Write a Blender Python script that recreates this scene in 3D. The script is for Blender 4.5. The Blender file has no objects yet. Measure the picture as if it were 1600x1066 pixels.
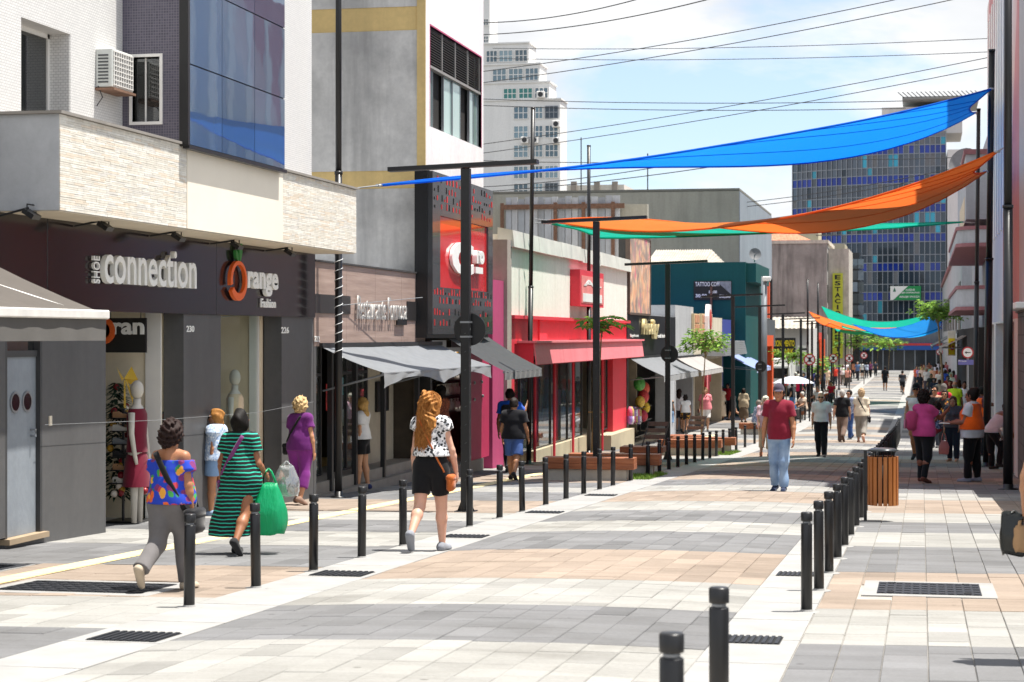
import bpy, bmesh, math, random
import numpy as np
from mathutils import Vector, Matrix, Euler
random.seed(7); np.random.seed(7)
R=math.radians
scene=bpy.context.scene
col=scene.collection
# ------------------------------------------------------------------ camera
F=3111.; HX,HY=800.,524.; CZ=1.6            # focal length in photo pixels, principal column, horizon row, eye height
TH=math.atan2(640,F); SN,CS=math.sin(TH),math.cos(TH)
cd=bpy.data.cameras.new('camera'); cam=bpy.data.objects.new('camera',cd); col.objects.link(cam)
cd.sensor_width=36; cd.lens=36*F/1600; cd.shift_y=-9/1600; cd.clip_end=4000; cd.clip_start=.2
cam.location=(0,0,CZ); cam.rotation_euler=(R(90),0,TH)
cd.dof.use_dof=True; cd.dof.focus_distance=26; cd.dof.aperture_fstop=5.6
scene.camera=cam
# ------------------------------------------------------------------ sky, sun, exposure
SUN_EL,SUN_AZ=R(73),R(12)                   # azimuth measured from +X towards +Y
w=bpy.data.worlds.new('World'); scene.world=w; w.use_nodes=True
nt=w.node_tree; nt.nodes.clear()
def wn(t,**k):
    n=nt.nodes.new(t)
    for a,b in k.items(): setattr(n,a,b)
    return n
out=wn('ShaderNodeOutputWorld'); bg=wn('ShaderNodeBackground'); bg.inputs[1].default_value=.15
sky=wn('ShaderNodeTexSky',sky_type='NISHITA',sun_disc=False); sky.sun_elevation=SUN_EL; sky.sun_rotation=math.pi/2-SUN_AZ
sky.air_density=1.0; sky.dust_density=.25; sky.ozone_density=1.2
tc=wn('ShaderNodeTexCoord'); mp=wn('ShaderNodeMapping'); mp.inputs['Scale'].default_value=(1,1,1.9); mp.inputs['Location'].default_value=(7.3,3.9,1.4)
n1=wn('ShaderNodeTexNoise'); n1.inputs['Scale'].default_value=6.5; n1.inputs['Detail'].default_value=9; n1.inputs['Roughness'].default_value=.56; n1.inputs['Distortion'].default_value=.35
rp=wn('ShaderNodeValToRGB'); rp.color_ramp.elements[0].position=.39; rp.color_ramp.elements[1].position=.52
n2=wn('ShaderNodeTexNoise'); n2.inputs['Scale'].default_value=9; n2.inputs['Detail'].default_value=8; n2.inputs['Distortion'].default_value=.5
rp2=wn('ShaderNodeValToRGB'); rp2.color_ramp.elements[0].color=(2.6,2.68,2.8,1); rp2.color_ramp.elements[1].color=(3.3,3.32,3.35,1)
rp2.color_ramp.elements[0].position=.36; rp2.color_ramp.elements[1].position=.58
mx=wn('ShaderNodeMix',data_type='RGBA')
L=nt.links.new
L(tc.outputs['Generated'],mp.inputs[0]); L(mp.outputs[0],n1.inputs[0]); L(mp.outputs[0],n2.inputs[0])
L(n1.outputs[0],rp.inputs[0]); L(n2.outputs[0],rp2.inputs[0])
tn=wn('ShaderNodeMix',data_type='RGBA',blend_type='MULTIPLY'); tn.inputs[0].default_value=1; tn.inputs[7].default_value=(.50,.555,.64,1); L(sky.outputs[0],tn.inputs[6])
L(rp.outputs[0],mx.inputs[0]); hz_=wn('ShaderNodeMix',data_type='RGBA'); hz_.inputs[0].default_value=.38; hz_.inputs[7].default_value=(2.3,2.52,2.8,1); L(tn.outputs[2],hz_.inputs[6]); L(hz_.outputs[2],mx.inputs[6]); L(rp2.outputs[0],mx.inputs[7])
L(mx.outputs[2],bg.inputs[0]); L(bg.outputs[0],out.inputs[0])
sd=bpy.data.lights.new('sun','SUN'); sun=bpy.data.objects.new('sun',sd); col.objects.link(sun)
sd.energy=4.0; sd.angle=R(.53); sd.color=(1,.955,.88)
sv=Vector((math.cos(SUN_EL)*math.cos(SUN_AZ),math.cos(SUN_EL)*math.sin(SUN_AZ),math.sin(SUN_EL)))
sun.rotation_euler=(-sv).to_track_quat('-Z','Y').to_euler(); sun.location=(20,5,60)
scene.view_settings.view_transform='Standard'; scene.view_settings.look='None'; scene.view_settings.gamma=1
scene.view_settings.exposure=1.12
scene.view_settings.use_curve_mapping=False
scene.render.engine='CYCLES'
scene.cycles.max_bounces=7; scene.cycles.diffuse_bounces=3; scene.cycles.glossy_bounces=3; scene.cycles.transmission_bounces=4; scene.cycles.transparent_max_bounces=10
scene.cycles.caustics_reflective=False; scene.cycles.caustics_refractive=False
# ------------------------------------------------------------------ where things stand: from a photo row/column to a real place
def gz(Y):                                    # the street falls away from the camera, then levels out
    return -.0309*Y if Y<55 else -1.6995-1.0*(1-math.exp(-(Y-55)/32.36))
def ray(px,py):
    r=(px-HX)/F; return (r*CS-SN, r*SN+CS, (HY-py)/F)
def onX(px,py,X):
    a=ray(px,py); d=X/a[0]; return Vector((X,a[1]*d,CZ+a[2]*d))
def onY(px,py,Y):
    a=ray(px,py); d=Y/a[1]; return Vector((a[0]*d,Y,CZ+a[2]*d))
def dep(X,Y): return -X*SN+Y*CS
def grd(px,py):
    a=ray(px,py); d=2.
    while CZ+a[2]*d-gz(a[1]*d)>0 and d<400: d+=.03
    return Vector((a[0]*d,a[1]*d,gz(a[1]*d)))
FX=-9.17                                      # the shop fronts on the left stand on this line
def fy(px,X=FX): return onX(px,500,X).y
def fz(px,py,X=FX): return onX(px,py,X).z
# ------------------------------------------------------------------ materials
MT={}
def lin(h):
    c=[int(h[i:i+2],16)/255 for i in (0,2,4)]
    return tuple(x/12.92 if x<=.04045 else ((x+.055)/1.055)**2.4 for x in c)
class NT:
    def __init__(s,name):
        s.m=bpy.data.materials.new(name); s.m.use_nodes=True; s.t=s.m.node_tree; s.t.nodes.clear()
        s.o=s.t.nodes.new('ShaderNodeOutputMaterial'); s.b=s.t.nodes.new('ShaderNodeBsdfPrincipled'); s.l(s.b.outputs[0],s.o.inputs[0])
        s.tc=s.t.nodes.new('ShaderNodeTexCoord')
    def n(s,t,ins=None,**k):
        x=s.t.nodes.new(t)
        for a,b in k.items(): setattr(x,a,b)
        for a,b in (ins or {}).items(): x.inputs[a].default_value=b
        return x
    def l(s,a,b): s.t.links.new(a,b)
    def noise(s,scale,detail=5,rough=.6,vec=None,dist=0,coord='Object'):
        x=s.n('ShaderNodeTexNoise',{'Scale':scale,'Detail':detail,'Roughness':rough,'Distortion':dist}); s.l(vec or s.tc.outputs[coord],x.inputs[0]); return x.outputs[0]
    def ramp(s,fac,stops):
        x=s.n('ShaderNodeValToRGB'); cr=x.color_ramp
        while len(cr.elements)<len(stops): cr.elements.new(.5)
        for e,(p,c) in zip(cr.elements,stops): e.position=p; e.color=(*c,1) if len(c)==3 else c
        s.l(fac,x.inputs[0]); return x.outputs[0]
    def mix(s,fac,a,b,mode='MIX'):
        x=s.n('ShaderNodeMix',data_type='RGBA',blend_type=mode)
        for i,v in ((0,fac),(6,a),(7,b)):
            if hasattr(v,'links'): s.l(v,x.inputs[i])
            else: x.inputs[i].default_value=v if i==0 else (*v,1)
        return x.outputs[2]
    def map(s,scale=(1,1,1),rot=(0,0,0),loc=(0,0,0),coord='Object'):
        x=s.n('ShaderNodeMapping'); x.inputs['Scale'].default_value=scale; x.inputs['Rotation'].default_value=rot; x.inputs['Location'].default_value=loc
        s.l(s.tc.outputs[coord],x.inputs[0]); return x.outputs[0]
    def bump(s,h,strength=.3,dist=.02):
        x=s.n('ShaderNodeBump',{'Strength':strength,'Distance':dist}); s.l(h,x.inputs['Height']); s.l(x.outputs[0],s.b.inputs['Normal'])
    def base(s,c):
        if hasattr(c,'links'): s.l(c,s.b.inputs['Base Color'])
        else: s.b.inputs['Base Color'].default_value=(*c,1)
    def set(s,**k):
        for a,b in k.items(): s.b.inputs[a.replace('_',' ')].default_value=b
def sc3(c,k): return tuple(min(1,x*k) for x in c)
def mat(name,c,rough=.6,var=.12,scale=4,bump=0,metal=0,spec=.5,bscale=None,coat=0):
    """plain surface with uneven colour"""
    if name in MT: return MT[name]
    if isinstance(c,str): c=lin(c)
    n=NT(name); n.set(Roughness=rough,Metallic=metal); n.b.inputs['Specular IOR Level'].default_value=spec
    if coat: n.b.inputs['Coat Weight'].default_value=coat
    f=n.noise(scale); n.base(n.ramp(f,[(.3,sc3(c,1-var)),(.7,sc3(c,1+var))]))
    if bump: n.bump(n.noise(bscale or scale*8,6),bump)
    MT[name]=n.m; return n.m
def weathered(name,c,stain,amount=.5,rough=.85,scale=.8,streak=True,bump=.25):
    """plaster or concrete with rain streaks and blotches"""
    if name in MT: return MT[name]
    c=lin(c) if isinstance(c,str) else c; stain=lin(stain) if isinstance(stain,str) else stain
    n=NT(name); n.set(Roughness=rough); n.b.inputs['Specular IOR Level'].default_value=.25
    a=n.noise(scale,9,.65); b=n.noise(1,7,.6,n.map((2.2,2.2,.22)))
    f=n.ramp(a,[(.42,(0,0,0)),(.72,(1,1,1))]); g=n.ramp(b,[(.46,(0,0,0)),(.75,(1,1,1))])
    fin=n.noise(9,6,.7); base=n.mix(.35,c,n.ramp(fin,[(.3,sc3(c,.75)),(.7,sc3(c,1.18))]))
    x=n.mix(n.mix(amount,(0,0,0),f),base,stain)
    if streak: x=n.mix(n.mix(amount,(0,0,0),g),x,sc3(stain,.9))
    n.base(x); n.bump(n.noise(14,8,.7),bump,.01); MT[name]=n.m; return n.m
def glass(name,tint=(.75,.85,.82),refl=.25,dirty=.04,ior=1.4):
    """window pane: clear tinted glass with sky reflections"""
    if name in MT: return MT[name]
    n=NT(name); t=n.t; t.nodes.remove(n.b)
    tr=n.n('ShaderNodeBsdfTransparent'); tr.inputs[0].default_value=(*tint,1)
    gl=n.n('ShaderNodeBsdfGlossy',{'Roughness':.02}); gl.inputs[0].default_value=(.95,.97,1,1)
    df=n.n('ShaderNodeBsdfDiffuse'); df.inputs[0].default_value=(.5,.52,.5,1)
    fr=n.n('ShaderNodeFresnel',{'IOR':ior}); ad=n.n('ShaderNodeMath',operation='ADD',use_clamp=True); ad.inputs[1].default_value=refl*.5
    gq=n.n('ShaderNodeNewGeometry'); iv=n.n('ShaderNodeMath',operation='SUBTRACT'); iv.inputs[0].default_value=1; n.l(gq.outputs['Backfacing'],iv.inputs[1]); mu=n.n('ShaderNodeMath',operation='MULTIPLY'); n.l(fr.outputs[0],ad.inputs[0]); n.l(ad.outputs[0],mu.inputs[0]); n.l(iv.outputs[0],mu.inputs[1]); ad=mu; m1=n.n('ShaderNodeMixShader'); n.l(ad.outputs[0],m1.inputs[0]); n.l(tr.outputs[0],m1.inputs[1]); n.l(gl.outputs[0],m1.inputs[2])
    m2=n.n('ShaderNodeMixShader'); m2.inputs[0].default_value=dirty; n.l(m1.outputs[0],m2.inputs[1]); n.l(df.outputs[0],m2.inputs[2]); n.l(m2.outputs[0],n.o.inputs[0])
    MT[name]=n.m; return n.m
def mirror_glass(name,c,rough=.03,wav=.06,refl=.6):
    """coated curtain-wall glass that mirrors the street"""
    if name in MT: return MT[name]
    n=NT(name); n.set(Roughness=rough,Metallic=refl); oi=n.n('ShaderNodeObjectInfo'); gi=n.n('ShaderNodeNewGeometry')
    ad=n.n('ShaderNodeMath',operation='ADD'); n.l(oi.outputs['Random'],ad.inputs[0]); n.l(gi.outputs['Random Per Island'],ad.inputs[1])
    fr=n.n('ShaderNodeMath',operation='FRACT'); n.l(ad.outputs[0],fr.inputs[0])
    n.base(n.ramp(fr.outputs[0],[(0,sc3(c,.8)),(1,sc3(c,1.25))]))
    n.bump(n.noise(1.3,2,.4),wav,.1); MT[name]=n.m; return n.m
def fabric(name,c,rough=.85,var=.12,trans=0,weave=140):
    if name in MT: return MT[name]
    c=lin(c) if isinstance(c,str) else c
    n=NT(name); n.set(Roughness=rough); n.b.inputs['Specular IOR Level'].default_value=.15; n.b.inputs['Sheen Weight'].default_value=.15
    n.base(n.ramp(n.noise(5,5),[(.3,sc3(c,1-var)),(.7,sc3(c,1+var))]))
    n.bump(n.noise(weave,2,.5),.15,.004)
    if trans:
        tl=n.n('ShaderNodeBsdfTranslucent'); tl.inputs[0].default_value=(*sc3(c,1.15),1); m=n.n('ShaderNodeMixShader'); m.inputs[0].default_value=trans
        n.l(n.b.outputs[0],m.inputs[1]); n.l(tl.outputs[0],m.inputs[2]); n.l(m.outputs[0],n.o.inputs[0])
    MT[name]=n.m; return n.m
def brickmat(name,c1,c2,mortar,bw,bh,ms=.012,plane='YZ',rough=.5,bump=.4,bias=0,offset=.5):
    """small tiles far below ten pixels: colour and joints by texture"""
    if name in MT: return MT[name]
    n=NT(name); n.set(Roughness=rough)
    sp=n.n('ShaderNodeSeparateXYZ'); n.l(n.tc.outputs['Object'],sp.inputs[0]); cb=n.n('ShaderNodeCombineXYZ')
    n.l(sp.outputs['XYZ'.index(plane[0])],cb.inputs[0]); n.l(sp.outputs[2],cb.inputs[1])
    b=n.n('ShaderNodeTexBrick',{'Scale':1.0,'Mortar Size':ms,'Bias':bias,'Brick Width':bw,'Row Height':bh}); b.offset=offset
    b.inputs['Color1'].default_value=(*c1,1); b.inputs['Color2'].default_value=(*c2,1); b.inputs['Mortar'].default_value=(*mortar,1)
    n.l(cb.outputs[0],b.inputs[0]); f=n.noise(.7,6); n.base(n.mix(n.ramp(f,[(.4,(0,0,0)),(.8,(.35,.35,.35))]),b.outputs[0],sc3(mortar,1.1)))
    inv=n.n('ShaderNodeMath',operation='SUBTRACT'); inv.inputs[0].default_value=1; n.l(b.outputs[1],inv.inputs[1]); n.bump(inv.outputs[0],bump,.004)
    MT[name]=n.m; return n.m
# ------------------------------------------------------------------ mesh helpers
class MB:
    def __init__(s): s.v=[]; s.f=[]; s.m=[]; s.cm=0
    def add(s,vs,fs):
        o=len(s.v); s.v+= [tuple(v) for v in vs]; s.f+=[tuple(i+o for i in f) for f in fs]; s.m+=[s.cm]*len(fs); return s
    def box(s,x0,x1,y0,y1,z0,z1):
        x0,x1=min(x0,x1),max(x0,x1); y0,y1=min(y0,y1),max(y0,y1); z0,z1=min(z0,z1),max(z0,z1)
        return s.add([(x0,y0,z0),(x1,y0,z0),(x1,y1,z0),(x0,y1,z0),(x0,y0,z1),(x1,y0,z1),(x1,y1,z1),(x0,y1,z1)],
              [(0,3,2,1),(4,5,6,7),(0,1,5,4),(1,2,6,5),(2,3,7,6),(3,0,4,7)])
    def bbox(s,x0,x1,y0,y1,z0,z1,b=.01):
        """box with chamfered edges"""
        bm=bmesh.new(); bmesh.ops.create_cube(bm,size=1)
        for v in bm.verts: v.co=Vector((x0+(v.co.x+.5)*(x1-x0),y0+(v.co.y+.5)*(y1-y0),z0+(v.co.z+.5)*(z1-z0)))
        bmesh.ops.bevel(bm,geom=bm.edges[:],offset=b,segments=1,affect='EDGES'); return s.frombm(bm)
    def frombm(s,bm):
        bm.verts.ensure_lookup_table(); bm.verts.index_update()
        s.add([v.co[:] for v in bm.verts],[[v.index for v in f.verts] for f in bm.faces]); bm.free(); return s
    def quad(s,a,b,c,d): return s.add([a,b,c,d],[(0,1,2,3)])
    def hexa(s,p): return s.add(p,[(0,3,2,1),(4,5,6,7),(0,1,5,4),(1,2,6,5),(2,3,7,6),(3,0,4,7)])
    def slab(s,a,b,c,d,t):
        """thick sheet through four points, thickness t along its normal"""
        a,b,c,d=map(Vector,(a,b,c,d)); n=(b-a).cross(d-a).normalized()*t
        return s.hexa([a,b,c,d,a+n,b+n,c+n,d+n])
    def ring(s,p,ax,r,n,u=None,ry=None):
        ax=Vector(ax).normalized(); u=(u or (Vector((0,0,1)) if abs(ax.z)<.9 else Vector((1,0,0)))); u=(u-ax*u.dot(ax)).normalized(); v=ax.cross(u)
        return [Vector(p)+u*math.cos(2*math.pi*i/n)*r+v*math.sin(2*math.pi*i/n)*(ry or r) for i in range(n)]
    def loft(s,rings,cap=True,closed=True):
        n=len(rings[0]); vs=[p for r in rings for p in r]; fs=[]
        for k in range(len(rings)-1):
            for i in range(n if closed else n-1):
                j=(i+1)%n; fs.append((k*n+i,k*n+j,(k+1)*n+j,(k+1)*n+i))
        if cap and closed: fs+=[tuple(range(n-1,-1,-1)),tuple((len(rings)-1)*n+i for i in range(n))]
        return s.add(vs,fs)
    def cyl(s,p0,p1,r0,r1=None,n=12):
        p0,p1=Vector(p0),Vector(p1); r1=r0 if r1 is None else r1; a=p1-p0
        return s.loft([s.ring(p0,a,r0,n),s.ring(p1,a,r1,n)])
    def lathe(s,c,prof,n=16):
        """profile of (radius, height) about a vertical axis"""
        c=Vector(c); return s.loft([s.ring(c+Vector((0,0,z)),(0,0,1),max(r,1e-4),n) for r,z in prof])
    def tube(s,pts,r,n=6):
        pts=[Vector(p) for p in pts]; rr=r if isinstance(r,(list,tuple)) else [r]*len(pts); rg=[]
        for i,p in enumerate(pts):
            a=pts[min(i+1,len(pts)-1)]-pts[max(i-1,0)]; rg.append(s.ring(p,a,rr[i],n))
        return s.loft(rg)
    def ball(s,c,rx,ry=None,rz=None,n=12,m=8):
        ry=ry or rx; rz=rz or rx; c=Vector(c); rg=[]
        for k in range(m+1):
            a=-math.pi/2+math.pi*k/m; q=max(math.cos(a),.02); rg.append([c+Vector((rx*q*math.cos(2*math.pi*i/n),ry*q*math.sin(2*math.pi*i/n),rz*math.sin(a))) for i in range(n)])
        return s.loft(rg)
    def prism(s,poly,axis,t0,t1):
        """2-D outline pushed along an axis: 'X' outline is (y,z), 'Y' outline is (x,z), 'Z' outline is (x,y)"""
        f={'X':lambda p,t:(t,p[0],p[1]),'Y':lambda p,t:(p[0],t,p[1]),'Z':lambda p,t:(p[0],p[1],t)}[axis]; n=len(poly)
        return s.add([f(p,t0) for p in poly]+[f(p,t1) for p in poly],[tuple(range(n-1,-1,-1)),tuple(range(n,2*n))]+[(i,(i+1)%n,n+(i+1)%n,n+i) for i in range(n)])
    def mesh(s,name,mats,smooth=False,off=(0,0,0)):
        me=bpy.data.meshes.new(name); me.from_pydata([(x-off[0],y-off[1],z-off[2]) for x,y,z in s.v],[],s.f)
        for q in (mats if isinstance(mats,(list,tuple)) else [mats]): me.materials.append(q)
        if any(s.m): me.polygons.foreach_set('material_index',s.m)
        bm=bmesh.new(); bm.from_mesh(me); bmesh.ops.recalc_face_normals(bm,faces=bm.faces); bm.to_mesh(me); bm.free()
        if smooth: me.shade_smooth() if smooth is True else me.shade_smooth_by_angle(angle=smooth) if hasattr(me,'shade_smooth_by_angle') else me.shade_smooth()
        return me
    def build(s,name,mats,parent=None,smooth=False,label=None,cat=None,group=None,kind=None,origin=None):
        wl=wloc(parent) if parent else Vector(origin or (0,0,0))
        o=bpy.data.objects.new(name,s.mesh(name,mats,smooth,wl)); col.objects.link(o)
        if parent: o.parent=parent
        elif origin: o.location=origin
        return tag(o,label,cat,group,kind)
def wloc(o):
    v=Vector((0,0,0))
    while o: v+=o.location; o=o.parent
    return v
def tag(o,label=None,cat=None,group=None,kind=None):
    for k,v in (('label',label),('category',cat),('group',group),('kind',kind)):
        if v: o[k]=v
    return o
def thing(name,label,cat,loc=(0,0,0),rz=0,group=None):
    o=bpy.data.objects.new(name,None); col.objects.link(o); o.location=loc; o.rotation_euler=(0,0,rz); o.empty_display_size=.2
    return tag(o,label,cat,group)
def dup(o,loc=None,rz=None,label=None,parent=None):
    c=o.copy(); col.objects.link(c)
    if parent: c.parent=parent
    if loc is not None: c.location=loc
    if rz is not None: c.rotation_euler=(0,0,rz)
    if label: c['label']=label
    for ch in o.children: dup(ch,parent=c)
    return c
def mobj(name,me,parent=None,**k):
    o=bpy.data.objects.new(name,me); col.objects.link(o)
    if parent: o.parent=parent
    return tag(o,**k)
def text(s,a,b,z0,z1,at,mat_,parent,face='X',depth=.02,bold=.0,name='lettering',shear=0,vertical=False,space=1.0):
    """lettering standing on a wall; fitted between a..b along the wall and z0..z1; face X looks to +X, face Y looks to the camera"""
    cu=bpy.data.curves.new('t','FONT'); cu.body=s; cu.size=1; cu.extrude=.02; cu.offset=bold; cu.shear=shear; cu.resolution_u=3; cu.space_character=space
    if vertical: cu.align_x='CENTER'; cu.space_line=.82
    ob=bpy.data.objects.new('t',cu); me=bpy.data.meshes.new_from_object(ob); bpy.data.objects.remove(ob); bpy.data.curves.remove(cu)
    V=np.array([v.co[:] for v in me.vertices]); lo,hi=V.min(0),V.max(0); U=(V-lo)/np.maximum(hi-lo,1e-6)
    wl=wloc(parent); P=np.zeros_like(V)
    if face=='X': P[:,1]=a+U[:,0]*(b-a); P[:,0]=at+U[:,2]*depth
    else: P[:,0]=a+U[:,0]*(b-a); P[:,1]=at-U[:,2]*depth
    P[:,2]=z0+U[:,1]*(z1-z0); P-=np.array(wl[:])
    me.vertices.foreach_set('co',P.ravel()); me.materials.clear(); me.materials.append(mat_); me.update()
    return mobj(name,me,parent)
black=mat('black_paint','161618',.38,.15,3,.05)
# ================================================================== the setting: ground, road, pavements
asph=mat('joint_sand','a29d95',.95,.2,6,.3)
def sheet(name,x0,x1,ys,dz,m,kind='structure'):
    b=MB(); vs=[]; fs=[]
    for i,y in enumerate(ys): vs+=[(x0,y,gz(y)+dz),(x1,y,gz(y)+dz)]
    for i in range(len(ys)-1): fs.append((2*i,2*i+1,2*i+3,2*i+2))
    b.add(vs,fs); return b.build(name,m,kind=kind)
YS=[-30]+list(range(0,300,5))+[320,400,700,1500,3000]
ground=sheet('ground',-900,900,YS,-.12,mat('ground_earth','6f6a62',.95,.2,.6,.3))
PL,PR=-5.28,-.92                       # edges of the carriageway
SK=.127                                # the paving courses run a little askew
sh=lambda X,X0: SK*(X-X0)
def mp__(n,v,s):
    q=n.n('ShaderNodeMapping'); q.inputs['Scale'].default_value=s; n.l(v,q.inputs[0]); return q.outputs[0]
def paver_mat(name,c,v=.2):
    n=NT(name); n.set(Roughness=.88); n.b.inputs['Specular IOR Level'].default_value=.2
    oi=n.n('ShaderNodeObjectInfo'); gi=n.n('ShaderNodeNewGeometry'); ad=n.n('ShaderNodeMath',operation='ADD'); fr=n.n('ShaderNodeMath',operation='FRACT')
    n.l(oi.outputs['Random'],ad.inputs[0]); n.l(gi.outputs['Random Per Island'],ad.inputs[1]); n.l(ad.outputs[0],fr.inputs[0])
    a=n.ramp(fr.outputs[0],[(0,sc3(c,1-v*1.3)),(.15,sc3(c,1-v*.35)),(.85,sc3(c,1+v*.35)),(1,sc3(c,1+v))])
    g=n.noise(1.1,8,.7,coord='Object'); g2=n.noise(38,4,.7)
    x=n.mix(.55,a,n.ramp(g2,[(.3,(.72,.72,.72)),(.7,(1.0,1.0,1.0))]),'MULTIPLY')
    vp=n.n('ShaderNodeVectorMath',operation='ADD'); n.l(gi.outputs['Position'],vp.inputs[0])
    st=n.noise(.55,7,.72,vp.outputs[0]); x=n.mix(1,x,n.ramp(st,[(.28,(.70,.69,.67)),(.45,(.9,.9,.89)),(.62,(1,1,1))]),'MULTIPLY')
    vo=n.n('ShaderNodeTexVoronoi',{'Scale':2.3}); n.l(gi.outputs['Position'],vo.inputs[0]); x=n.mix(1,x,n.ramp(vo.outputs['Distance'],[(.045,(.62,.61,.6)),(.07,(1,1,1))]),'MULTIPLY')
    tr=n.noise(1,5,.6,mp__(n,gi.outputs['Position'],(.35,3.2,1))); x=n.mix(1,x,n.ramp(tr,[(.33,(.86,.855,.85)),(.55,(1,1,1))]),'MULTIPLY')
    n.base(x); n.bump(g2,.25,.006); MT[name]=n.m; return n.m
PW=paver_mat('paver_pale',(.345,.338,.32),.17); PG=paver_mat('paver_grey',(.195,.195,.20),.18); PB=paver_mat('paver_sand',(.335,.27,.22),.17)
PM=[PW,PG,PB]
# courses along the street: (start, kind) for each zone, kinds 0 pale 1 grey 2 sand
road_c=[(4,0),(6.2,1),(8.2,2),(9.6,0),(12.36,1),(14.6,0),(16.8,2),(20.15,1),(23.0,0),(25.0,1),(27.4,0),(29.9,2),(33.3,0),(35.6,1),(38.3,2),(40.9,1),(43,0),(45.5,2),(48.5,1),(51,0),(53.5,2),(57.5,1),(60.5,0),(64,1),(67,2),(70,0)]
left_c=[(4,2),(7,1),(10,0),(10.6,1),(12.4,0),(14.5,2),(17.4,1),(20.0,0),(22.2,1),(24.4,0),(26.2,2),(29.4,1),(32.2,0),(34,1),(36,2),(39.2,1),(42,0),(44.6,2),(48,1),(51,0),(53,2),(57,1),(60,0),(64,1),(67,2),(70,0)]
right_c=[(4,0),(7,2),(9.5,1),(13.2,0),(15.4,2),(18.7,1),(21.9,0),(24.2,1),(26.2,0),(28.3,2),(32,0),(34.2,1),(38,2),(41,1),(44,0),(47,1),(50,2),(53,0),(56,1),(60,0),(64,1),(67,0),(70,1)]
def kind_at(c,y):
    k=c[0][1]
    for a,b in c:
        if y>=a: k=b
    return k
def pave(name,x0,x1,courses,ncol,near,ybeg,hole=None,lift=0,crown=0):
    base=sheet(name,x0,x1,[-10]+[y for y in range(0,300,4)],-.012+lift,asph)
    wd=(x1-x0)/ncol; ln=.6; X0=(x0+x1)/2
    cr=lambda X: crown*(1-((X-X0)/(x1-x0)*2)**2)
    def corners(c,y0,y1,g=.002):
        xa,xb=x0+c*wd+g,x0+(c+1)*wd-g; return [(xa,y0+sh(xa,X0)+g),(xb,y0+sh(xb,X0)+g),(xb,y1+sh(xb,X0)-g),(xa,y1+sh(xa,X0)-g)]
    def stone(b,q,cx,cy,cz,dz,bev=.006):
        t=[(x-cx,y-cy) for x,y in q]; mx=sum(a for a,_ in t)/4; my=sum(a for _,a in t)/4; k=[(a+(mx-a)*.03,c+(my-c)*.02) for a,c in t]
        zt=lambda x,y: (gz(y+cy)-cz)+dz+cr(x+cx)-(cr(cx) if cx else 0)
        b.add([(a,c,zt(a,c)-.05) for a,c in t]+[(a,c,zt(a,c)-bev) for a,c in t]+[(a,c,zt(a,c)) for a,c in k],[(0,1,5,4),(1,2,6,5),(2,3,7,6),(3,0,4,7),(4,5,9,8),(5,6,10,9),(6,7,11,10),(7,4,8,11),(8,9,10,11)])
    rows=[]                                    # every stone: column, start, end, kind
    for c in range(ncol):
        for i,(a,k) in enumerate(courses):
            e=courses[i+1][0] if i+1<len(courses) else 72
            if e<ybeg: continue
            n=max(1,round((e-a)/ln)); o=random.random()*.5; cuts=[a]+[a+(j+o)*(e-a)/n for j in range(0 if o>.2 else 1,n)]+[e]
            for p,q in zip(cuts,cuts[1:]):
                if q>ybeg and q-p>.05: rows.append((c,p,q,k))
    if hole: rows=[r for r in rows if not hole(x0+(r[0]+.5)*wd,(r[1]+r[2])/2)]
    def vis(r):
        X=x0+(r[0]+.5)*wd; Y=(r[1]+r[2])/2+sh(X,X0); d=dep(X,Y); px=HX+F*(X*CS+Y*SN)/d; py=HY+F*(CZ-gz(Y))/d
        return (0 if -40<px<1640 and py<1090 else 1, d)
    rows.sort(key=vis); cache={}
    far=MB()
    for i,(c,p,q,k) in enumerate(rows):
        Q=corners(c,p,q); cx,cy=Q[0]; cz=gz(cy); dz=random.uniform(-.003,.003)+lift
        if i<near:
            key=(k,c if crown else 0,round((q-p)*50))
            if key not in cache:
                b=MB(); stone(b,[(x,y) for x,y in Q],cx,cy,cz,0); cache[key]=b.mesh('paver',PM[k])
            o=mobj('paver',cache[key],base); o.location=(cx,cy,cz+dz+cr(cx))
        else:
            far.cm=k; stone(far,Q,0,0,0,dz)
    fo=far.build('paver_field',PM,base); fo['kind']='stuff'
    y=72; fb=MB(); k=0
    while y<262:                               # too far to tell the stones apart: whole courses
        e=y+random.choice((2.2,2.6,3.2)); fb.cm=random.choice((0,1)) if k!=0 else 1; k=fb.cm
        if random.random()<.12: fb.cm=2
        
        for j in range(6):
            u,v=x0+(x1-x0)*j/6,x0+(x1-x0)*(j+1)/6; fb.quad((u,y,gz(y)+lift+cr(u)),(v,y,gz(y)+lift+cr(v)),(v,e,gz(e)+lift+cr(v)),(u,e,gz(e)+lift+cr(u)))
        y=e
    fb.build('far_courses',PM,base)
    return base
# cover plates keep their place free of stones
CL=[(-7.35,-6.1,14.95,15.75),(-.36,.48,16.55,17.55),(-8.95,-8.2,16.6,17.1)]
hole=lambda X,Y: any(a-.1<X<b+.1 and c-.15<Y<d+.15 for a,b,c,d in CL)
road=pave('road',PL+.52,PR-.42,road_c,14,300,9.5,crown=.035)
pvl=pave('pavement_left',-10.4,PL-.14,left_c,17,300,8.5,hole)
pvr=pave('pavement_right',PR+.14,1.95,right_c,10,300,9.5,hole)
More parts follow.
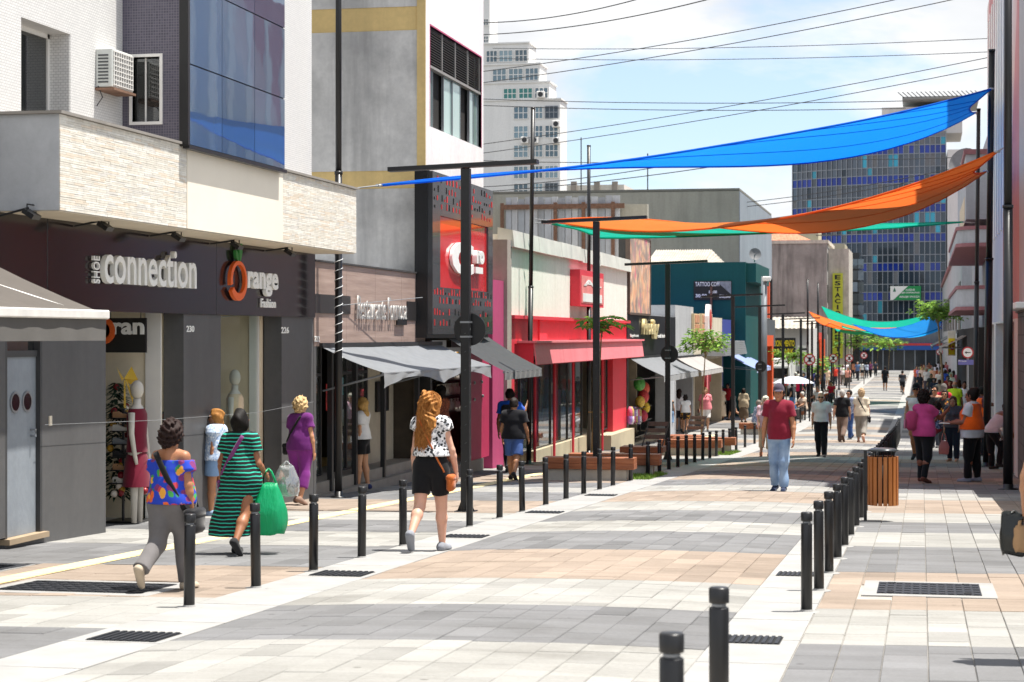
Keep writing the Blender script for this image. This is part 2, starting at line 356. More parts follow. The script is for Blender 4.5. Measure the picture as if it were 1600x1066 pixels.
# pale concrete channels beside both rows of bollards
cha=mat('channel_concrete',(.31,.305,.295),.8,.12,2.5,.15)
def channel(name,x0,x1):
    b=MB(); y=6.
    ch=sheet(name,x0,x1,[-10]+list(range(0,262,4)),-.008,asph)
    i=0
    while y<262:
        L_=1.2 if y<60 else 12; b=MB(); q=[(x0+.004,y+.005),(x1-.004,y+.005),(x1-.004,y+L_-.005),(x0+.004,y+L_-.005)]
        b.add([(a,c,gz(c)-.03) for a,c in q]+[(a,c,gz(c)+random.uniform(0,.002)) for a,c in q],[(4,5,6,7),(0,1,5,4),(1,2,6,5),(2,3,7,6),(3,0,4,7)])
        b.build('channel_slab',cha,ch); y+=L_
    return ch
channel('channel_left',PL-.14,PL+.52); channel('channel_right',PR-.42,PR+.14)
# yellow guiding strip for the blind on the left pavement
ys=MB(); yel=mat('yellow_strip','dccb9c',.8,.12,8,.3)
y=9.
gsb=sheet('guiding_strip',-7.78,-7.53,[8]+list(range(12,76,4)),.0045,yel)
while y<75:
    L_=.5 if y<40 else 5; b=MB(); q=[(-7.77,y+.004),(-7.54,y+.004),(-7.54,y+L_-.004),(-7.77,y+L_-.004)]
    b.add([(a,c,gz(c)-.02) for a,c in q]+[(a,c,gz(c)+.009) for a,c in q],[(4,5,6,7),(0,1,5,4),(1,2,6,5),(2,3,7,6),(3,0,4,7)]); b.build('guiding_tile',yel,gsb); y+=L_
# drain grates in the channels
iron=mat('cast_iron','33353a',.55,.2,20,.3,.6)
def grate(x0,x1,y0,y1,label):
    zc=gz((y0+y1)/2); t=thing('drain_grate',label,'drain grate',((x0+x1)/2,(y0+y1)/2,zc),group='drain grates in the channels')
    b=MB(); b.hexa([(x0,y0,gz(y0)-.03),(x1,y0,gz(y0)-.03),(x1,y1,gz(y1)-.03),(x0,y1,gz(y1)-.03),(x0,y0,gz(y0)+.004),(x1,y0,gz(y0)+.004),(x1,y1,gz(y1)+.004),(x0,y1,gz(y1)+.004)]).build('tray',mat('grate_pit','141517',.9),t)
    n=9; b=MB()
    for i in range(n):
        a=x0+(x1-x0)*(i+.2)/n; c=x0+(x1-x0)*(i+.75)/n; b.hexa([(a,y0,gz(y0)),(c,y0,gz(y0)),(c,y1,gz(y1)),(a,y1,gz(y1)),(a,y0,gz(y0)+.011),(c,y0,gz(y0)+.011),(c,y1,gz(y1)+.011),(a,y1,gz(y1)+.011)])
    b.build('bars',iron,t)['kind']='stuff'
for i,(px,py,nm) in enumerate([(205,996,'in the near end of the left channel'),(535,897,'in the left channel before the woman with long red hair'),(742,839,'in the left channel under the black lamp post'),(858,801,'in the left channel below the first wooden bench'),(935,774,'in the left channel beside the grass strip')]):
    g=grd(px,py); grate(PL-.02,PL+.46,g.y-.24,g.y+.24,'dark drain grate '+nm)
for px,py,nm in [(1175,1001,'in the right channel behind the nearest bollards'),(1238,898,'in the right channel beside the long row of bollards')]:
    g=grd(px,py); grate(PR-.36,PR+.02,g.y-.2,g.y+.2,'dark drain grate '+nm)
# cover plates with pale frames
for (x0,x1,y0,y1),lab in zip(CL,['wide black cast iron cover plate in pale frame, beside woman in floral top','black rectangular cover plate in pale frame on the right pavement','small dark cover plate at the foot of the grey shop wall']):
    t=thing('cover_plate',lab,'cover plate',((x0+x1)/2,(y0+y1)/2,gz(y0)))
    def hx(a,b_,c,d,l,h): return MB().hexa([(a,c,gz(c)+l),(b_,c,gz(c)+l),(b_,d,gz(d)+l),(a,d,gz(d)+l),(a,c,gz(c)+h),(b_,c,gz(c)+h),(b_,d,gz(d)+h),(a,d,gz(d)+h)])
    hx(x0-.12,x1+.12,y0-.16,y1+.16,-.05,.001).build('frame',cha,t)
    pl=hx(x0,x1,y0,y1,-.04,.006).build('plate',iron,t); b=MB()
    for i in range(12):
        for j in range(5):
            a=x0+(i+.15)*(x1-x0)/12; c=y0+(j+.15)*(y1-y0)/5; b.v+=hx(a,a+(x1-x0)/12*.7,c,c+(y1-y0)/5*.6,.004,.0105).v; o=len(b.v)-8; b.f+=[tuple(k+o for k in f) for f in [(4,5,6,7),(0,1,5,4),(1,2,6,5),(2,3,7,6),(3,0,4,7)]]; b.m+=[0]*5
    b.build('tread_pattern',iron,pl)['kind']='stuff'
    for a in (x0+.08,x1-.14):
        for c in (y0+.05,y1-.11): hx(a,a+.06,c,c+.06,.004,.012).build('lifting_slot',mat('slot_black','08080a',.9),pl)
# ================================================================== left side, first building: dark shop with stone-clad canopy
white=mat('white_paint','e8e6e2',.55,.04,2,.05)
dgrey=weathered('dark_grey_panel','5b5b5c','474748',.35,.45,.7,True,.05)
cream=mat('cream_plaster','dfd3bf',.75,.06,2,.08)
plaster=weathered('plaster_grey_white','b9bcc0','8e9094',.35)
tile_w=brickmat('white_mosaic_tile',(.80,.79,.77),(.72,.715,.70),(.50,.49,.48),.056,.03,.0032,'YZ',.35,.3)
tile_wx=brickmat('white_mosaic_tile_end',(.80,.79,.77),(.72,.715,.70),(.50,.49,.48),.056,.03,.0032,'XZ',.35,.3)
tile_d=brickmat('violet_mosaic_tile',(.05,.045,.075),(.085,.075,.115),(.16,.15,.18),.032,.032,.003,'XZ',.3,.3,offset=0)
steel=mat('brushed_steel','a9acb0',.35,.1,8,.05,.85)
alu=mat('aluminium_frame','8f9296',.4,.08,6,0,.7)
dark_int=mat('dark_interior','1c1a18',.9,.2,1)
pane=glass('shop_glass',(.80,.86,.83),.2)
YA0,YA1=12.,29.41
A=thing('shop_building','dark grey shoe shop building with stone clad canopy and blue glass bay','building',(FX,22,gz(22)))
def low(y): return gz(y)-.1
# ground floor front
ZF=1.90; ZC=2.86; ZT=3.83; XC=-8.5
yD0,yD1=onX(8,600,FX).y,onX(66,600,FX).y        # the metal door
o1=(21.44,23.9); o2=(25.27,27.85)
def wallbox(y0,y1,z0,z1,m=dgrey,x0=FX-.27,x1=FX,name='wall'): return MB().box(x0,x1,y0,y1,z0,z1).build(name,m,A)
wallbox(YA0,yD0,low(YA0),ZF); wallbox(yD1,o1[0],low(yD1)-.1,ZF); wallbox(yD0,yD1,1.72,ZF)
wallbox(o1[1],o2[0],low(o1[1])-.1,ZF,name='pillar'); wallbox(o2[1],YA1,low(o2[1])-.1,ZF,name='pillar')
# fascia panels, joints left open
def glossy(name,c,r,coat):
    m=mat(name,c,r,.05,.6,0,coat=coat); return m
fas=mat('fascia_lacquer',(.017,.012,.013),.15,.05,.6,0,0,.5)
cuts=[YA0,15.2,fy(70),fy(335),YA1]
MB().box(FX-.6,FX-.04,YA0,YA1-.01,ZF,ZC).build('fascia_backing',black,A)
for a,b in zip(cuts,cuts[1:]): MB().bbox(FX-.03,FX+.03,a+.006,b-.006,ZF-.03,ZC-.01,.004).build('fascia_panel',fas,A)
# canopy
can=MB().box(-12.5,XC+.002,18.7,YA1,ZC,ZT).build('canopy',plaster,A)
MB().box(FX-.05,XC-.01,18.72,YA1-.02,ZC-.012,ZC-.002).build('soffit',cream,can)
stone=[mat('stone_strip_'+k,c,.85,.12,9,.3) for k,c in (('pale',(.68,.64,.56)),('ivory',(.76,.73,.66)),('tan',(.70,.61,.50)),('grey',(.66,.63,.58)))]
def strips(y0,y1):
    b=MB(); z=ZC
    while z<ZT-.005:
        h=random.uniform(.018,.028); h=min(h,ZT-z); y=y0
        while y<y1:
            l=random.uniform(.12,.42); e=min(y+l,y1); b.cm=random.choices((0,1,2,3),(5,5,2.2,1.6))[0]
            b.box(XC-.01,XC+random.uniform(.012,.0145),y+.0015,e-.0015,z+.001,z+h-.001); y=e
        z+=h
    o=b.build('stone_strips',stone,can); o['kind']='stuff'
yc1,yc2=fy(290,XC),fy(440,XC)
strips(18.7,yc1); strips(yc2,YA1)
MB().box(XC-.01,XC+.02,yc1+.004,yc2-.004,ZC,ZT).build('cream_panel',mat('cream_panel','e9e0d0',.8,.04,1,.1),can)
MB().box(-12.4,XC+.05,18.65,YA1+.04,ZT+.001,ZT+.03).build('coping',mat('coping_grey','8b8680',.8),can)
# upper floor wall behind the canopy, with a deep window
XU=-9.2
w0,w1=fy(33,XU),fy(110,XU); zt=4.92; zb=3.86
up=MB(); up.box(XU-.5,XU,10,w0,ZT,13); up.box(XU-.5,XU,w1,22.0,ZT,13); up.box(XU-.5,XU,w0,w1,zt,13)
up.build('upper_wall',tile_w,A)
MB().box(XU-.3,XU-.01,w1-.012,w1-.003,zb,zt).build('window_reveal',tile_wx,A)
MB().box(XU-.6,XU,25.6,YA1,ZT,13).build('upper_wall',tile_w,A)
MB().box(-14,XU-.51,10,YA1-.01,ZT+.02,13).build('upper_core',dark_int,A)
MB().box(XU-.5,XU+.0,w0,w1,zb-.03,zb).build('window_sill',tile_w,A)
wf=MB(); wf.box(XU-.28,XU-.24,w0,w0+.05,zb,zt); wf.box(XU-.28,XU-.24,w1-.06,w1-.01,zb,zt); wf.box(XU-.28,XU-.24,w0,w1,zt-.05,zt); wf.build('window_frame',white,A)
MB().box(XU-.27,XU-.26,w0+.05,w1-.06,zb,zt-.05).build('window_pane',glass('dim_glass',(.35,.36,.36),.15),A)
# glass bay
XB=-8.4; yb0,yb1=22.0,25.65
b=MB(); q0=onY(207,90,yb0); q1=onY(250,190,yb0); wx0,wx1,wz0,wz1=q0.x,q1.x,q1.z,q0.z
b.box(XU-.3,wx0,yb0,yb0+.2,ZT,13); b.box(wx1,XB-.05,yb0,yb0+.2,ZT,13); b.box(wx0,wx1,yb0,yb0+.2,ZT,wz0); b.box(wx0,wx1,yb0,yb0+.2,wz1,13)
bay=b.build('bay_wall',tile_d,A)
b=MB(); t=.035; b.box(wx0-t,wx0,yb0-.02,yb0+.1,wz0-t,wz1+t); b.box(wx1,wx1+t,yb0-.02,yb0+.1,wz0-t,wz1+t); b.box(wx0,wx1,yb0-.02,yb0+.1,wz1,wz1+t); b.box(wx0,wx1,yb0-.02,yb0+.1,wz0-t,wz0); b.box(wx0+.13,wx0+.15,yb0+.06,yb0+.09,wz0,wz1)
b.build('window_frame',white,bay); MB().box(wx0,wx1,yb0+.07,yb0+.075,wz0,wz1).build('window_pane',glass('dim_glass',(.35,.36,.36),.15),bay)
MB().box(wx0,wx1,yb0+.12,yb0+.19,wz1-.18,wz1).build('roller_blind',white,bay)
MB().box(XB-.09,XB+.02,yb0-.012,yb0+.05,ZT-.02,13).build('corner_post',black,A)
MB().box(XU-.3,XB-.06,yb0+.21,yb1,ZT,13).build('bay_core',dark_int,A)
MB().box(XB-.06,XB-.02,yb0+.05,yb1,ZT-.04,13).build('mullion_backing',mat('bay_backing','0d1218',.5),A)
blue_glass=mirror_glass('blue_bay_glass',(.09,.14,.23),.02,.012,.5)
cs=[yb0+.06,fy(347,XB),fy(398,XB),yb1]; z=ZT
while z<12:
    for a,c in zip(cs,cs[1:]):
        g=MB().box(XB-.015,XB,a+.007,c-.007,z+.008,z+.942).build('glass_panel',blue_glass,A); g.rotation_euler=(0,0,0)
    z+=.95
MB().box(XB-.05,XB+.03,yb0,yb1,ZT-.05,ZT-.005).build('bay_sill',black,A)
# window unit air conditioner
ac=thing('air_conditioner','white window air conditioner jutting from the white tiled wall','air conditioner',(XU,21.5,4.3))
x0,x1,y0,y1,z0,z1=XU+.002,-8.985,21.22,21.82,4.42,4.86
MB().bbox(x0,x1-.012,y0,y1,z0,z1,.008).build('casing',mat('ac_casing','c9ccc8',.5,.08,5,.05),ac)
MB().box(x1-.012,x1-.010,y0+.03,y1-.03,z0+.03,z1-.03).build('condenser_fins',mat('fins','4a4c4e',.6),ac)
for i in range(8): zz=z0+.03+(z1-z0-.06)*i/7; MB().box(x1-.010,x1+.004,y0+.02,y1-.02,zz-.004,zz+.004).build('grille_bar',white,ac)
for i in range(9): yy=y0+.03+(y1-y0-.06)*i/8; MB().box(x1-.010,x1+.006,yy-.004,yy+.004,z0+.02,z1-.02).build('grille_bar',white,ac)
for i in range(9): zz=z0+.05+i*.038; MB().box(x0+.03,x1-.06,y0-.006,y0-.001,zz,zz+.018).build('louvre',mat('fins','4a4c4e',.6),ac)
MB().box(x0,x1+.02,y0-.02,y1+.02,z0-.035,z0-.008).build('shelf',mat('rust_shelf','7a5d4c',.8,.3),ac)
MB().tube([(x0+.02,y0+.01,z0+.03),(x0+.1,y0-.04,z0-.12),(x0+.04,y0-.06,z0-.22)],.007).build('drip_hose',black,ac)
# floodlights on short arms under the canopy
def flood(px,py,label):
    p=onX(px,py,FX+.42); t=thing('floodlight',label,'floodlight',p,group='floodlights over the shop sign')
    MB().tube([(p.x-.38,p.y,ZC-.06),(p.x-.05,p.y,p.z+.06)],.012).build('arm',black,t)
    MB().slab((p.x-.06,p.y-.09,p.z+.05),(p.x+.05,p.y-.09,p.z-.02),(p.x+.05,p.y+.09,p.z-.02),(p.x-.06,p.y+.09,p.z+.05),-.05).build('lamp_body',black,t)
    MB().slab((p.x-.055,p.y-.075,p.z-.01),(p.x+.02,p.y-.075,p.z-.058),(p.x+.02,p.y+.075,p.z-.058),(p.x-.055,p.y+.075,p.z-.01),.006).build('lens',mat('lamp_lens','d9dde0',.2),t)
    MB().tube([(p.x-.02,p.y-.1,p.z+.01),(p.x-.02,p.y-.1,p.z+.09),(p.x-.02,p.y+.1,p.z+.09),(p.x-.02,p.y+.1,p.z+.01)],.008).build('bracket',black,t)
for px,py,l in [(52,334,'nearest the grey canopy corner'),(167,353,'above the start of the white shop lettering'),(281,370,'above the end of the white shop lettering'),(372,383,'above the green leaves of the orange emblem'),(455,394,'nearest the restaurant')]: flood(px,py,'small black floodlight '+l)
# lettering
lw=mat('letter_white','efefec',.4,.03); lo=mat('letter_orange','e8672a',.4,.05); lg=mat('letter_green','2f7d3a',.45,.1)
XS=FX+.031
ls=thing('shop_lettering','white raised letters spelling SHOE connection on the dark fascia','shop sign',(XS,24,2.3))
text('connection',fy(152,XS),fy(297,XS),fz(297,452,XS)+.0,fz(225,399,XS)+.08,XS+.03,lw,ls,depth=.06,bold=.012)
# SHOE reads upwards
def text_up(s,y0,y1,z0,z1,at,m,parent,depth=.03,bold=.01):
    o=text(s,z0,z1,y0,y1,at,m,parent,depth=depth,bold=bold); me=o.data; wl=wloc(parent)
    for v in me.vertices:
        Y,Z=v.co.y+wl.y,v.co.z+wl.z; v.co.y=(y0+y1-Z)-wl.y; v.co.z=Y-wl.z
    return o
text_up('SHOE',fy(140,XS),fy(150,XS),fz(145,443,XS),fz(145,400,XS),XS+.02,lw,ls)
oc=thing('orange_emblem','orange ring emblem with two green leaves and white lettering range Fashion','shop sign',(XS,27,2.3))
yc=fy(365,XS); zc_=fz(365,439,XS); ry=(fy(378,XS)-fy(352,XS))/2; rz=.27
def ringloft(m,name,ph0,ph1,r_out,w,x):
    b=MB(); rg=[]
    for i in range(41):
        a=ph0+(ph1-ph0)*i/40; ww=w*(1-.35*math.cos(a-1.2)); rg.append([(x,yc+ry*math.cos(a),zc_+rz*math.sin(a)),(x+.05,yc+ry*math.cos(a),zc_+rz*math.sin(a)),(x+.05,yc+(ry-ww)*math.cos(a),zc_+(rz-ww)*math.sin(a)),(x,yc+(ry-ww)*math.cos(a),zc_+(rz-ww)*math.sin(a))])
    b.loft(rg); return b.build(name,m,oc)
ringloft(lo,'orange_ring',-2.6,3.4,1,.075,XS+.03)
for (dy,dz,ry_,rz_,an) in ((-.04,.34,.05,.09,.6),(.1,.40,.06,.16,-.25)):
    b=MB(); pts=[]
    for i in range(20):
        a=2*math.pi*i/20; u=ry_*math.cos(a)*(1-.4*abs(math.sin(a))); v=rz_*math.sin(a); pts.append((yc+dy+u*math.cos(an)-v*math.sin(an),zc_+dz+u*math.sin(an)+v*math.cos(an)))
    b.prism(pts,'X',XS+.03,XS+.07).build('leaf',lg,oc)
text('range',fy(380,XS),fy(428,XS),fz(405,463,XS),fz(405,426,XS),XS+.02,lw,oc,depth=.05,bold=.03)
text('Fashion',fy(405,XS),fy(428,XS),fz(416,481,XS),fz(416,467,XS),XS+.012,lw,oc,depth=.02,bold=.02)
for s,px,py in (('230',297,514),('226',445,516),('204',86,511)):
    text(s,fy(px-6),fy(px+6),fz(px,py+5),fz(px,py-5),FX+.001,lw,A,depth=.006,bold=.02,name='house_number')
MB().box(FX,FX+.012,fy(76),fy(80),fz(78,665),fz(78,650)).build('intercom',cream,A)
# metal door with two portholes
dz0=fz(35,840)+.02
dd=thing('metal_door','scuffed grey metal door with two round portholes','door',(FX,(yD0+yD1)/2,dz0))
dm=weathered('door_metal','8d949c','6a7078',.4,.45,1.4)
MB().box(FX-.1,FX-.05,yD0+.05,yD1-.05,dz0,fz(35,558)).build('leaf',dm,dd)
for f in (.36,.68):
    y=yD0+(yD1-yD0)*f; z=fz(30,629); r=.11
    MB().cyl((FX-.055,y,z),(FX-.035,y,z),r,n=20).build('porthole_rim',steel,dd); MB().cyl((FX-.04,y,z),(FX-.033,y,z),r*.8,n=20).build('porthole_glass',mat('dark_glass','15161a',.1),dd)
MB().tube([(FX-.05,yD1-.18,fz(50,672)),(FX+.01,yD1-.18,fz(50,672)),(FX+.01,yD1-.18,fz(50,682)),(FX-.05,yD1-.18,fz(50,682))],.012).build('handle',steel,dd)
b=MB(); b.box(FX-.12,FX-.0,yD0,yD0+.05,dz0,1.72); b.box(FX-.12,FX-.0,yD1-.05,yD1,dz0,1.72); b.box(FX-.1,FX-.03,yD0+.05,yD1-.05,fz(35,558),fz(35,548)); b.build('door_frame',mat('door_frame','3a3b3d',.5),dd)
MB().box(FX-.08,FX-.07,yD0+.05,yD1-.05,fz(35,548),1.72).build('transom',glass('dim_glass',(.35,.36,.36),.15),dd)
text('204',yD0+.08,yD1-.12,fz(35,527),fz(35,512),FX-.066,mat('red_number','d8463c',.5),dd,depth=.004,bold=.02)
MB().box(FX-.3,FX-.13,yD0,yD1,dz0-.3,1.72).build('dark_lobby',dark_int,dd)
MB().box(FX-.12,FX+.06,yD0-.02,yD1+.05,dz0-.06,dz0-.002).build('threshold',mat('sill_tan','a08d74',.8),dd)
MB().box(FX-.7,FX-.0,yD0,yD1,dz0-.5,dz0-.061).build('plinth',dgrey,dd)
# shop interior
XI=-13.4
inn=MB(); fl=mat('shop_floor','c4c4c2',.3,.08,1)
b=MB().box(XI,FX-.02,20.5,29.3,gz(21.4)-.35,gz(22.5)-.02); b.build('shop_floor',fl,A)
MB().box(XI-.2,XI,20.5,29.3,gz(29),2.5).build('back_wall',mat('shop_cream','efe2c8',.8,.05),A)
MB().box(XI,FX-.75,29.2,29.35,gz(30),2.5).build('side_wall',mat('shop_cream','efe2c8',.8,.05),A)
MB().box(XI,FX-.75,20.3,20.5,gz(30),2.5).build('side_wall',mat('shop_cream','efe2c8',.8,.05),A)
MB().box(XI,FX-.76,20.5,29.2,1.95,2.1).build('ceiling',white,A)
# pale panels beside both openings and the show-window backs
cw=mat('shop_cream','efe2c8',.8,.05)
MB().box(-12.6,FX-.28,o1[1]-.14,o1[1]-.02,-.95,1.9).build('display_partition',cw,A)
q0,q1=onY(228,600,o1[1]-.15).x,onY(252,600,o1[1]-.15).x; MB().box(q0,q1,o1[1]-.17,o1[1]-.145,-.85,1.88).build('display_panel',white,A)
MB().box(-12.6,FX-.28,o2[1]-.14,o2[1]-.02,-1.05,1.9).build('display_partition',mat('shop_beige','dccaae',.8,.05),A)
q0,q1=onY(390,600,o2[1]-.15).x,onY(405,600,o2[1]-.15).x; MB().box(q0,min(q1,FX-.285),o2[1]-.17,o2[1]-.145,-.95,1.88).build('display_panel',white,A)
MB().box(-10.54,-9.2,o2[0],o2[1],-1.0,-.80).build('display_plinth',white,A)
MB().box(-9.5,-9.49,o2[0],o2[1],-.8,1.88).build('shop_pane',glass('clear_pane',(.92,.95,.94),.0,.01,1.12),A)
inb=thing('hanging_sign','black board with orange ring and white letters hanging inside the shop doorway','sign',(-10.2,23.25,1.5))
YI=23.25; p0=onY(160,551,YI); p1=onY(228,497,YI)
MB().box(p0.x-.2,p1.x,YI,YI+.04,p0.z,p1.z).build('board',mat('board_black','1d1d1c',.5),inb)
text('ran',onY(176,500,YI).x,p1.x-.02,onY(200,523,YI).z,onY(200,504,YI).z,YI-.001,lw,inb,'Y',.02,.03)
b=MB(); c=onY(161,517,YI); b.lathe((0,0,0),[(.17,0),(.17,.02),(.10,.02),(.10,0)],24)
b.v=[(c.x+x,c.y-z-.002,c.z+y) for x,y,z in b.v]; b.build('orange_ring',lo,inb)
for dx in (.1,.5): MB().cyl((p0.x+dx,YI+.02,p1.z),(p0.x+dx,YI+.02,1.95),.006).build('cord',black,inb)
# retractable awning of the neighbouring shop, folded out at the left edge
aw=thing('retractable_awning','taupe retractable awning with pale front bar over the metal door','awning',(-8.3,16,1.8))
acl=fabric('awning_taupe','5d5751',.8,.08,.15)
X0,X1=-9.12,-7.5; ya,yb=11.,17.5; zt_,zf_=2.52,1.80
b=MB(); n=14
vs=[]
for i in range(n+1):
    for j in range(5):
        t=j/4; y=ya+(yb-ya)*i/n; vs.append((X0+(X1-X0)*t,y,zt_+(zf_-zt_)*t-.03*math.sin(math.pi*t)))
b.add(vs,[(i*5+j,i*5+j+1,(i+1)*5+j+1,(i+1)*5+j) for i in range(n) for j in range(4)]); b.build('cloth',acl,aw,True)
MB().bbox(X1-.03,X1+.05,ya,yb+.02,zf_-.05,zf_+.035,.012).build('front_bar',mat('awning_bar','d8d5cf',.4),aw)
b=MB(); vs=[]
for i in range(41):
    y=ya+(yb-ya)*i/40
    for j in range(3): vs.append((X1+.02+.004*math.sin(i*1.7)*j,y,zf_-.05-.10*j))
b.add(vs,[(i*3+j,i*3+j+1,(i+1)*3+j+1,(i+1)*3+j) for i in range(40) for j in range(2)]); b.build('valance',fabric('awning_valance','54514d',.8,.08,.1),aw,True)
for y in (12.5,17.2): MB().tube([(X0,y,2.3),(-8.3,y-.7,2.1),(X1,y,zf_-.03)],.025).build('folding_arm',white,aw)
MB().cyl((X0+.05,ya,zt_+.02),(X0+.05,yb+.05,zt_+.02),.06).build('roller',mat('awning_bar','d8d5cf',.4),aw)
# ================================================================== left side, second: the restaurant
YB0,YB1=29.45,36.45
Bd=thing('restaurant_building','low restaurant front with brown clad fascia and silver script lettering','building',(FX,33,gz(33)))
brown=NT('brown_cladding'); brown.set(Roughness=.6)
_f=brown.noise(1,6,.65,brown.map((1,.6,14))); brown.base(brown.ramp(_f,[(.3,lin('8a756c')),(.55,lin('a18b80')),(.75,lin('b39d92'))])); brown.bump(_f,.2,.01); brown=brown.m
ZB0,ZB1=1.43,2.74
n=4
for i in range(n):
    a=YB0+(YB1-YB0)*i/n; c=YB0+(YB1-YB0)*(i+1)/n; MB().box(FX-.06,FX,a+.004,c-.004,ZB0,ZB1).build('fascia_panel',brown,Bd)
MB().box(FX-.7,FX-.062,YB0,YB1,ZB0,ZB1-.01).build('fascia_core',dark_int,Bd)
MB().box(FX-.2,FX+.03,YB0,YB1,ZB1+.002,ZB1+.03).build('coping',mat('coping_dark','3b3a3a',.7),Bd)
MB().box(FX-4,FX-.71,YB0,YB1,ZB1-.3,ZB1-.02).build('flat_roof',plaster,Bd)
dk=mat('fascia_dark_panel','2f2d2d',.35,.1)
for a,c in ((fy(491),fy(546)),(fy(635),fy(674))): MB().box(FX+.003,FX+.02,a,c,fz(545,491 if a<31 else 498),fz(545,463)if a<31 else fz(650,472)).build('dark_panel',dk,Bd)
sg=thing('restaurant_lettering','silver script letters spelling Restaurante Formosa on the brown fascia','shop sign',(FX,34,2))
sil=mat('letter_silver','d9d9d6',.25,.05,4,0,.55)
text('Restaurante Formosa',fy(553),fy(631),fz(590,500),fz(590,464),FX+.04,sil,sg,depth=.02,bold=.0,shear=.25)
MB().box(FX+.03,FX+.06,fy(616),fy(631),fz(622,508),fz(622,499)).build('plate',black,sg)
text('222',fy(491),fy(499),fz(495,534),fz(495,525),FX+.002,lw,Bd,depth=.006,bold=.02,name='house_number')
# glazed front set back, on a stepped plinth
XR=-9.75; zfl=-.72
stp=mat('step_stone','8b867e',.6,.15,3,.15)
MB().box(XR-.6,FX-.12,YB0,YB1,gz(37)-.2,zfl).build('step',stp,Bd)
MB().box(FX-.12,FX+.02,YB0+.02,YB1,gz(37)-.2,zfl-.18).build('step',stp,Bd)
MB().box(FX-.9,FX,YB0-.02,YB0+.1,gz(30)-.1,ZB0).build('end_wall',dgrey,Bd)
frm=mat('dark_frame','2a2b2d',.4,.1)
def glaz(y0,y1,z0,z1,x,mull,parent,g=pane,tr=None):
    for a,c in zip([y0]+mull,mull+[y1]): MB().box(x-.006,x,a+.03,c-.03,z0,z1).build('glass_panel',g,parent)
    for y in [y0]+mull+[y1]: MB().box(x-.03,x+.03,y-.028,y+.028,z0,z1).build('frame_post',frm,parent)
    for z in [z0,z1]+([tr] if tr else []): MB().box(x-.028,x+.028,y0,y1,z-.025,z+.025).build('frame_rail',frm,parent)
glaz(YB0+.2,31.6,zfl,ZB0,XR,[30.6],Bd,tr=.95); 
glaz(32.5,34.4,zfl,ZB0,XR,[33.1],Bd,tr=.95)
MB().box(XR-.1,XR,34.5,36.3,zfl,ZB0).build('tiled_wall',weathered('pale_tile','c3bba8','9a927f',.4),Bd)
MB().box(XR-.02,XR+.05,35.0,35.8,.2,.75).build('menu_board',black,Bd)
MB().box(XR-3.2,XR-3.1,YB0,YB1,zfl,ZB0).build('inner_wall',mat('inner_brown','4b4237',.9,.2),Bd)
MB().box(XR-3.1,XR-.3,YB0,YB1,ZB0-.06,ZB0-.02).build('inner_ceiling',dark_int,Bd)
MB().box(XR-3.1,FX-.2,YB1-.1,YB1-.02,zfl,ZB0).build('inner_wall',mat('inner_brown','4b4237',.9,.2),Bd)
for y in (30.7,32.1,33.9,36.3): MB().box(FX-.16,FX-.08,y-.05,y+.05,gz(37),ZB0).build('front_post',frm,Bd)
# posters behind the first pane
cols=['e23b3b','f2c230','3fb6c9','ffffff','2f8fd0','e0567a']
for i,(px,py,wd,hh) in enumerate([(510,600,.12,.45),(523,605,.3,.5),(533,590,.28,.3),(536,640,.24,.28),(520,655,.5,.12)]):
    p=onX(px,py,XR-.02); MB().box(XR-.03,XR-.022,p.y,p.y+wd,p.z-hh,p.z).build('poster',mat('poster_%d'%i,cols[i],.5,.5,9),Bd)
# awnings
def awning(name,label,xw,xf,y0,y1,zw,zf,cl,val=.12,arms=True,scallop=0,folds=.0):
    t=thing(name,label,'awning',((xw+xf)/2,(y0+y1)/2,zw)); b=MB(); n=24; m=6; vs=[]
    for i in range(n+1):
        y=y0+(y1-y0)*i/n
        for j in range(m+1):
            u=j/m; vs.append((xw+(xf-xw)*u,y,zw+(zf-zw)*u-.05*math.sin(math.pi*u)*(.6+.4*math.sin(i*.9))-folds*abs(math.sin(math.pi*i/n*2))*u))
    b.add(vs,[(i*(m+1)+j,i*(m+1)+j+1,(i+1)*(m+1)+j+1,(i+1)*(m+1)+j) for i in range(n) for j in range(m)]); b.build('cloth',cl,t,True)
    b=MB(); vs=[]
    for i in range(61):
        y=y0+(y1-y0)*i/60; dr=val*(1+scallop*(.8-abs(math.sin(math.pi*i/60*2.0)))); z=zf-folds*abs(math.sin(math.pi*i/60*2))
        for j in range(4): vs.append((xf+.015*math.sin(i*.8+j)*j/3,y,z-dr*j/3))
    b.add(vs,[(i*4+j,i*4+j+1,(i+1)*4+j+1,(i+1)*4+j) for i in range(60) for j in range(3)]); b.build('valance',cl,t,True)
    MB().cyl((xf-.02,y0,zf-.02),(xf-.02,y1,zf-.02),.022).build('front_bar',alu,t)
    MB().box(xw-.02,xw+.06,y0-.05,y1+.05,zw-.02,zw+.05).build('wall_rail',frm,t)
    if arms:
        for y in (y0+.15,(y0+y1)/2,y1-.15): MB().tube([(xw,y,zw-.7),(xf-.04,y,zf-.03)],.016).build('arm',alu,t)
    return t
aw_grey=fabric('awning_grey','7c7f83',.85,.1,.12); aw_dark=fabric('awning_charcoal','3f4143',.85,.1,.08)
awning('shop_awning','light grey awning with drooping valance below the brown restaurant fascia',FX,-8.14,29.75,37.55,1.43,1.02,aw_grey,.12,scallop=1.3,folds=.0)
awning('shop_awning','dark charcoal awning left of the red shop, behind the round black sign',FX,-7.92,37.8,41.65,1.62,.90,aw_dark,.17,arms=False)
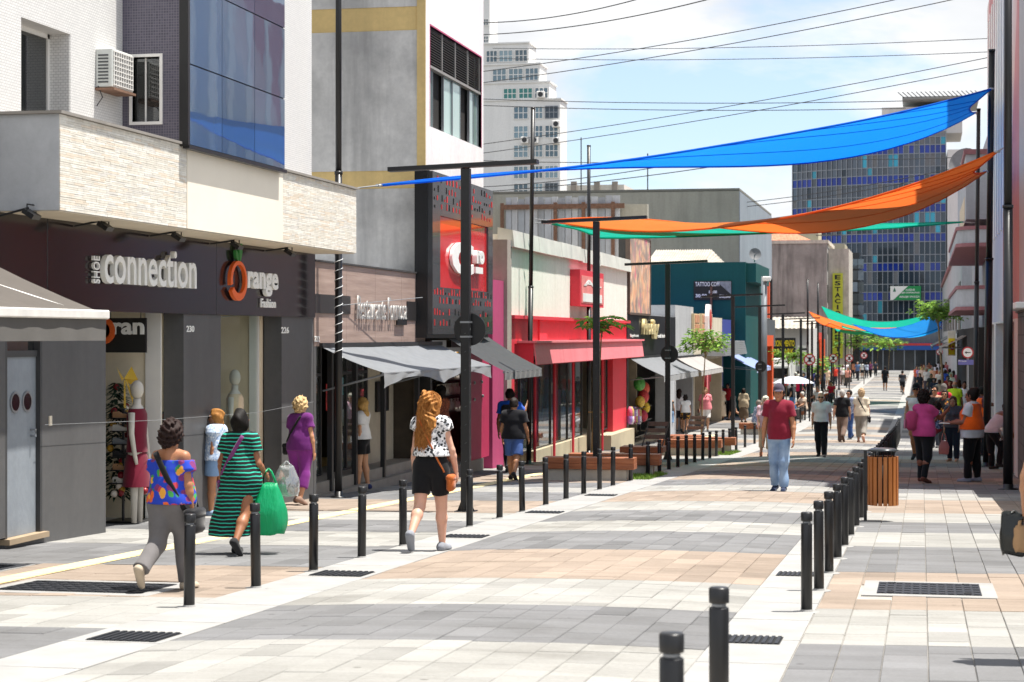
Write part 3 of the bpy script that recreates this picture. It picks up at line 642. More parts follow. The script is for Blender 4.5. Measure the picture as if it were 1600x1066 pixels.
# ================================================================== third: tall concrete building with ochre frame
YC0,YC1=36.5,41.55; ZCt=12.
Cb=thing('tall_building','tall building with grey concrete side, ochre frame and white magenta-trimmed front','building',(FX-2,39,gz(39)))
conc=weathered('concrete_blotchy','d2d0cc','8f8e8d',.75,.9,.8); ochre=weathered('ochre_paint','d9bd82','a8946a',.4,.85,.9)
MB().box(-22,FX-.16,YC0+.0,YC1,1.66,ZCt).build('side_wall',ochre,Cb); MB().box(-22,FX-.16,YC0,YC0+.12,gz(37)-.1,1.659).build('side_wall',ochre,Cb)
def P(z0,z1,x0,x1): MB().box(x0,x1,YC0-.012,YC0-.001,z0,z1).build('concrete_panel',conc,Cb)
xe=onY(652,200,YC0).x
MB().box(xe,FX-.002,YC0-.03,YC0-.001,2.76,ZCt).build('ochre_corner',ochre,Cb)
P(4.72,7.37,-22,xe); P(2.0,4.38,-22,xe); P(7.82,12,-22,xe)
wfr=weathered('white_front','efecea','d9c9cf',.25,.7,.7); mag=mat('magenta_trim','b23a68',.6,.1)
wy0,wy1=fy(672),fy(752); wz0,wzl,wz1=5.58,6.74,7.5
b=MB(); b.box(FX-.15,FX,YC0,wy0,4.6,ZCt); b.box(FX-.15,FX,wy1,YC1,4.6,ZCt); b.box(FX-.15,FX,wy0,wy1,4.6,wz0); b.box(FX-.15,FX,wy0,wy1,wz1,9.0); b.box(FX-.15,FX,wy0,wy1,10.6,ZCt); b.build('front_wall',wfr,Cb)
MB().box(FX-.12,FX-.06,wy0,wy1,9.0,10.6).build('window_pane',mirror_glass('green_glass_m',(.2,.3,.28)),Cb)
b=MB(); b.box(FX-.14,FX+.004,wy0-.03,wy0,wz0,wz1+.03); b.box(FX-.14,FX+.004,wy1,wy1+.03,wz0,wz1+.03); b.box(FX-.14,FX+.004,wy0,wy1,wz1,wz1+.03); b.build('magenta_trim',mag,Cb)
MB().box(FX-.16,FX-.158,wy0,wy1,wz0,wz1).build('window_back',dark_int,Cb)
lv=mat('louvre_grey','8d8a86',.6,.1)
for i in range(15): z=wzl+.03+i*.049; MB().slab((FX-.10,wy0,z+.03),(FX-.04,wy0,z),(FX-.04,wy1,z),(FX-.10,wy1,z+.03),.008).build('louvre',lv,Cb)
for k in range(5): y=wy0+(wy1-wy0)*k/4; MB().box(FX-.06,FX-.03,y-.02,y+.02,wzl,wz1).build('louvre_post',lv,Cb)
MB().box(FX-.12,FX-.01,wy0,wy1,wzl-.03,wzl+.02).build('window_rail',lv,Cb)
gg=mirror_glass('green_glass',(.42,.58,.54),.05,.05,.35)
ed=[wy0,fy(681),fy(698),fy(712),fy(724),fy(738),fy(744),wy1]
for k,(a,c) in enumerate(zip(ed,ed[1:])):
    if k in (1,4): continue
    MB().box(FX-.10+.02*(k%2),FX-.09+.02*(k%2),a+.01,c-.01,wz0,wzl-.03).build('window_pane',gg,Cb)
for y in ed: MB().box(FX-.11,FX-.06,y-.012,y+.012,wz0,wzl).build('window_post',alu,Cb)
# black perforated panel with red sign
PX=-8.85; py0,py1=fy(676,PX),fy(770,PX)
sgn=thing('perforated_sign','black perforated sign wall with red slots round a glossy red panel','shop sign',(PX,39,1.6))
perf=mat('perforated_black','3a3b3d',.22,.2,2,0,coat=.4)
rz0,rz1=2.5,3.85; ry0,ry1=fy(688,PX),fy(763,PX)
b=MB(); b.box(PX-.1,PX,py0,py1,1.62,rz0); b.box(PX-.1,PX,py0,py1,rz1,4.64); b.box(PX-.1,PX,py0,ry0,rz0,rz1); b.box(PX-.1,PX,ry1,py1,rz0,rz1); b.build('panel',perf,sgn)
MB().box(FX-.02,PX-.101,py0-.02,py1,1.55,4.66).build('box_frame',black,sgn)
redp=mat('gloss_red','e01f24',.12,.06,1,0,coat=.6)
MB().box(PX-.1,PX-.04,ry0,ry1,rz0,rz1).build('red_panel',redp,sgn)
b=MB(); slot=mat('red_slot','d42b2f',.5); b2=MB()
for z in [1.78,1.98,2.2,2.36,3.97,4.12,4.28,4.46]:
    y=py0+.12
    while y<py1-.15:
        h=random.choice((.05,.09,.12)); 
        if random.random()<.75: (b if random.random()<.68 else b2).box(PX+.001,PX+.008,y,y+random.choice((.04,.05,.07)),z,z+h)
        y+=random.uniform(.17,.3)
o=b.build('red_slots',slot,sgn); o['kind']='stuff'; o=b2.build('dark_slots',mat('slot_black','08080a',.9),sgn); o['kind']='stuff'
text('C',fy(704,PX),fy(738,PX),fz(716,430,PX),fz(716,377,PX),PX-.03,lw,sgn,depth=.06,bold=.05)
text('ro',fy(740,PX),fy(752,PX),fz(740,412,PX),fz(740,391,PX),PX-.03,lw,sgn,depth=.1,bold=.05)
MB().box(PX-.03,PX+.05,fy(740,PX),fy(751,PX),fz(740,427,PX),fz(740,417,PX)).build('underline',lw,sgn)
# open shop below: bottle shelves, magenta leaf
zf=-1.02
MB().box(FX-4,FX,36.5,41.55,gz(42)-.2,zf).build('shop_floor',stp,Cb)
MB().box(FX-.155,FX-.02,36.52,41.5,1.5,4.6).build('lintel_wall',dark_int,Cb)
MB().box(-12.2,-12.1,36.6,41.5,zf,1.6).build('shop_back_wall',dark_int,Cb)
MB().box(-9.75,FX,37.75-.9,37.0,zf,1.5).build('shop_pier',frm,Cb)
SH0=onX(684,600,-9.8).y; SH1=SH0+1.9
shf=thing('bottle_shelf','tall shelf packed with white and amber bottles in the dark shop doorway','shelf',(-9.9,37.9,zf))
MB().box(-10.1,-10.05,SH0,SH1,zf,1.3).build('back_board',mat('shelf_board','6d6558',.8),shf)
zz=[.0,.33,.66,.99]
for z in zz: MB().box(-10.05,-9.72,SH0,SH1,z-.03,z).build('shelf_board',mat('shelf_dark','2c2622',.7),shf)
bp=[]
for k,c in enumerate(['e8e6df','d9d5c8','c8912e','7a3b1e']):
    bp.append(MB().lathe((0,0,0),[(.045,0),(.05,.02),(.05,.15),(.02,.19),(.02,.22),(.024,.222),(.024,.25)],10).mesh('bottle',mat('bottle_%d'%k,c,.25),True))
for zi,z in enumerate(zz):
    for i in range(16):
        o=mobj('bottle',bp[random.choice((0,0,0,1,1) if zi<3 else (0,2,2,3,1))],None,label='%s bottle standing on the %s shelf board of the dark shop doorway'%(('small'),('lowest','second lowest','second highest','highest')[zi]),cat='bottle',group='bottles on the %s shelf'%('lowest','second lowest','second highest','highest')[zi]); o.location=(-9.82+random.uniform(-.02,.02),SH0+.08+i*.117,z)
ml=thing('magenta_door','magenta folding door leaf with small handles beside the red shop','door',(FX,42,zf))
mg=mat('magenta_paint','b82a58',.5,.1,1.5,.05)
MB().box(FX-.1,FX-.04,40.5,42.3,zf,1.35).build('leaf',mg,ml)
for y,z in ((40.8,.6),(41.5,.6),(40.8,.25),(41.6,.3)): MB().ball((FX-.03,y,z),.035).build('knob',steel,ml)
MB().box(FX-.3,FX-.2,39.4,42.4,1.35,1.5).build('track',black,ml)
# ================================================================== magenta party wall and rafters behind it
mw=thing('magenta_wall','magenta painted wall stub between the perforated sign and the red shop','wall',(FX,43,gz(43)))
MB().box(-9.6,FX-.02,fy(771),fy(793),gz(44)-.1,2.82).build('wall_face',weathered('magenta_wall','b84a75','93456a',.3),mw)
MB().box(-9.62,FX,fy(793),fy(795)+.05,gz(44)-.1,2.84).build('edge_strip',white,mw)
MB().box(-14,-9.7,42.4,44.0,2.0,2.2).build('dark_gap',dark_int,mw)
for k in range(3): MB().slab((-13.5,42.2+k*.5,2.4),(-9.8,42.2+k*.5,3.6),(-9.8,42.3+k*.5,3.6),(-13.5,42.3+k*.5,2.4),.12).build('rafter',mat('rafter_grey','5c5650',.9,.2),mw)
# ================================================================== fourth: the red shop with corrugated white upper front
YE0,YE1=44.25,62.7
E_=thing('red_shop_building','long red shop with cream corrugated upper front and glass show windows','building',(FX,53,gz(53)))
cor=weathered('cream_sheet','f0ede4','cfc9b8',.25,.6,.5)
def corr(y0,y1,z0,z1,x,p=.19,a=.018):
    b=MB(); n=int((y1-y0)/p*2); vs=[]
    for i in range(n+1):
        y=y0+(y1-y0)*i/n; xx=x+(a if i%2 else 0); vs+=[(xx,y,z0),(xx,y,z1)]
    b.add(vs,[(2*i,2*i+2,2*i+3,2*i+1) for i in range(n)]); return b
corr(YE0,YE1,2.04,3.85,FX,.19,.012).build('corrugated_sheet',cor,E_)
MB().box(-16,FX-.03,YE0,YE1,2.0,3.9).build('upper_core',weathered('cream_sheet','f0ede4','cfc9b8',.25,.6,.5),E_)
n=6
for i in range(n):
    a=YE0-.1+(YE1-YE0+.2)*i/n; c=YE0-.1+(YE1-YE0+.2)*(i+1)/n; dz=random.uniform(-.02,.02)
    MB().prism([(FX-.25,3.62+dz),(FX+.14,3.60+dz),(FX+.10,3.98+dz),(FX-.25,4.05+dz)],'Y',a+.01,c-.01).build('flashing_sheet',mat('flashing','cfd0c8',.5,.12,1.5,.05,.15),E_)
MB().box(FX-.6,FX+.06,YE0-.5,YE0-.02,gz(44),3.75).build('corner_pier',weathered('pier_grey','a99f98','7c736d',.3),E_)
MB().box(FX-.2,FX+.02,YE0-.02,YE0+.16,2.06,3.6).build('rain_pipe',weathered('pier_grey','a99f98','7c736d',.3),E_)
redm=weathered('red_paint','dd3f4e','c0404c',.25,.5,.6); pink=weathered('faded_red','f08a92','dc6d78',.35,.55,.6)
MB().box(FX-.3,FX+.12,YE0+.05,YE1,1.98,2.06).build('red_ledge',redm,E_)
MB().box(FX-.3,FX-.02,YE0+.05,YE1,1.4,1.98).build('red_band',redm,E_)
MB().box(FX-.02,FX+.02,YE0+3.6,YE0+4.6,1.4,1.98).build('red_pilaster',redm,E_)
for i in range(5):
    a=45.2+(YE1+.6-45.2)*i/5; c=45.2+(YE1+.6-45.2)*(i+1)/5
    MB().slab((-8.8,a+.006,1.42),(-8.8,c-.006,1.42),(-8.74,c-.006,.92),(-8.74,a+.006,.92),-.03).build('canopy_panel',pink,E_)
MB().box(FX,-8.70,45.1,YE1+.65,1.42,1.47).build('canopy_lip',pink,E_)
MB().box(FX-.6,-8.78,45.2,YE1+.6,.90,.94).build('canopy_soffit',redm,E_)
MB().box(FX-.2,-8.79,45.2,45.24,.92,1.42).build('canopy_end',redm,E_)
MB().box(FX-.55,FX-.02,59.9,YE1,gz(63)-.1,1.4).build('red_pillar',redm,E_); MB().box(FX-.5,FX-.02,YE0,YE0+.7,gz(45)-.1,1.4).build('red_pillar',redm,E_)
plz=mat('plinth_beige','b3a88f',.8,.12,2,.1)
pl0=-1.22; MB().box(FX-.6,FX-.05,47.5,55.2,gz(56)-.2,pl0).build('plinth',plz,E_); MB().box(FX-.6,FX+.25,57.8,62.6,gz(64)-.2,pl0-.12).build('plinth',plz,E_)
for y in [47.2,49.8,52.6,55.3,57.6]: MB().cyl((FX+.02,y,gz(y)),(FX+.02,y,.92),.035,n=10).build('red_post',redm,E_)
glaz(45.2,55.2,pl0,.9,FX-.2,[46.4,48.2,50.4,52.9],E_); glaz(57.4,59.8,pl0,.9,FX-.2,[58.6],E_)
MB().box(-11.0,-10.9,45,62.7,gz(62),1.0).build('shop_back',mat('shop_back_maroon','5d2430',.8,.3),E_); MB().box(-11,FX-.3,45,60,.9,.98).build('shop_ceiling',dark_int,E_); MB().box(-11,FX-.3,45,60,gz(63)-.1,pl0-.02).build('shop_floor',plz,E_)
# goods in the show windows
random.seed(11)
for i in range(14):
    y=45.7+i*.66+random.uniform(-.1,.1); hh=random.uniform(1.1,1.75)
    t=MB(); c=random.choice(['41407a','6d3b7f','8a2f58','39507e','c4bfd0','2f3a66','a7475f','50665a']); n_=7; vs=[]
    for k in range(n_+1):
        for j in range(5): vs.append((-9.75+.05*math.sin(k*1.9+i)+.02*j*math.sin(k),y+(k/n_-.5)*.42,pl0+.05+hh*j/4))
    t.add(vs,[(k*5+j,k*5+j+1,(k+1)*5+j+1,(k+1)*5+j) for k in range(n_) for j in range(4)])
    t.build('hanging_towel',fabric('towel_%d'%i,c,.9,.5,0,20),None,True,label='patterned cloth hanging in the red shop window, number %s from the near end'%['one','two','three','four','five','six','seven','eight','nine','ten','eleven','twelve','thirteen','fourteen'][i],cat='cloth',group='cloths in the red shop window')
# stock on a shelf of the show window
for k in range(3): MB().box(-10.3,-9.95,46,55,pl0+.35+k*.5,pl0+.38+k*.5).build('display_shelf',mat('shelf_dark','2c2622',.7),E_)
bx=[MB().bbox(-.1,.1,-.12,.12,0,.24,.01).mesh('stock_box',mat('stock_%d'%k,c,.5,.3,12)) for k,c in enumerate(['c9a94e','7b5fa8','d8d8d2','b53a5c','4a7aa8'])]
for k in range(3):
    for i in range(22):
        o=mobj('stock_box',random.choice(bx),E_); o.location=Vector((-10.1,46.2+i*.4,pl0+.38+k*.5))-E_.location
# red sign box
rs=thing('sign_box','red box sign with pale panels on the cream corrugated front','shop sign',(FX,54,2.4))
s0,s1=fy(890),fy(928); z0,z1=fz(890,478),fz(890,421)
MB().box(FX+.01,FX+.28,s0,s1,z0,z1).build('box',redm,rs); MB().box(FX+.281,FX+.29,s0+.2,s1-.2,z0+.08,z1-.15).build('face',mat('sign_pale_red','e88a86',.5,.15),rs)
text('AL',s0+.5,s1-.5,z0+.55,z1-.25,FX+.291,lw,rs,depth=.01,bold=.03)
MB().box(FX+.291,FX+.3,s0+.4,s1-.4,z0+.12,z0+.35).build('strip',lw,rs)
# ================================================================== fifth: black lingerie shop with billboard
YF0,YF1=62.75,75.2
Fb=thing('black_sign_shop','small shop with black corrugated sign and gold script lettering','building',(FX,69,gz(69)))
zS0,zS1=.92,2.28
corr(YF0,YF1,zS0,zS1,FX,.3,.03).build('black_sign_sheet',mat('black_sheet','26282c',.45,.2),Fb)
MB().box(-16,FX-.05,YF0,YF1,zS0,2.3).build('upper_core',plaster,Fb)
gold=mat('letter_gold','e6d29a',.3,.1,5,0,.3)
text('Prodigy',fy(999),fy(1024),fz(1010,530),fz(1010,499),FX+.05,gold,Fb,depth=.1,bold=.04,shear=.3)
text('lingerie e.w.',fy(983),fy(996),fz(990,528),fz(990,522),FX+.035,lw,Fb,depth=.01,bold=.02); text('moda feminina',fy(1026),fy(1040),fz(1033,528),fz(1033,522),FX+.035,lw,Fb,depth=.01,bold=.02)
MB().box(FX-.4,FX,YF0,YF0+.3,gz(64)-.1,zS0).build('pier',frm,Fb); MB().box(FX-.4,FX,YF1-2.6,YF1,gz(76)-.1,zS0).build('pier',plaster,Fb)
MB().box(FX-2.2,FX-2.1,YF0,YF1,gz(76)-.1,zS0).build('back_wall',dark_int,Fb); MB().box(FX-2.2,FX-.05,YF0,YF1,zS0-.05,zS0-.01).build('ceiling',dark_int,Fb)
MB().box(FX-2.1,FX-.2,66.3,66.4,gz(67),zS0).build('partition',mat('slat_wall','b7a992',.8,.2),Fb)
MB().box(FX-2.1,FX+.1,YF0,YF1-2.6,gz(75)-.3,gz(64)+.06).build('shop_floor',plz,Fb)
awning('shop_awning','grey awning with straight valance below the gold script sign',FX,-8.05,63.2,73.2,.86,.30,aw_grey,.2)
bb=thing('billboard','tall narrow billboard with a blurred pale fashion print above the black shop','billboard',(FX,65,2.3))
ad=NT('fashion_print'); ad.set(Roughness=.5)
_v=ad.n('ShaderNodeTexVoronoi',{'Scale':1.6}); ad.l(ad.map((1,.9,.55)),_v.inputs[0]); _g=ad.noise(1.1,4,.6,dist=1.5)
ad.base(ad.mix(ad.ramp(_g,[(.42,(0,0,0)),(.58,(1,1,1))]),ad.ramp(_v.outputs[0],[(.1,lin('8d7c74')),(.6,lin('a08d84'))]),ad.ramp(_v.outputs['Distance'],[(.1,lin('f0d9c4')),(.35,lin('e2a27c')),(.6,lin('e9c8a0')),(.8,lin('d8557e'))]))); ad=ad.m
MB().box(FX+.02,FX+.06,fy(981),fy(1013),2.33,4.82).build('print',ad,bb)
b=MB(); a,c=fy(981),fy(1013); b.box(FX-.06,FX+.08,a-.1,a,2.28,4.88); b.box(FX-.06,FX+.08,c,c+.1,2.28,4.88); b.box(FX-.06,FX+.08,a,c,4.82,4.9); b.box(FX-.06,FX+.08,a,c,2.26,2.33); b.build('frame',mat('frame_brown','57483f',.6),bb)
MB().box(FX-.3,FX+.019,a,c,2.26,4.8).build('back_frame',frm,bb)
# goods hanging by the doorway: net bags and balls
for i,(px,py,r,c) in enumerate([(999,600,.2,'4f9a46'),(1006,607,.2,'d8543a'),(1005,620,.2,'c93b3b'),(1008,637,.17,'e3b92e'),(1004,650,.18,'b72f45'),(1000,628,.17,'d8b24a')]):
    p=onX(px,py,-9.02); MB().ball((0,0,0),r,r,r*1.15,10,7).build('toy_ball',mat('toy_%d'%i,c,.45,.5,20),None,True,label='%s toy bundle hanging outside the black sign shop'%['green','orange','red','yellow','crimson','straw coloured'][i],cat='toy',group='toys hanging at the shop door').location=p
for i in range(12):
    p=onX(984+(i%6)*2.9,663-(i//6)*9,-9.05); o=MB().lathe((0,0,0),[(.05,0),(.09,.1),(.08,.28),(.02,.38)],7).build('wrapped_bunch',mat('bunch_%d'%(i%4),['8f6bb5','d9d4dc','c4567a','b79b5c'][i%4],.5,.4,25),None,True,label='%s wrapped bunch in the stand by the shop door, %s row'%(['violet','white','pink','straw'][i%4],['lower','upper'][i//6]),cat='bunch',group='wrapped bunches at the shop door'); o.location=p
st=thing('display_stand','black wire display stand of wrapped bunches outside the sign shop','stand',(-9.1,64,gz(64)))
for k in range(3): MB().box(-9.4,-8.98,63.2,67.2,gz(64)+.25+k*.45,gz(64)+.28+k*.45).build('tray',black,st)
for y in (63.2,67.2): MB().box(-9.4,-9.36,y-.02,y+.02,gz(y),gz(y)+1.5).build('upright',black,st)
# ================================================================== low shops in front of the teal wall
def shop(name,label,y0,y1,ztop,m,openz,mo=dark_int,xf=FX):
    t=thing(name,label,'building',(xf,(y0+y1)/2,gz((y0+y1)/2)))
    MB().box(-17,xf,y0,y1-.02,openz,ztop).build('upper_wall',m,t); MB().box(-17,xf-1.6,y0,y1-.02,gz(y1)-.1,openz).build('back_wall',mo,t)
    MB().box(xf-1.6,xf,y0,y0+.35,gz(y1)-.1,openz).build('pier',m,t); MB().box(xf-1.6,xf,y1-.4,y1-.02,gz(y1)-.1,openz).build('pier',m,t); return t
s1=shop('grey_sheet_shop','narrow shop with grey ribbed sheet front behind the lamp post',75.3,81.5,2.75,weathered('sheet_grey','b4b6b8','8d8f92',.4),.7,mat('shop_dim','6b6259',.9,.3))
awning('shop_awning','grey awning with red edging left of the small leafy tree',FX,-8.2,75.6,84,.75,.25,fabric('awning_redgrey','a7a3a0',.85,.1,.12),.2)
s2=shop('cream_shop','cream shop front with framed picture panels and ribbed metal canopy',81.6,93.5,2.4,weathered('cream_front','d8cfbb','a89c82',.4),.55,mat('shop_pale','b9b2a4',.9,.3))
for k,(px,c) in enumerate([(1080,'c58e6a'),(1092,'b98262'),(1100,'a9714f')]):
    MB().box(FX+.01,FX+.12,fy(px),fy(px+9),fz(px,522),fz(px,490)).build('picture_frame',mat('frame_cream','d9c39a',.6),s2); 
    for j in range(2): MB().box(FX+.121,FX+.14,fy(px+1),fy(px+8),fz(px,519-j*15),fz(px,507-j*15)).build('picture',mat('picture_%d'%k,c,.5,.5,3),s2)
b=MB(); c=onX(1108,505,FX+.25); b.prism([(c.y-.9,c.z-.9),(c.y+.9,c.z-.9),(c.y+.7,c.z+.3),(c.y+.35,c.z+.8),(c.y-.35,c.z+.8),(c.y-.7,c.z+.3)],'X',FX+.14,FX+.3).build('arched_sign',mat('arched_sign','e9e4e2',.5,.1),s2)
MB().ball((FX+.32,c.y,c.z+.1),.04,.35,.5).build('sign_figure',mat('sign_red','c0493f',.6,.2),s2)
for k in range(7): MB().box(FX,FX+1.0-.02*k,84.5,95.5,fz(1090,557)+k*.09,fz(1090,557)+.08+k*.09).build('canopy_rib',mat('canopy_steel','a7abae',.45,.12,2,0,.4),s2)
s3=shop('blue_shop','shop front painted deep blue beyond the cream shop',93.6,103.4,2.35,mat('deep_blue','2f3f8f',.6,.1),.6,mat('shop_dim','6b6259',.9,.3))
awning('shop_awning','pale blue awning on struts below the deep blue shop front',FX,-7.6,94.2,103,.75,.0,fabric('awning_blue','8f9fce',.85,.1,.15),.18)
# hanging red garment, pots, umbrella table items
gar=thing('hanging_shirt','red shirt hanging in the pale shop entrance','shirt',onX(1105,610,-8.9))
c=onX(1105,603,-8.9); MB().prism([(c.y-.7,c.z-.5),(c.y+.7,c.z-.5),(c.y+.75,c.z+.4),(c.y+1.25,c.z+.15),(c.y+1.35,c.z+.45),(c.y+.7,c.z+.8),(c.y-.7,c.z+.8),(c.y-1.35,c.z+.45),(c.y-1.25,c.z+.15),(c.y-.75,c.z+.4)],'X',-8.95,-8.87).build('cloth',fabric('shirt_red','d02a3c'),gar); MB().tube([(-8.91,c.y-.5,c.z+.8),(-8.91,c.y,c.z+.95),(-8.91,c.y+.5,c.z+.8)],.015).build('hanger',steel,gar)
# ================================================================== teal building
YG=100.
Gb=thing('teal_building','teal painted building with tattoo sign and corrugated roof','building',(-12,104,gz(104)))
xr=onY(1165,420,YG).x; xl=onY(1005,420,YG).x; zt=onY(1100,410,YG).z
teal=weathered('teal_paint','175553','123f40',.3,.7,.5,True)
MB().box(xl,xr,YG,YG+12,gz(100),zt).build('wall',teal,Gb)
MB().box(xr-.02,xr+.5,YG+.2,YG+9,zt-1.0,zt-.05).build('parapet',teal,Gb)
b=MB(); n=60; vs=[]; x0,x1=onY(1012,400,YG+1).x,onY(1128,400,YG+1).x; z0=zt-.05; z1=onY(1060,390,YG+3).z
for i in range(n+1):
    t=i/n; u=min(1,max(0,(1-t)/.22)); dz=.05*(i%2); vs+=[(x0+(x1-x0)*t,YG+.3,z0+dz),(x0+(x1-x0)*t-(1.1 if t>.78 else 0)*0,YG+4,z0+(z1-z0)*u+dz)]
b.add(vs,[(2*i,2*i+2,2*i+3,2*i+1) for i in range(n)]); b.build('corrugated_roof',weathered('fibre_cement','b3aca1','7f786e',.45),Gb)
ts=thing('tattoo_sign','black and white tattoo price sign on the teal wall','sign',onY(1115,455,YG))
a,c=onY(1084,469,YG-.02),onY(1143,439,YG-.02)
MB().box(a.x,c.x,YG-.06,YG-.01,a.z,c.z).build('board',mat('sign_black','15161a',.5),ts)
h=c.z-a.z; wd=c.x-a.x
text('TATTOO COM',a.x+wd*.04,a.x+wd*.68,a.z+h*.72,a.z+h*.95,YG-.061,lw,ts,'Y',.01,.02); text('30,00',a.x+wd*.05,a.x+wd*.35,a.z+h*.1,a.z+h*.32,YG-.061,lw,ts,'Y',.01,.04); text('80,00',a.x+wd*.4,a.x+wd*.62,a.z+h*.32,a.z+h*.5,YG-.061,lw,ts,'Y',.01,.04); text('50,00',a.x+wd*.68,a.x+wd*.98,a.z+h*.08,a.z+h*.28,YG-.061,lw,ts,'Y',.01,.04)
MB().add([(a.x+wd*.6,YG-.064,c.z-.02),(c.x-.02,YG-.064,c.z-.02),(c.x-.02,YG-.064,a.z+h*.3)],[(0,1,2)]).build('corner_print',mat('sign_grey','8d9092',.6,.3,9),ts)
MB().box(xl+3.4,xl+3.5,YG-.15,YG-.02,onY(1065,490,YG).z,onY(1065,448,YG).z).build('waste_pipe',mat('pipe_brown','6d4b3b',.6),Gb)
# satellite dish
def dish(name,label,c,r,face):
    t=thing(name,label,'satellite dish',c); b=MB(); rg=[]
    f=Vector(face).normalized()
    for k in range(6):
        q=k/5; rg.append(b.ring(Vector(c)-f*(.22*r*(1-q*q)),f,max(.01,r*q),20))
    b.loft(rg,cap=False).build('dish',mat('dish_grey','77787a',.6,.15),t,True)
    MB().tube([Vector(c)-f*.2*r,Vector(c)+f*.5*r+Vector((0,0,-.2*r))],.02).build('feed_arm',steel,t); MB().tube([Vector(c)-f*.15*r,Vector(c)-f*.5*r+Vector((0,0,-r*1.2))],.035).build('mast',steel,t); return t
dish('satellite_dish','grey satellite dish on the corner of the teal building roof',onY(1180,397,104),.32,(.3,-1,.25))
# slatted orange and dark building
Ib=thing('orange_slat_building','dark shop building with vertical orange slats on the upper floor','building',(FX,113,gz(113)))
y0,y1=104.5,126
MB().box(-16,FX-.15,y0,y1,gz(120)-.1,5.0).build('core',mat('dark_slate','4c4f54',.7,.15,1),Ib)
MB().box(FX-.14,FX-.05,y0,y1,2.6,4.9).build('slat_backing',mat('slat_back','d9d3cc',.7),Ib)
osl=mat('orange_slat','d8552b',.6,.1)
for i in range(11): y=y0+.3+i*1.95; MB().box(FX-.049,FX+.02,y,y+1.0,2.65,4.85).build('slat',osl,Ib)
for y in (y0,y0+8,y1-2): MB().box(FX-.1,FX+.1,y,y+.5,gz(y),5.1).build('black_post',black,Ib)
MB().box(FX-.14,FX+.15,y0,y1,.9,2.55).build('dark_fascia',mat('dark_slate','4c4f54',.7,.15,1),Ib)
oo=thing('orange_portal','bright orange framed shop entrance below the slatted building','shop front',(FX+.2,114,gz(114)))
for y in (109,118.5): MB().box(FX+.01,FX+.5,y,y+1.2,gz(118)-.05,.95).build('jamb',mat('portal_orange','e0571c',.55,.08),oo)
MB().box(FX+.01,FX+.5,109,119.7,.96,1.6).build('lintel',mat('portal_orange','e0571c',.55,.08),oo)
rsn=thing('red_vertical_sign','small red projecting letters on the dark shop corner','sign',onX(1187,540,FX+.4))
for k in range(3): c=onX(1187,560-k*22,FX+.5); MB().bbox(c.x-.2,c.x+.2,c.y-.15,c.y+.15,c.z-.3,c.z+.3,.06).build('letter_block',mat('sign_scarlet','e0342c',.4),rsn)
# ================================================================== concrete hall behind
Hb=thing('concrete_hall','large windowless raw concrete hall rising behind the low shops','building',(-20,125,gz(120)))
xr=-10.3; xl=onY(700,300,115).x
MB().box(xl,xr,115,140,gz(130),9.93).build('wall',weathered('raw_concrete','a7a498','85837a',.5,.9,.35),Hb); MB().box(xl,xr+.02,114.97,140,9.95,10.08).build('coping',mat('hall_coping','77756d',.9),Hb)
MB().box(xr,xr+.04,115.02,140,4.9,9.9).build('street_side',weathered('concrete_blue','8f979f','727a82',.4,.8,.3),Hb)
# weathered timber/zinc hoarding in front of it
hd=thing('sheet_hoarding','hoarding of weathered grey sheets on a rusty beam behind the cream shop','hoarding',(-16,90,3))
rust=mat('rust_iron','6b4f40',.85,.35,8,.3)
YH=90; x=onY(790,330,YH).x; xe_=onY(958,330,YH).x; zb_=onY(900,420,YH).z; zt_=onY(900,306,YH).z; k=0
while x<xe_:
    wd=random.uniform(.28,.36); MB().box(x,x+wd-.03,YH+random.uniform(0,.05),YH+.09,zb_-random.uniform(0,.3),zt_-random.uniform(0,.12)).build('sheet',weathered('zinc_%d'%(k%3),['a9aeb6','b6bac0','9aa0a8'][k%3],'6f6a66',.4),hd); x+=wd; k+=1
zb2=onY(900,323,YH).z; MB().box(onY(783,330,YH).x,onY(976,330,YH).x,YH-.12,YH-.02,zb2-.1,zb2+.12).build('beam',rust,hd)
for px in (785,868,912,958): xx=onY(px,330,YH).x; MB().box(xx-.08,xx+.08,YH-.1,YH-.0,zb_-1,zt_-.3).build('post',rust,hd)
MB().box(onY(760,330,YH).x,onY(1010,330,YH).x,YH+.3,YH+.8,2,zt_-.4).build('low_wall',weathered('raw_concrete','a7a498','85837a',.5,.9,.35),hd)
# ================================================================== stepped white tower block
Tw=thing('stepped_tower','white tower block stepping up in terraces behind the street','building',(-40,150,0))
YT=150; tw=weathered('tower_white','e4e4e2','c3c4c4',.25,.8,.2)
def tz(py): return onY(820,py,YT).z
def tx(px): return onY(px,300,YT).x
tg=[mirror_glass('tower_glass_%d'%k,c,.08,.03,.25) for k,c in enumerate([(.12,.17,.2),(.2,.27,.3),(.06,.22,.19),(.05,.06,.07)])]
steps=[(758,875,640,157),(758,858,157,130),(758,843,130,101),(758,826,101,68),(758,765,68,-20)]
for k,(a,b_,p,q) in enumerate(steps): MB().box(tx(a)-6,tx(b_),YT+.0+k*.003,YT+3,tz(p)-(0 if k else 20),tz(q)).build('storey_block',tw,Tw); MB().box(tx(a)-6,tx(b_)+.1,YT-.1,YT+3,tz(q)+.002,tz(q)+.12).build('cornice',tw,Tw)
def twin(px0,px1,py0,py1,g,k=3):
    a,b_,c,d=tx(px0),tx(px1),tz(py1),tz(py0)
    wn_=MB().box(a,b_,YT-.03,YT-.004,c,d).build('window',tg[g],Tw); f=MB(); t=.05
    for i in range(k+1): x=a+(b_-a)*i/k; f.box(x-t/2,x+t/2,YT-.07,YT-.031,c,d)
    for z in (c,(c+d)/2,d): f.box(a,b_,YT-.065,YT-.032,z-t/2,z+t/2)
    f.build('window_frame',white if g!=3 else alu,wn_)
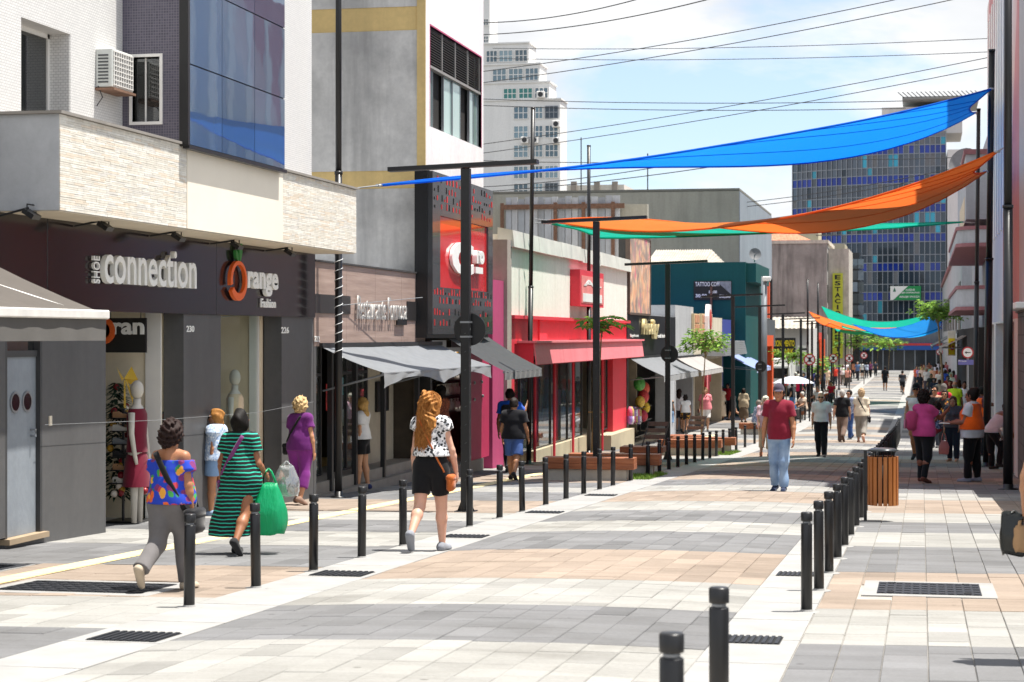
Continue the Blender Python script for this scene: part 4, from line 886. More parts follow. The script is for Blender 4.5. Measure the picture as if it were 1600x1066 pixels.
rows=[(78,96,[(760,777),(780,801),(805,824)]),(107,126,[(770,791),(795,817),(821,841)]),(138,154,[(787,807),(811,832),(836,856)])]+[(y,y+19,[(803,825),(831,848),(852,872)]) for y in (167,197,227,260,287)]
for a,b_,ws in rows:
    for (p,q) in ws: twin(p,q,a,b_,2 if a==138 and p<830 else random.choice((0,0,1,1,3)))
for y in (28,55): twin(756,763,y,y+10,0,2)
for px,py in ((869,194),(820,219),(869,220),(835,219),(845,148)):
    t=thing('wall_air_conditioner','tiny air conditioner on the white tower at %s'%{(869,194):'its upper right edge',(820,219):'the left window row',(869,220):'its lower right edge',(835,219):'the middle window row',(845,148):'the green window row'}[(px,py)],'air conditioner',onY(px,py,YT-.3),group='tower air conditioners')
    c=onY(px,py,YT-.3); MB().bbox(c.x-.3,c.x+.3,c.y-.2,c.y+.2,c.z-.25,c.z+.25,.03).build('casing',white,t); MB().cyl((c.x,c.y-.21,c.z),(c.x,c.y-.201,c.z),.2,n=14).build('fan_grille',frm,t)
for px,(p,q) in ((789,(0,60)),): MB().cyl(onY(px-30,0,YT+2),onY(px-30,-15,YT+2),.1).build('aerial',frm,Tw)
far=thing('low_white_block','low pale block with chimneys beside the stepped tower','building',(-45,170,0))
for px0,px1,py in ((870,975,290),): MB().box(onY(px0,py,170).x,onY(px1,py,170).x,170,180,0,onY(px0,py,170).z).build('wall',weathered('far_cream','d9d6cc','b9b5a8',.3),far)
for px in (897,933,961): c=onY(px,300,169.9); MB().box(c.x-.25,c.x+.25,169.7,169.99,c.z-1,onY(px,284,170).z).build('chimney',weathered('chimney_grey','9b948b','7a736a',.4),far)
for px,pt in ((908,215),(1012,240)):
    c=onY(px,300,168); o=MB().cyl((c.x,168,c.z-3),(c.x,168,onY(px,pt,168).z),.05,n=6).build('aerial_mast',frm,None,label='thin aerial mast on a roof %s'%('beside the tall black pole' if px<950 else 'above the concrete hall'),cat='aerial mast')
# ================================================================== far left: parking entrance, old grey house, beige block
YJ=196.
Jb=thing('old_grey_house','old grey rendered house with orange tiled roof and yellow vertical sign','building',(-12,200,gz(200)))
jx0,jx1=onY(1195,420,YJ).x,onY(1292,420,YJ).x; jz=onY(1250,381,YJ).z
old=weathered('old_render','a7a29d','5d5a58',.75,.95,.28)
MB().box(jx0-4,jx1,YJ,YJ+14,gz(200),jz).build('wall',old,Jb); MB().box(jx0-4,jx1+.15,YJ-.1,YJ+14,jz+.01,jz+.35).build('cornice',weathered('old_trim','c9c2b6','7a756d',.5),Jb)
MB().box(jx1+.01,jx1+2.0,YJ+3,YJ+14,gz(200),jz-.4).build('street_bay',weathered('old_trim','c9c2b6','7a756d',.5),Jb)
for k in range(3): MB().box(jx1-.02,jx1+.03,YJ+.8,YJ+2.4,jz-2.6-k*3.1,jz-.9-k*3.1).build('window',frm,Jb)
rx0,rx1=onY(1205,400,YJ+2).x-1.2,onY(1272,400,YJ+2).x; rz=onY(1222,377,YJ+5).z+.5
roof=NT('clay_tiles'); roof.set(Roughness=.9); _w=roof.n('ShaderNodeTexWave',{'Scale':2.2,'Distortion':1.0},bands_direction='X'); roof.l(roof.tc.outputs['Object'],_w.inputs[0]); _n=roof.noise(2.5,6)
roof.base(roof.mix(.5,roof.ramp(_w.outputs[0],[(0,lin('8f4a33')),(1,lin('d08a68'))]),roof.ramp(_n,[(.3,lin('a85b40')),(.7,lin('d9a184'))]))); roof.bump(_w.outputs[0],.6,.05); roof=roof.m
b=MB(); za=jz+.3; ap=(rx0+2.0,YJ+5.5,rz+.9)
b.add([(rx0-3,YJ+1.5,za),(rx1,YJ+1.5,za),(rx1,YJ+9,za),(rx0-3,YJ+9,za),ap,(ap[0]-4,ap[1],ap[2])],[(0,1,4,5),(1,2,4),(2,3,5,4),(3,0,5),(3,2,1,0)]); b.build('tiled_roof',roof,Jb)
ye=thing('parking_sign','tall yellow sign with vertical black letters ESTACIONAMENTO','sign',(jx1+1,YJ+2.9,5))
a,c=onY(1301,560,YJ+2.9),onY(1317,427,YJ+2.9)
MB().box(a.x,c.x,YJ+2.75,YJ+2.9,a.z,c.z).build('board',mat('sign_lime','c5cc3a',.5,.08),ye)
word='ESTACIONAMENTO'; hh=(c.z-a.z)/14.2
for i,ch in enumerate(word): z=c.z-.1-(i+1)*hh; text(ch,a.x+(.42 if ch=='I' else .22),c.x-(.42 if ch=='I' else .22),z+.07,z+hh-.07,YJ+2.749,mat('sign_black','15161a',.5),ye,'Y',.02,.03)
Kb=thing('beige_block','plain olive beige block behind the old grey house','building',(-14,222,gz(220)))
YK=222; kx0,kx1,kz=onY(1150,366,YK).x,onY(1320,400,YK).x,onY(1250,368,YK).z
MB().box(kx0,kx1,YK,YK+8,gz(220),onY(1310,381,YK).z).build('wall',weathered('olive_beige','b3ad97','98927d',.3,.9,.2),Kb); MB().box(kx0,onY(1278,366,YK).x,YK+1,YK+8,kz-2,kz+.8).build('roof_storey',weathered('olive_beige','b3ad97','98927d',.3,.9,.2),Kb)
MB().tube([(onY(1275,371,YK).x,YK,kz),(onY(1315,371,YK).x,YK,kz)],.05).build('roof_rail',frm,Kb)
Lb=thing('dark_glass_block','dark glass building with tilted windows at the street end','building',(-8,228,gz(220)))
lx0,lx1=onY(1321,450,226).x,onY(1350,450,226).x; lz=onY(1330,395,226).z
MB().box(lx0,lx1-.5,226,236,gz(226),lz).build('core',mat('dark_glass_core','20262c',.2,.3,.3),Lb)
dgl=mirror_glass('dark_mirror',(.12,.15,.18),.05,.1,.5)
for r in range(7):
    for k in range(3):
        a=lx0+(lx1-lx0)*k/3; z=onY(1330,420+r*18,226).z; z2=onY(1330,405+r*18,226).z
        MB().slab((a+.03,225.97-.18*((r+k)%3==0),z),(a+(lx1-lx0)/3-.03,225.97-.18*((r+k)%3==0),z),(a+(lx1-lx0)/3-.03,225.97,z2),(a+.03,225.97,z2),-.04).build('glass_panel',dgl,Lb)
# parking entrance with black and yellow board
pk=thing('parking_board','black board with yellow parking lettering and red arrow patch','sign',(-9,150,2))
YP=150.; a,c=onY(1203,576,YP),onY(1243,528,YP)
MB().box(a.x-.3,c.x,YP,YP+.12,a.z,c.z).build('board',mat('sign_black','15161a',.5),pk); wd=c.x-a.x; h=c.z-a.z; yl=mat('letter_yellow','f0d81c',.5)
text('ESTACIONAMENTO',a.x-.25,c.x-.08,a.z+h*.72,a.z+h*.92,YP-.001,yl,pk,'Y',.02,.02); text('SLAB PARK',a.x-.1,c.x-.12,a.z+h*.46,a.z+h*.65,YP-.001,yl,pk,'Y',.02,.02); text('10',a.x+wd*.35,a.x+wd*.55,a.z+h*.12,a.z+h*.36,YP-.001,yl,pk,'Y',.02,.02)
MB().prism([(a.x+wd*.7,a.z+h*.05),(a.x+wd*.95,a.z+h*.1),(a.x+wd*.98,a.z+h*.4),(a.x+wd*.8,a.z+h*.36),(a.x+wd*.66,a.z+h*.3)],'Y',YP-.02,YP-.002).build('red_patch',mat('sign_scarlet','e0342c',.4),pk)
for x in (a.x,c.x-.1): MB().box(x,x+.1,YP+.02,YP+.1,gz(150),a.z).build('post',frm,pk)
pa=thing('arrow_sign','white parking sign with a red diagonal arrow','sign',(-8,148,1)); a,c=onY(1246,572,148),onY(1263,540,148)
MB().box(a.x,c.x,148,148.1,a.z,c.z).build('board',white,pa); cx=(a.x+c.x)/2; cz=a.z+.45
MB().prism([(cx-.3,cz-.3),(cx+.1,cz-.3),(cx-.03,cz-.17),(cx+.3,cz+.16),(cx+.18,cz+.28),(cx-.15,cz-.05),(cx-.3,cz+.1)],'Y',147.97,147.998).build('arrow',mat('sign_red','c0392b',.5),pa); MB().box(a.x+.08,c.x-.08,147.98,147.998,c.z-.35,c.z-.2).build('print_strip',frm,pa)
for x in (a.x+.05,c.x-.1): MB().box(x,x+.06,148.02,148.08,gz(148),a.z).build('post',alu,pa)
lb=thing('parking_building','low pale parking building with corrugated eave','building',(-14,160,gz(160))); 
xa,xb=onY(1195,560,156).x,onY(1262,560,156).x
MB().box(xa-3,xb,156,170,gz(160),onY(1220,512,156).z).build('wall',weathered('parking_white','c9c8c6','9a9894',.4),lb)
b=MB(); vs=[]; n=40
for i in range(n+1): x=xa-3+(xb+.6-xa+3)*i/n; vs+=[(x,154.8,onY(1220,512,156).z-.1+.06*(i%2)),(x,158,onY(1220,500,156).z+.2+.06*(i%2))]
b.add(vs,[(2*i,2*i+2,2*i+3,2*i+1) for i in range(n)]); b.build('corrugated_eave',weathered('fibre_cement','b3aca1','7f786e',.45),lb)
rb=thing('red_front_shop','narrow scarlet shop front with tall columns far down the street','building',(FX,176,gz(176)))
MB().box(-13,FX+.1,170,190,gz(180),onX(1285,520,FX).z).build('wall',mat('scarlet_wall','c23a2c',.6,.15),rb)
for y in (170.5,176,183): MB().box(FX+.11,FX+.5,y,y+1.6,gz(180),onX(1285,520,FX).z-.6).build('column',mat('portal_orange','e0571c',.55,.08),rb)
MB().box(FX+.11,FX+.3,172.5,182,onX(1285,590,FX).z,onX(1285,545,FX).z).build('shop_opening',dark_int,rb)
# white delivery van by the parking entrance
vn=thing('delivery_van','white box van parked at the parking entrance','van',(-9.5,136,gz(136)))
c=grd(1213,612); VX,VY=onY(1212,600,138).x,138.; g0=gz(138); vw=mat('van_white','dcdcda',.35,.05)
MB().prism([(VX-1.0,g0+.45),(VX+1.0,g0+.45),(VX+1.0,g0+1.2),(VX+.92,g0+2.1),(VX-.92,g0+2.1),(VX-1.0,g0+1.2)],'Y',VY,VY+1.7).build('cab',vw,vn); MB().bbox(VX-1.05,VX+1.05,VY+1.75,VY+5,g0+.7,g0+2.6,.05).build('cargo_box',vw,vn)
MB().box(VX-.85,VX+.85,VY-.02,VY-.003,g0+1.25,g0+1.95).build('windscreen',mat('dark_glass','15161a',.1),vn); MB().bbox(VX-1.0,VX+1.0,VY-.12,VY-.004,g0+.35,g0+.6,.03).build('bumper',frm,vn)
for x in (-.8,.8):
    MB().bbox(VX+x-.15,VX+x+.15,VY-.05,VY-.003,g0+.75,g0+.95,.02).build('headlight',mat('lamp_lens','d9dde0',.2),vn)
    for y in (.6,3.9): MB().cyl((VX+x-.12,VY+y,g0+.36),(VX+x+.12,VY+y,g0+.36),.36,n=18).build('wheel',mat('tyre','1b1b1c',.9),vn)
# ================================================================== blue glass tower closing the street
Mb=thing('blue_tower','tall blue glass office tower closing the end of the street','building',(0,255,gz(250)))
YM=250.; N=30
mx0,mx1=onY(1238,300,YM+7).x,onY(1478,300,YM).x
def mp_(t): return (mx0+(mx1-mx0)*t, YM+7*(1-t)**2.2)
bandy=[240,278,324,370,417,463,509,555]          # blue spandrel rows as seen near the right edge
zrow=[onY(1440,y,YM).z for y in bandy]; fh=zrow[4]-zrow[5]
ztop=onY(1440,205,YM).z; zbot=onY(1440,535,YM).z
core=MB(); vs=[]
for i in range(N+1): x,y=mp_(i/N); vs+=[(x,y+.25,gz(250)),(x,y+.25,ztop)]
vs+=[(mx1,YM+16,gz(250)),(mx1,YM+16,ztop),(mx0,YM+18,gz(250)),(mx0,YM+18,ztop)]
n=N+3; fs=[(2*i,2*((i+1)%n),2*((i+1)%n)+1,2*i+1) for i in range(n)]; fs.append(tuple(2*i+1 for i in range(n)))
core.add(vs,fs).build('core',mat('tower_core','8d9196',.6,.1),Mb)
gm=[mirror_glass('pane_smoke',(.085,.105,.135),.06,.03,.22),mirror_glass('pane_blue',(.012,.04,.30),.1,.03,.08),mirror_glass('pane_deep',(.03,.05,.075),.06,.03,.22),mirror_glass('pane_turquoise',(.04,.30,.42),.1,.03,.3),mat('pane_blind','6f7276',.6,.2)]
random.seed(5); pans=[]
z=ztop-.2; r=0; zs=[]
base=zrow[5]
k=int((ztop-base)/fh)+1
for fl in range(-1,k+1):
    zb=base+fl*fh-fh*.14
    zs.append((zb,zb+fh*.29,1)); zs.append((zb+fh*.29,zb+fh*.56,0)); zs.append((zb+fh*.56,zb+fh,0))
zs=[q for q in zs if q[1]<=ztop+.01 and q[0]>zbot-2.5]
for (a,b_,kd) in zs:
    for i in range(N):
        q=kd if random.random()>.16 else (0 if kd else random.choice((3,4,2,4)))
        if kd==0 and q==0 and (a<base+fh*2.2) : q=2
        if kd==1 and ((a-base)/fh)%3<.5 and a>base+fh*3: q=0
        pans.append((a,b_,i,q))
random.shuffle(pans); stf=MB()
for j,(a,b_,i,q) in enumerate(pans):
    x0,y0=mp_((i+.07)/N); x1,y1=mp_((i+.93)/N); bld=MB() if j<290 else stf; bld.cm=0 if j<290 else q
    bld.hexa([(x0,y0+.12,a+.05),(x1,y1+.12,a+.05),(x1,y1+.2,a+.05),(x0,y0+.2,a+.05),(x0,y0+.12,b_-.05),(x1,y1+.12,b_-.05),(x1,y1+.2,b_-.05),(x0,y0+.2,b_-.05)])
    if j<290: bld.build('pane',gm[q],Mb)
o=stf.build('pane_field',gm,Mb); o['kind']='stuff'
mul=mat('mullion_grey','8f969e',.5,.05,3,0,.3)
for i in range(N+1):
    x,y=mp_(i/N); MB().box(x-.045,x+.045,y-.02,y+.24,zbot-2.6,ztop+.3).build('mullion',mul,Mb)
for (a,b_,kd) in zs:
    b=MB()
    for i in range(10):
        x0,y0=mp_(i/10); x1,y1=mp_((i+1)/10); b.hexa([(x0,y0+.02,b_-.05),(x1,y1+.02,b_-.05),(x1,y1+.22,b_-.05),(x0,y0+.22,b_-.05),(x0,y0+.02,b_+.04),(x1,y1+.02,b_+.04),(x1,y1+.22,b_+.04),(x0,y0+.22,b_+.04)])
    b.build('transom',mul,Mb)
# white crown and heliport
MB().box(onY(1378,200,YM+3).x,mx1+2,YM+2,YM+14,ztop-.1,onY(1400,165,YM).z).build('crown_block',weathered('crown_white','d8d8d6','b5b5b2',.3,.8,.2),Mb)
hp=MB().box(onY(1410,160,YM).x,onY(1530,160,YM).x,YM-1,YM+14,onY(1410,157,YM).z,onY(1410,153,YM).z).build('heliport_deck',mat('deck_grey','8d908f',.7),Mb)
for i in range(18): x=onY(1412+i*7,160,YM).x; MB().slab((x,YM-1.05,onY(1410,154,YM).z),(x+.1,YM-1.05,onY(1410,154,YM).z),(x-.6,YM-2.6,onY(1410,148,YM).z),(x-.7,YM-2.6,onY(1410,148,YM).z),.05).build('safety_rib',frm,hp)
MB().box(onY(1480,300,YM).x,onY(1500,300,YM).x,YM-2,YM+10,gz(250),onY(1490,236,YM).z).build('side_slab',weathered('crown_white','d8d8d6','b5b5b2',.3,.8,.2),Mb)
# shop front at the tower foot: blue band with red line
g0=gz(250); bx0,bx1=onY(1330,550,YM-1).x,onY(1480,550,YM-1).x
MB().box(bx0,bx1,YM-1,YM+.0,onY(1400,547,YM-1).z,onY(1400,536,YM-1).z).build('blue_band',mat('band_blue','2456a8',.5,.05),Mb); MB().box(bx0,bx1,YM-1.03,YM-1.001,onY(1400,540,YM-1).z,onY(1400,536.5,YM-1).z).build('red_line',mat('band_red','c93d3a',.5),Mb)
MB().box(bx0,bx1,YM-.5,YM-.4,g0,onY(1400,547,YM-1).z).build('shop_front_glass',mirror_glass('front_dark',(.05,.06,.07),.08,.05,.3),Mb)
for i in range(10): x=bx0+(bx1-bx0)*i/9; MB().box(x-.07,x+.07,YM-.62,YM-.51,g0,onY(1400,547,YM-1).z).build('front_post',mul,Mb)
gb=thing('rental_banner','green and white office rental banner hung on the blue tower','banner',onY(1415,458,YM-.3)); a,c=onY(1391,469,YM-.4),onY(1439,447,YM-.4); wd=c.x-a.x; h=c.z-a.z
MB().box(a.x,c.x,YM-.42,YM-.3,a.z,c.z).build('cloth',mat('banner_green','1f8a4c',.7,.05),gb); MB().prism([(a.x+.01,a.z+.01),(a.x+wd*.1,a.z+.01),(a.x+wd*.58,c.z-.01),(a.x+.01,c.z-.01)],'Y',YM-.45,YM-.421).build('white_field',white,gb)
text('ALUGA-SE',a.x+wd*.5,a.x+wd*.8,a.z+h*.66,a.z+h*.8,YM-.425,lw,gb,'Y',.02,.02); text('LAJES CORPORATIVAS',a.x+wd*.34,a.x+wd*.95,a.z+h*.44,a.z+h*.58,YM-.425,lw,gb,'Y',.02,.02); text('4428-0200  97413-6271',a.x+wd*.3,a.x+wd*.95,a.z+h*.16,a.z+h*.3,YM-.425,lw,gb,'Y',.02,.02)
MB().prism([(a.x+wd*.09,a.z+h*.6),(a.x+wd*.19,a.z+h*.6),(a.x+wd*.14,a.z+h*.92)],'Y',YM-.47,YM-.451).build('tree_logo',mat('logo_green','2f6a4f',.7),gb)
ra=thing('road_barrier','red and white plastic barrier standing across the street end','barrier',grd(1403,577)); 
for k,px in enumerate((1408,1425,1436)):
    t=ra if k==0 else thing('road_barrier','red and white plastic barrier, %s of the three at the street end'%['','middle','right hand'][k],'barrier',grd(px,577)); p=wloc(t)
    MB().bbox(p.x-.6,p.x+.6,p.y-.2,p.y+.2,p.z,p.z+.8,.08).build('body',mat('barrier_red','c4453f',.5,.1),t); MB().bbox(p.x-.5,p.x+.5,p.y-.21,p.y-.201+.005,p.z+.3,p.z+.55,.001).build('white_stripe',white,t)
# ================================================================== right side of the street
XW=1.92
mural=NT('mural_paint'); mural.set(Roughness=.7)
_sp=mural.n('ShaderNodeSeparateXYZ'); mural.l(mural.tc.outputs['Object'],_sp.inputs[0])
_w=mural.n('ShaderNodeTexWave',{'Scale':.045,'Distortion':2.2,'Detail':0},bands_direction='DIAGONAL'); mural.l(mural.map((0,.75,.55),loc=(0,.4,1.9)),_w.inputs[0])
_c=mural.ramp(_w.outputs[0],[(0,lin('b4474c')),(.30,lin('c2575c')),(.33,lin('d8aaa6')),(.62,lin('e3cfcb')),(.66,lin('c9c6cd')),(1,lin('8f9dbd'))]); _c.node.color_ramp.interpolation='LINEAR'
mural.base(mural.mix(.25,_c,mural.ramp(mural.noise(1.2,7),[(.3,(.55,.5,.5)),(.7,(.8,.78,.78))]))); mural=mural.m
Rb=thing('mural_building','building on the right with faded red and white painted mural wall','building',(XW,50,gz(50)))
MB().box(XW,9,36.4,41.2,2.05,11).build('grey_wall',weathered('right_grey','b5b9be','94989e',.3),Rb)
MB().box(XW+.03,9,41.2,62,1.95,11.5).build('mural_wall',mural,Rb)
for k in range(10): y=46+k*1.55; MB().box(XW-.01,XW+.031,y,y+.5,4.2,10.8).build('wall_fin',white,Rb)
wh=weathered('right_white','d9d7d8','a9a6a8',.3); pk_=weathered('right_pink','d9b9bb','b0999b',.3)
for a,c,m in ((41.2,43.2,wh),(47,48.4,pk_),(54,55.2,wh),(60.5,62,wh)): MB().box(XW-.01,3.0,a,c,gz(62)-.1,1.94).build('pier',m,Rb)
MB().box(2.4,2.6,43.2,60.5,gz(62)-.1,1.94).build('recessed_wall',wh,Rb); MB().box(XW,9,41.2,62,1.9,1.949).build('lintel',wh,Rb)
stonew=brickmat('dark_stone',(.10,.10,.10),(.15,.145,.14),(.06,.06,.06),.7,.35,.012,'YZ',.9,.8)
MB().box(XW-.03,9,33.2,41.19,gz(41)-.1,2.04).build('stone_wall',stonew,Rb); MB().box(XW-.08,9,33.2,41.195,2.041,2.12).build('stone_cap',mat('stone_cap','6d6b68',.9,.2),Rb)
MB().box(XW,6,6,33.1,gz(33)-.1,1.7).build('low_wall',weathered('right_grey','b5b9be','94989e',.3),Rb)
rl=thing('grab_rail','bent white tubular hand rail at the pale entrance','hand rail',(1.8,46,gz(46)))
MB().tube([(1.85,47.6,gz(47)),(1.75,46.8,gz(47)+.9),(1.72,44.8,gz(45)+.95),(1.72,44.6,gz(45)+.75),(1.74,46.3,gz(46)+.65),(1.85,46.6,gz(46)+.6)],.025,8).build('rail',white,rl,True)
wl_=thing('warning_light_bar','white bar with an orange warning light jutting from the stone wall','lamp',onX(1590,478,1.75)); p=wloc(wl_)
MB().bbox(p.x-.1,p.x+.25,p.y-1.6,p.y+2.2,p.z-.07,p.z+.05,.015).build('bar',white,wl_); MB().bbox(p.x-.12,p.x-.09,p.y+.9,p.y+2.0,p.z-.05,p.z+.03,.008).build('orange_lens',mat('lens_orange','e8641c',.3),wl_)
# art deco building with rounded balconies
Nb=thing('balcony_building','grey building with rounded balconies and maroon trim beyond the mural','building',(4,95,gz(95)))
dec=weathered('deco_grey','b3b6bb','85888c',.45,.85,.4); mar=mat('maroon_trim','8d5d62',.7,.15)
MB().box(2.9,14,74,120,gz(100)-.1,10.6).build('wall',dec,Nb)
def balc(z0,z1,x,y0,y1):
    o=[]; n=10
    for i in range(n+1): a=math.pi*i/n/2; o.append((x+1.1-1.1*math.sin(a),y0+1.1-1.1*math.cos(a)))
    poly=[(3.0,y0)]+o[::1]+[(x,y1),(3.0,y1)]
    b=MB().prism(poly,'Z',z0,z1).build('balcony',dec,Nb); c=[(max(xx-.06,x-.06) if xx<3 else xx,yy-.04 if i<8 else yy) for i,(xx,yy) in enumerate(poly)]
    MB().prism(c,'Z',z1+.003,z1+.14).build('balcony_trim',mar,b); MB().prism(c,'Z',z0-.14,z0-.003).build('balcony_trim',mar,b)
X2=1.35
for pyt,pyb in ((447,476),(348,370)): balc(onX(1500,pyb,X2).z,onX(1500,pyt,X2).z,X2,78,100)
MB().box(1.7,2.9,80,98,onX(1500,348,X2).z+.5,onX(1500,268,X2).z+1.2).build('upper_bay',dec,Nb); MB().box(1.62,2.95,79.9,98.1,onX(1500,268,X2).z+1.203,onX(1500,268,X2).z+1.4).build('bay_trim',mar,Nb)
MB().box(1.68,1.70,82,92,onX(1505,350,X2).z+.8,onX(1505,300,X2).z+.8).build('bay_panel',mat('bay_cream','cdbda4',.8,.1),Nb)
for k in range(3): MB().box(2.86,2.905,80+k*7,83+k*7,2.8+.0,5.2).build('window',frm,Nb)
dish('satellite_dish','pale satellite dish on the grey balcony building',onX(1506,255,1.9),.75,(-.5,-1,.35))
MB().box(2.0,2.9,76,118,gz(100),1.9).build('shop_row',dark_int,Nb)
awning('shop_awning','striped beige awning over the crowd on the right pavement',2.2,.9,92,104,1.7,1.05,fabric('awning_beige','a3968a',.85,.2,.15),.25)
awning('shop_awning','dark awning over the farthest crowd on the right pavement',2.2,.6,112,135,1.9,1.0,aw_dark,.2)
ys_=thing('yellow_sign','yellow projecting shop sign under the grey balcony','sign',onX(1486,535,.95)); p=wloc(ys_)
a,c=onY(1481,556,97),onY(1493,517,97); MB().box(a.x,c.x,97,97.3,a.z,c.z).build('box',mat('sign_cream','e2ddce',.5),ys_); MB().box(a.x+.03,c.x-.03,96.95,96.999,a.z+.05,a.z+(c.z-a.z)*.7).build('yellow_face',mat('letter_yellow','f0d81c',.5),ys_); text('G',a.x+.08,c.x-.08,a.z+.25,a.z+.7,96.94,mat('sign_red','c0392b',.5),ys_,'Y',.01,.02)
far_r=thing('far_right_building','plain grey building behind the balconies at the street end','building',(8,170,gz(170)))
MB().box(2.4,16,125,240,gz(200),7.2).build('wall',dec,far_r); MB().box(2.2,16,125,240,7.21,7.5).build('cornice',mar,far_r)
for k in range(8): MB().box(2.36,2.405,128+k*13,135+k*13,2,5).build('window',frm,far_r)
# round traffic sign with arrow, blue plate
def roadsign(label,px,py,Y,r,face,zb=None,plate=False,kind='arrow'):
    c=onY(px,py,Y); t=thing('road_sign',label,'road sign',(c.x,Y,gz(Y)),group='round road signs')
    MB().cyl((c.x,Y+.05,gz(Y)),(c.x,Y+.05,c.z+r*.5),.035,n=10).build('post',alu if kind=='arrow' else black,t)
    MB().cyl((c.x,Y,c.z),(c.x,Y-.02,c.z),r,n=28).build('red_ring',mat('sign_ring_red','b3252c',.4),t); MB().cyl((c.x,Y-.021,c.z),(c.x,Y-.026,c.z),r*.78,n=28).build('white_face',lw,t)
    b=MB()
    if kind=='arrow':
        q=r*.5; b.prism([(c.x-q,c.z),(c.x-q*.4,c.z+q*.45),(c.x-q*.4,c.z+q*.14),(c.x+q,c.z+q*.14),(c.x+q,c.z-q*.14),(c.x-q*.4,c.z-q*.14),(c.x-q*.4,c.z-q*.45)],'Y',Y-.034,Y-.027); b.build('arrow',black,t)
    else:
        q=r*.8; m_=mat('sign_ring_red','b3252c',.4)
        for s in (1,-1): MB().prism([(c.x-q*.62,c.z-s*q*.78),(c.x-q*.78,c.z-s*q*.62),(c.x+q*.62,c.z+s*q*.78),(c.x+q*.78,c.z+s*q*.62)],'Y',Y-.034,Y-.027-.001*s).build('cross_bar',m_,t)
        MB().box(c.x-r*.2,c.x+r*.2,Y-.045,Y-.036,c.z-r*.4,c.z+r*.4).build('letter_block',black,t)
    if plate: MB().box(c.x-r*1.6,c.x+r*1.1,Y-.03,Y-.0,c.z-r*2.1,c.z-r*1.25).build('blue_plate',mat('plate_violet','6a6aa8',.5),t); text('Praça',c.x-r*1.5,c.x-r*.2,c.z-r*1.6,c.z-r*1.35,Y-.031,lw,t,'Y',.004,.01)
    return t
roadsign('round white sign with red rim and black left arrow on the right pavement',1512,551,70,.2,0,plate=True)
for px,py,Y,l in ((1265,562,93,'nearest'),(1302,560,131,'second'),(1327,560,152,'third'),(1350,555.5,176,'farthest')): roadsign('round red crossed sign, %s of the four on the left lamp row'%l,px,py,Y,.27 if Y<100 else .3,0,kind='cross')
roadsign('small red crossed sign on the far right pavement above the crowd',1468,550,150,.24,0,kind='cross')
# ================================================================== bollards
def bollard(h=.70):
    t=thing('bollard','','bollard'); r=.042
    MB().lathe((0,0,-.05),[(r,0),(r,h-.09+.05),(r-.003,h-.085+.05)],16).build('shaft',black,t,.6)
    MB().lathe((0,0,0),[(r*.72,h-.086),(r*.72,h-.066)],16).build('groove_ring',mat('bollard_ring','8d9094',.4,.1,4,0,.3),t,True)
    MB().lathe((0,0,0),[(r,h-.066),(r+.001,h-.06),(r+.001,h-.006),(r-.006,h)],16).build('cap',black,t,.6)
    MB().lathe((0,0,0),[(.1,-.02),(.1,.003),(.05,.006),(.044,.02)],14).build('mortar_collar',cha,t)
    return t
ORD=['first','second','third','fourth','fifth','sixth','seventh','eighth','ninth','tenth','eleventh','twelfth','thirteenth','fourteenth','fifteenth','sixteenth','seventeenth','eighteenth','nineteenth','twentieth']
pb=bollard(); pb['group']='black bollards along the kerbs'; used=False
def putb(x,y,label,proto=None):
    global used
    if not used: o=pb; used=True; o.location=(x,y,gz(y)); o['label']=label
    else: o=dup(proto or pb,(x,y,gz(y)),None,label)
    o.rotation_euler=(random.uniform(-.012,.012),random.uniform(-.012,.012),random.uniform(0,6))
    return o
lb_=[14.11,15.64,17.22,18.8,20.39,23.55,25.3,26.8,28.55,30.24,31.87,33.5,35.0,37.2,39.6,41.4,43.0,44.6,46.3,48,49.8,51.5,53.2,55,57,59]
for i,y in enumerate(lb_): putb(-5.37,y,'black bollard on the left kerb, %s counted from the camera'%(ORD[i] if i<20 else 'twenty-'+ORD[i-20]))
tall=bollard(.80); tall['group']='black bollards along the kerbs'
tall.location=(-.83,6.72,gz(6.72)); tall['label']='nearest black bollard, its top at the bottom edge of the photo'
dup(tall,(-.835,8.38,gz(8.38)),0,'second nearest bollard, cut by the bottom edge beside the nearest one')
tb=bollard(.745); tb['group']='black bollards along the kerbs'; y=14.99; i=0; first=True
while y<72:
    lab='black bollard of the right row, %s beyond the gap'%(ORD[i] if i<20 else 'number '+['twenty-one','twenty-two','twenty-three','twenty-four','twenty-five','twenty-six','twenty-seven','twenty-eight','twenty-nine','thirty','thirty-one','thirty-two','thirty-three','thirty-four','thirty-five','thirty-six','thirty-seven','thirty-eight','thirty-nine','forty'][i-20])
    x=-.84+.0045*(min(y,30)-15)
    if first: tb.location=(x,y,gz(y)); tb['label']=lab; first=False
    else: putb(x,y,lab,tb)
    y+=1.67; i+=1
y=76; i=0
while y<150:
    putb(-5.37,y-14,'far black bollard on the left kerb beyond the second bench, %s'%ORD[min(i,19)]) if i<20 else None
    y+=3.6; i+=1
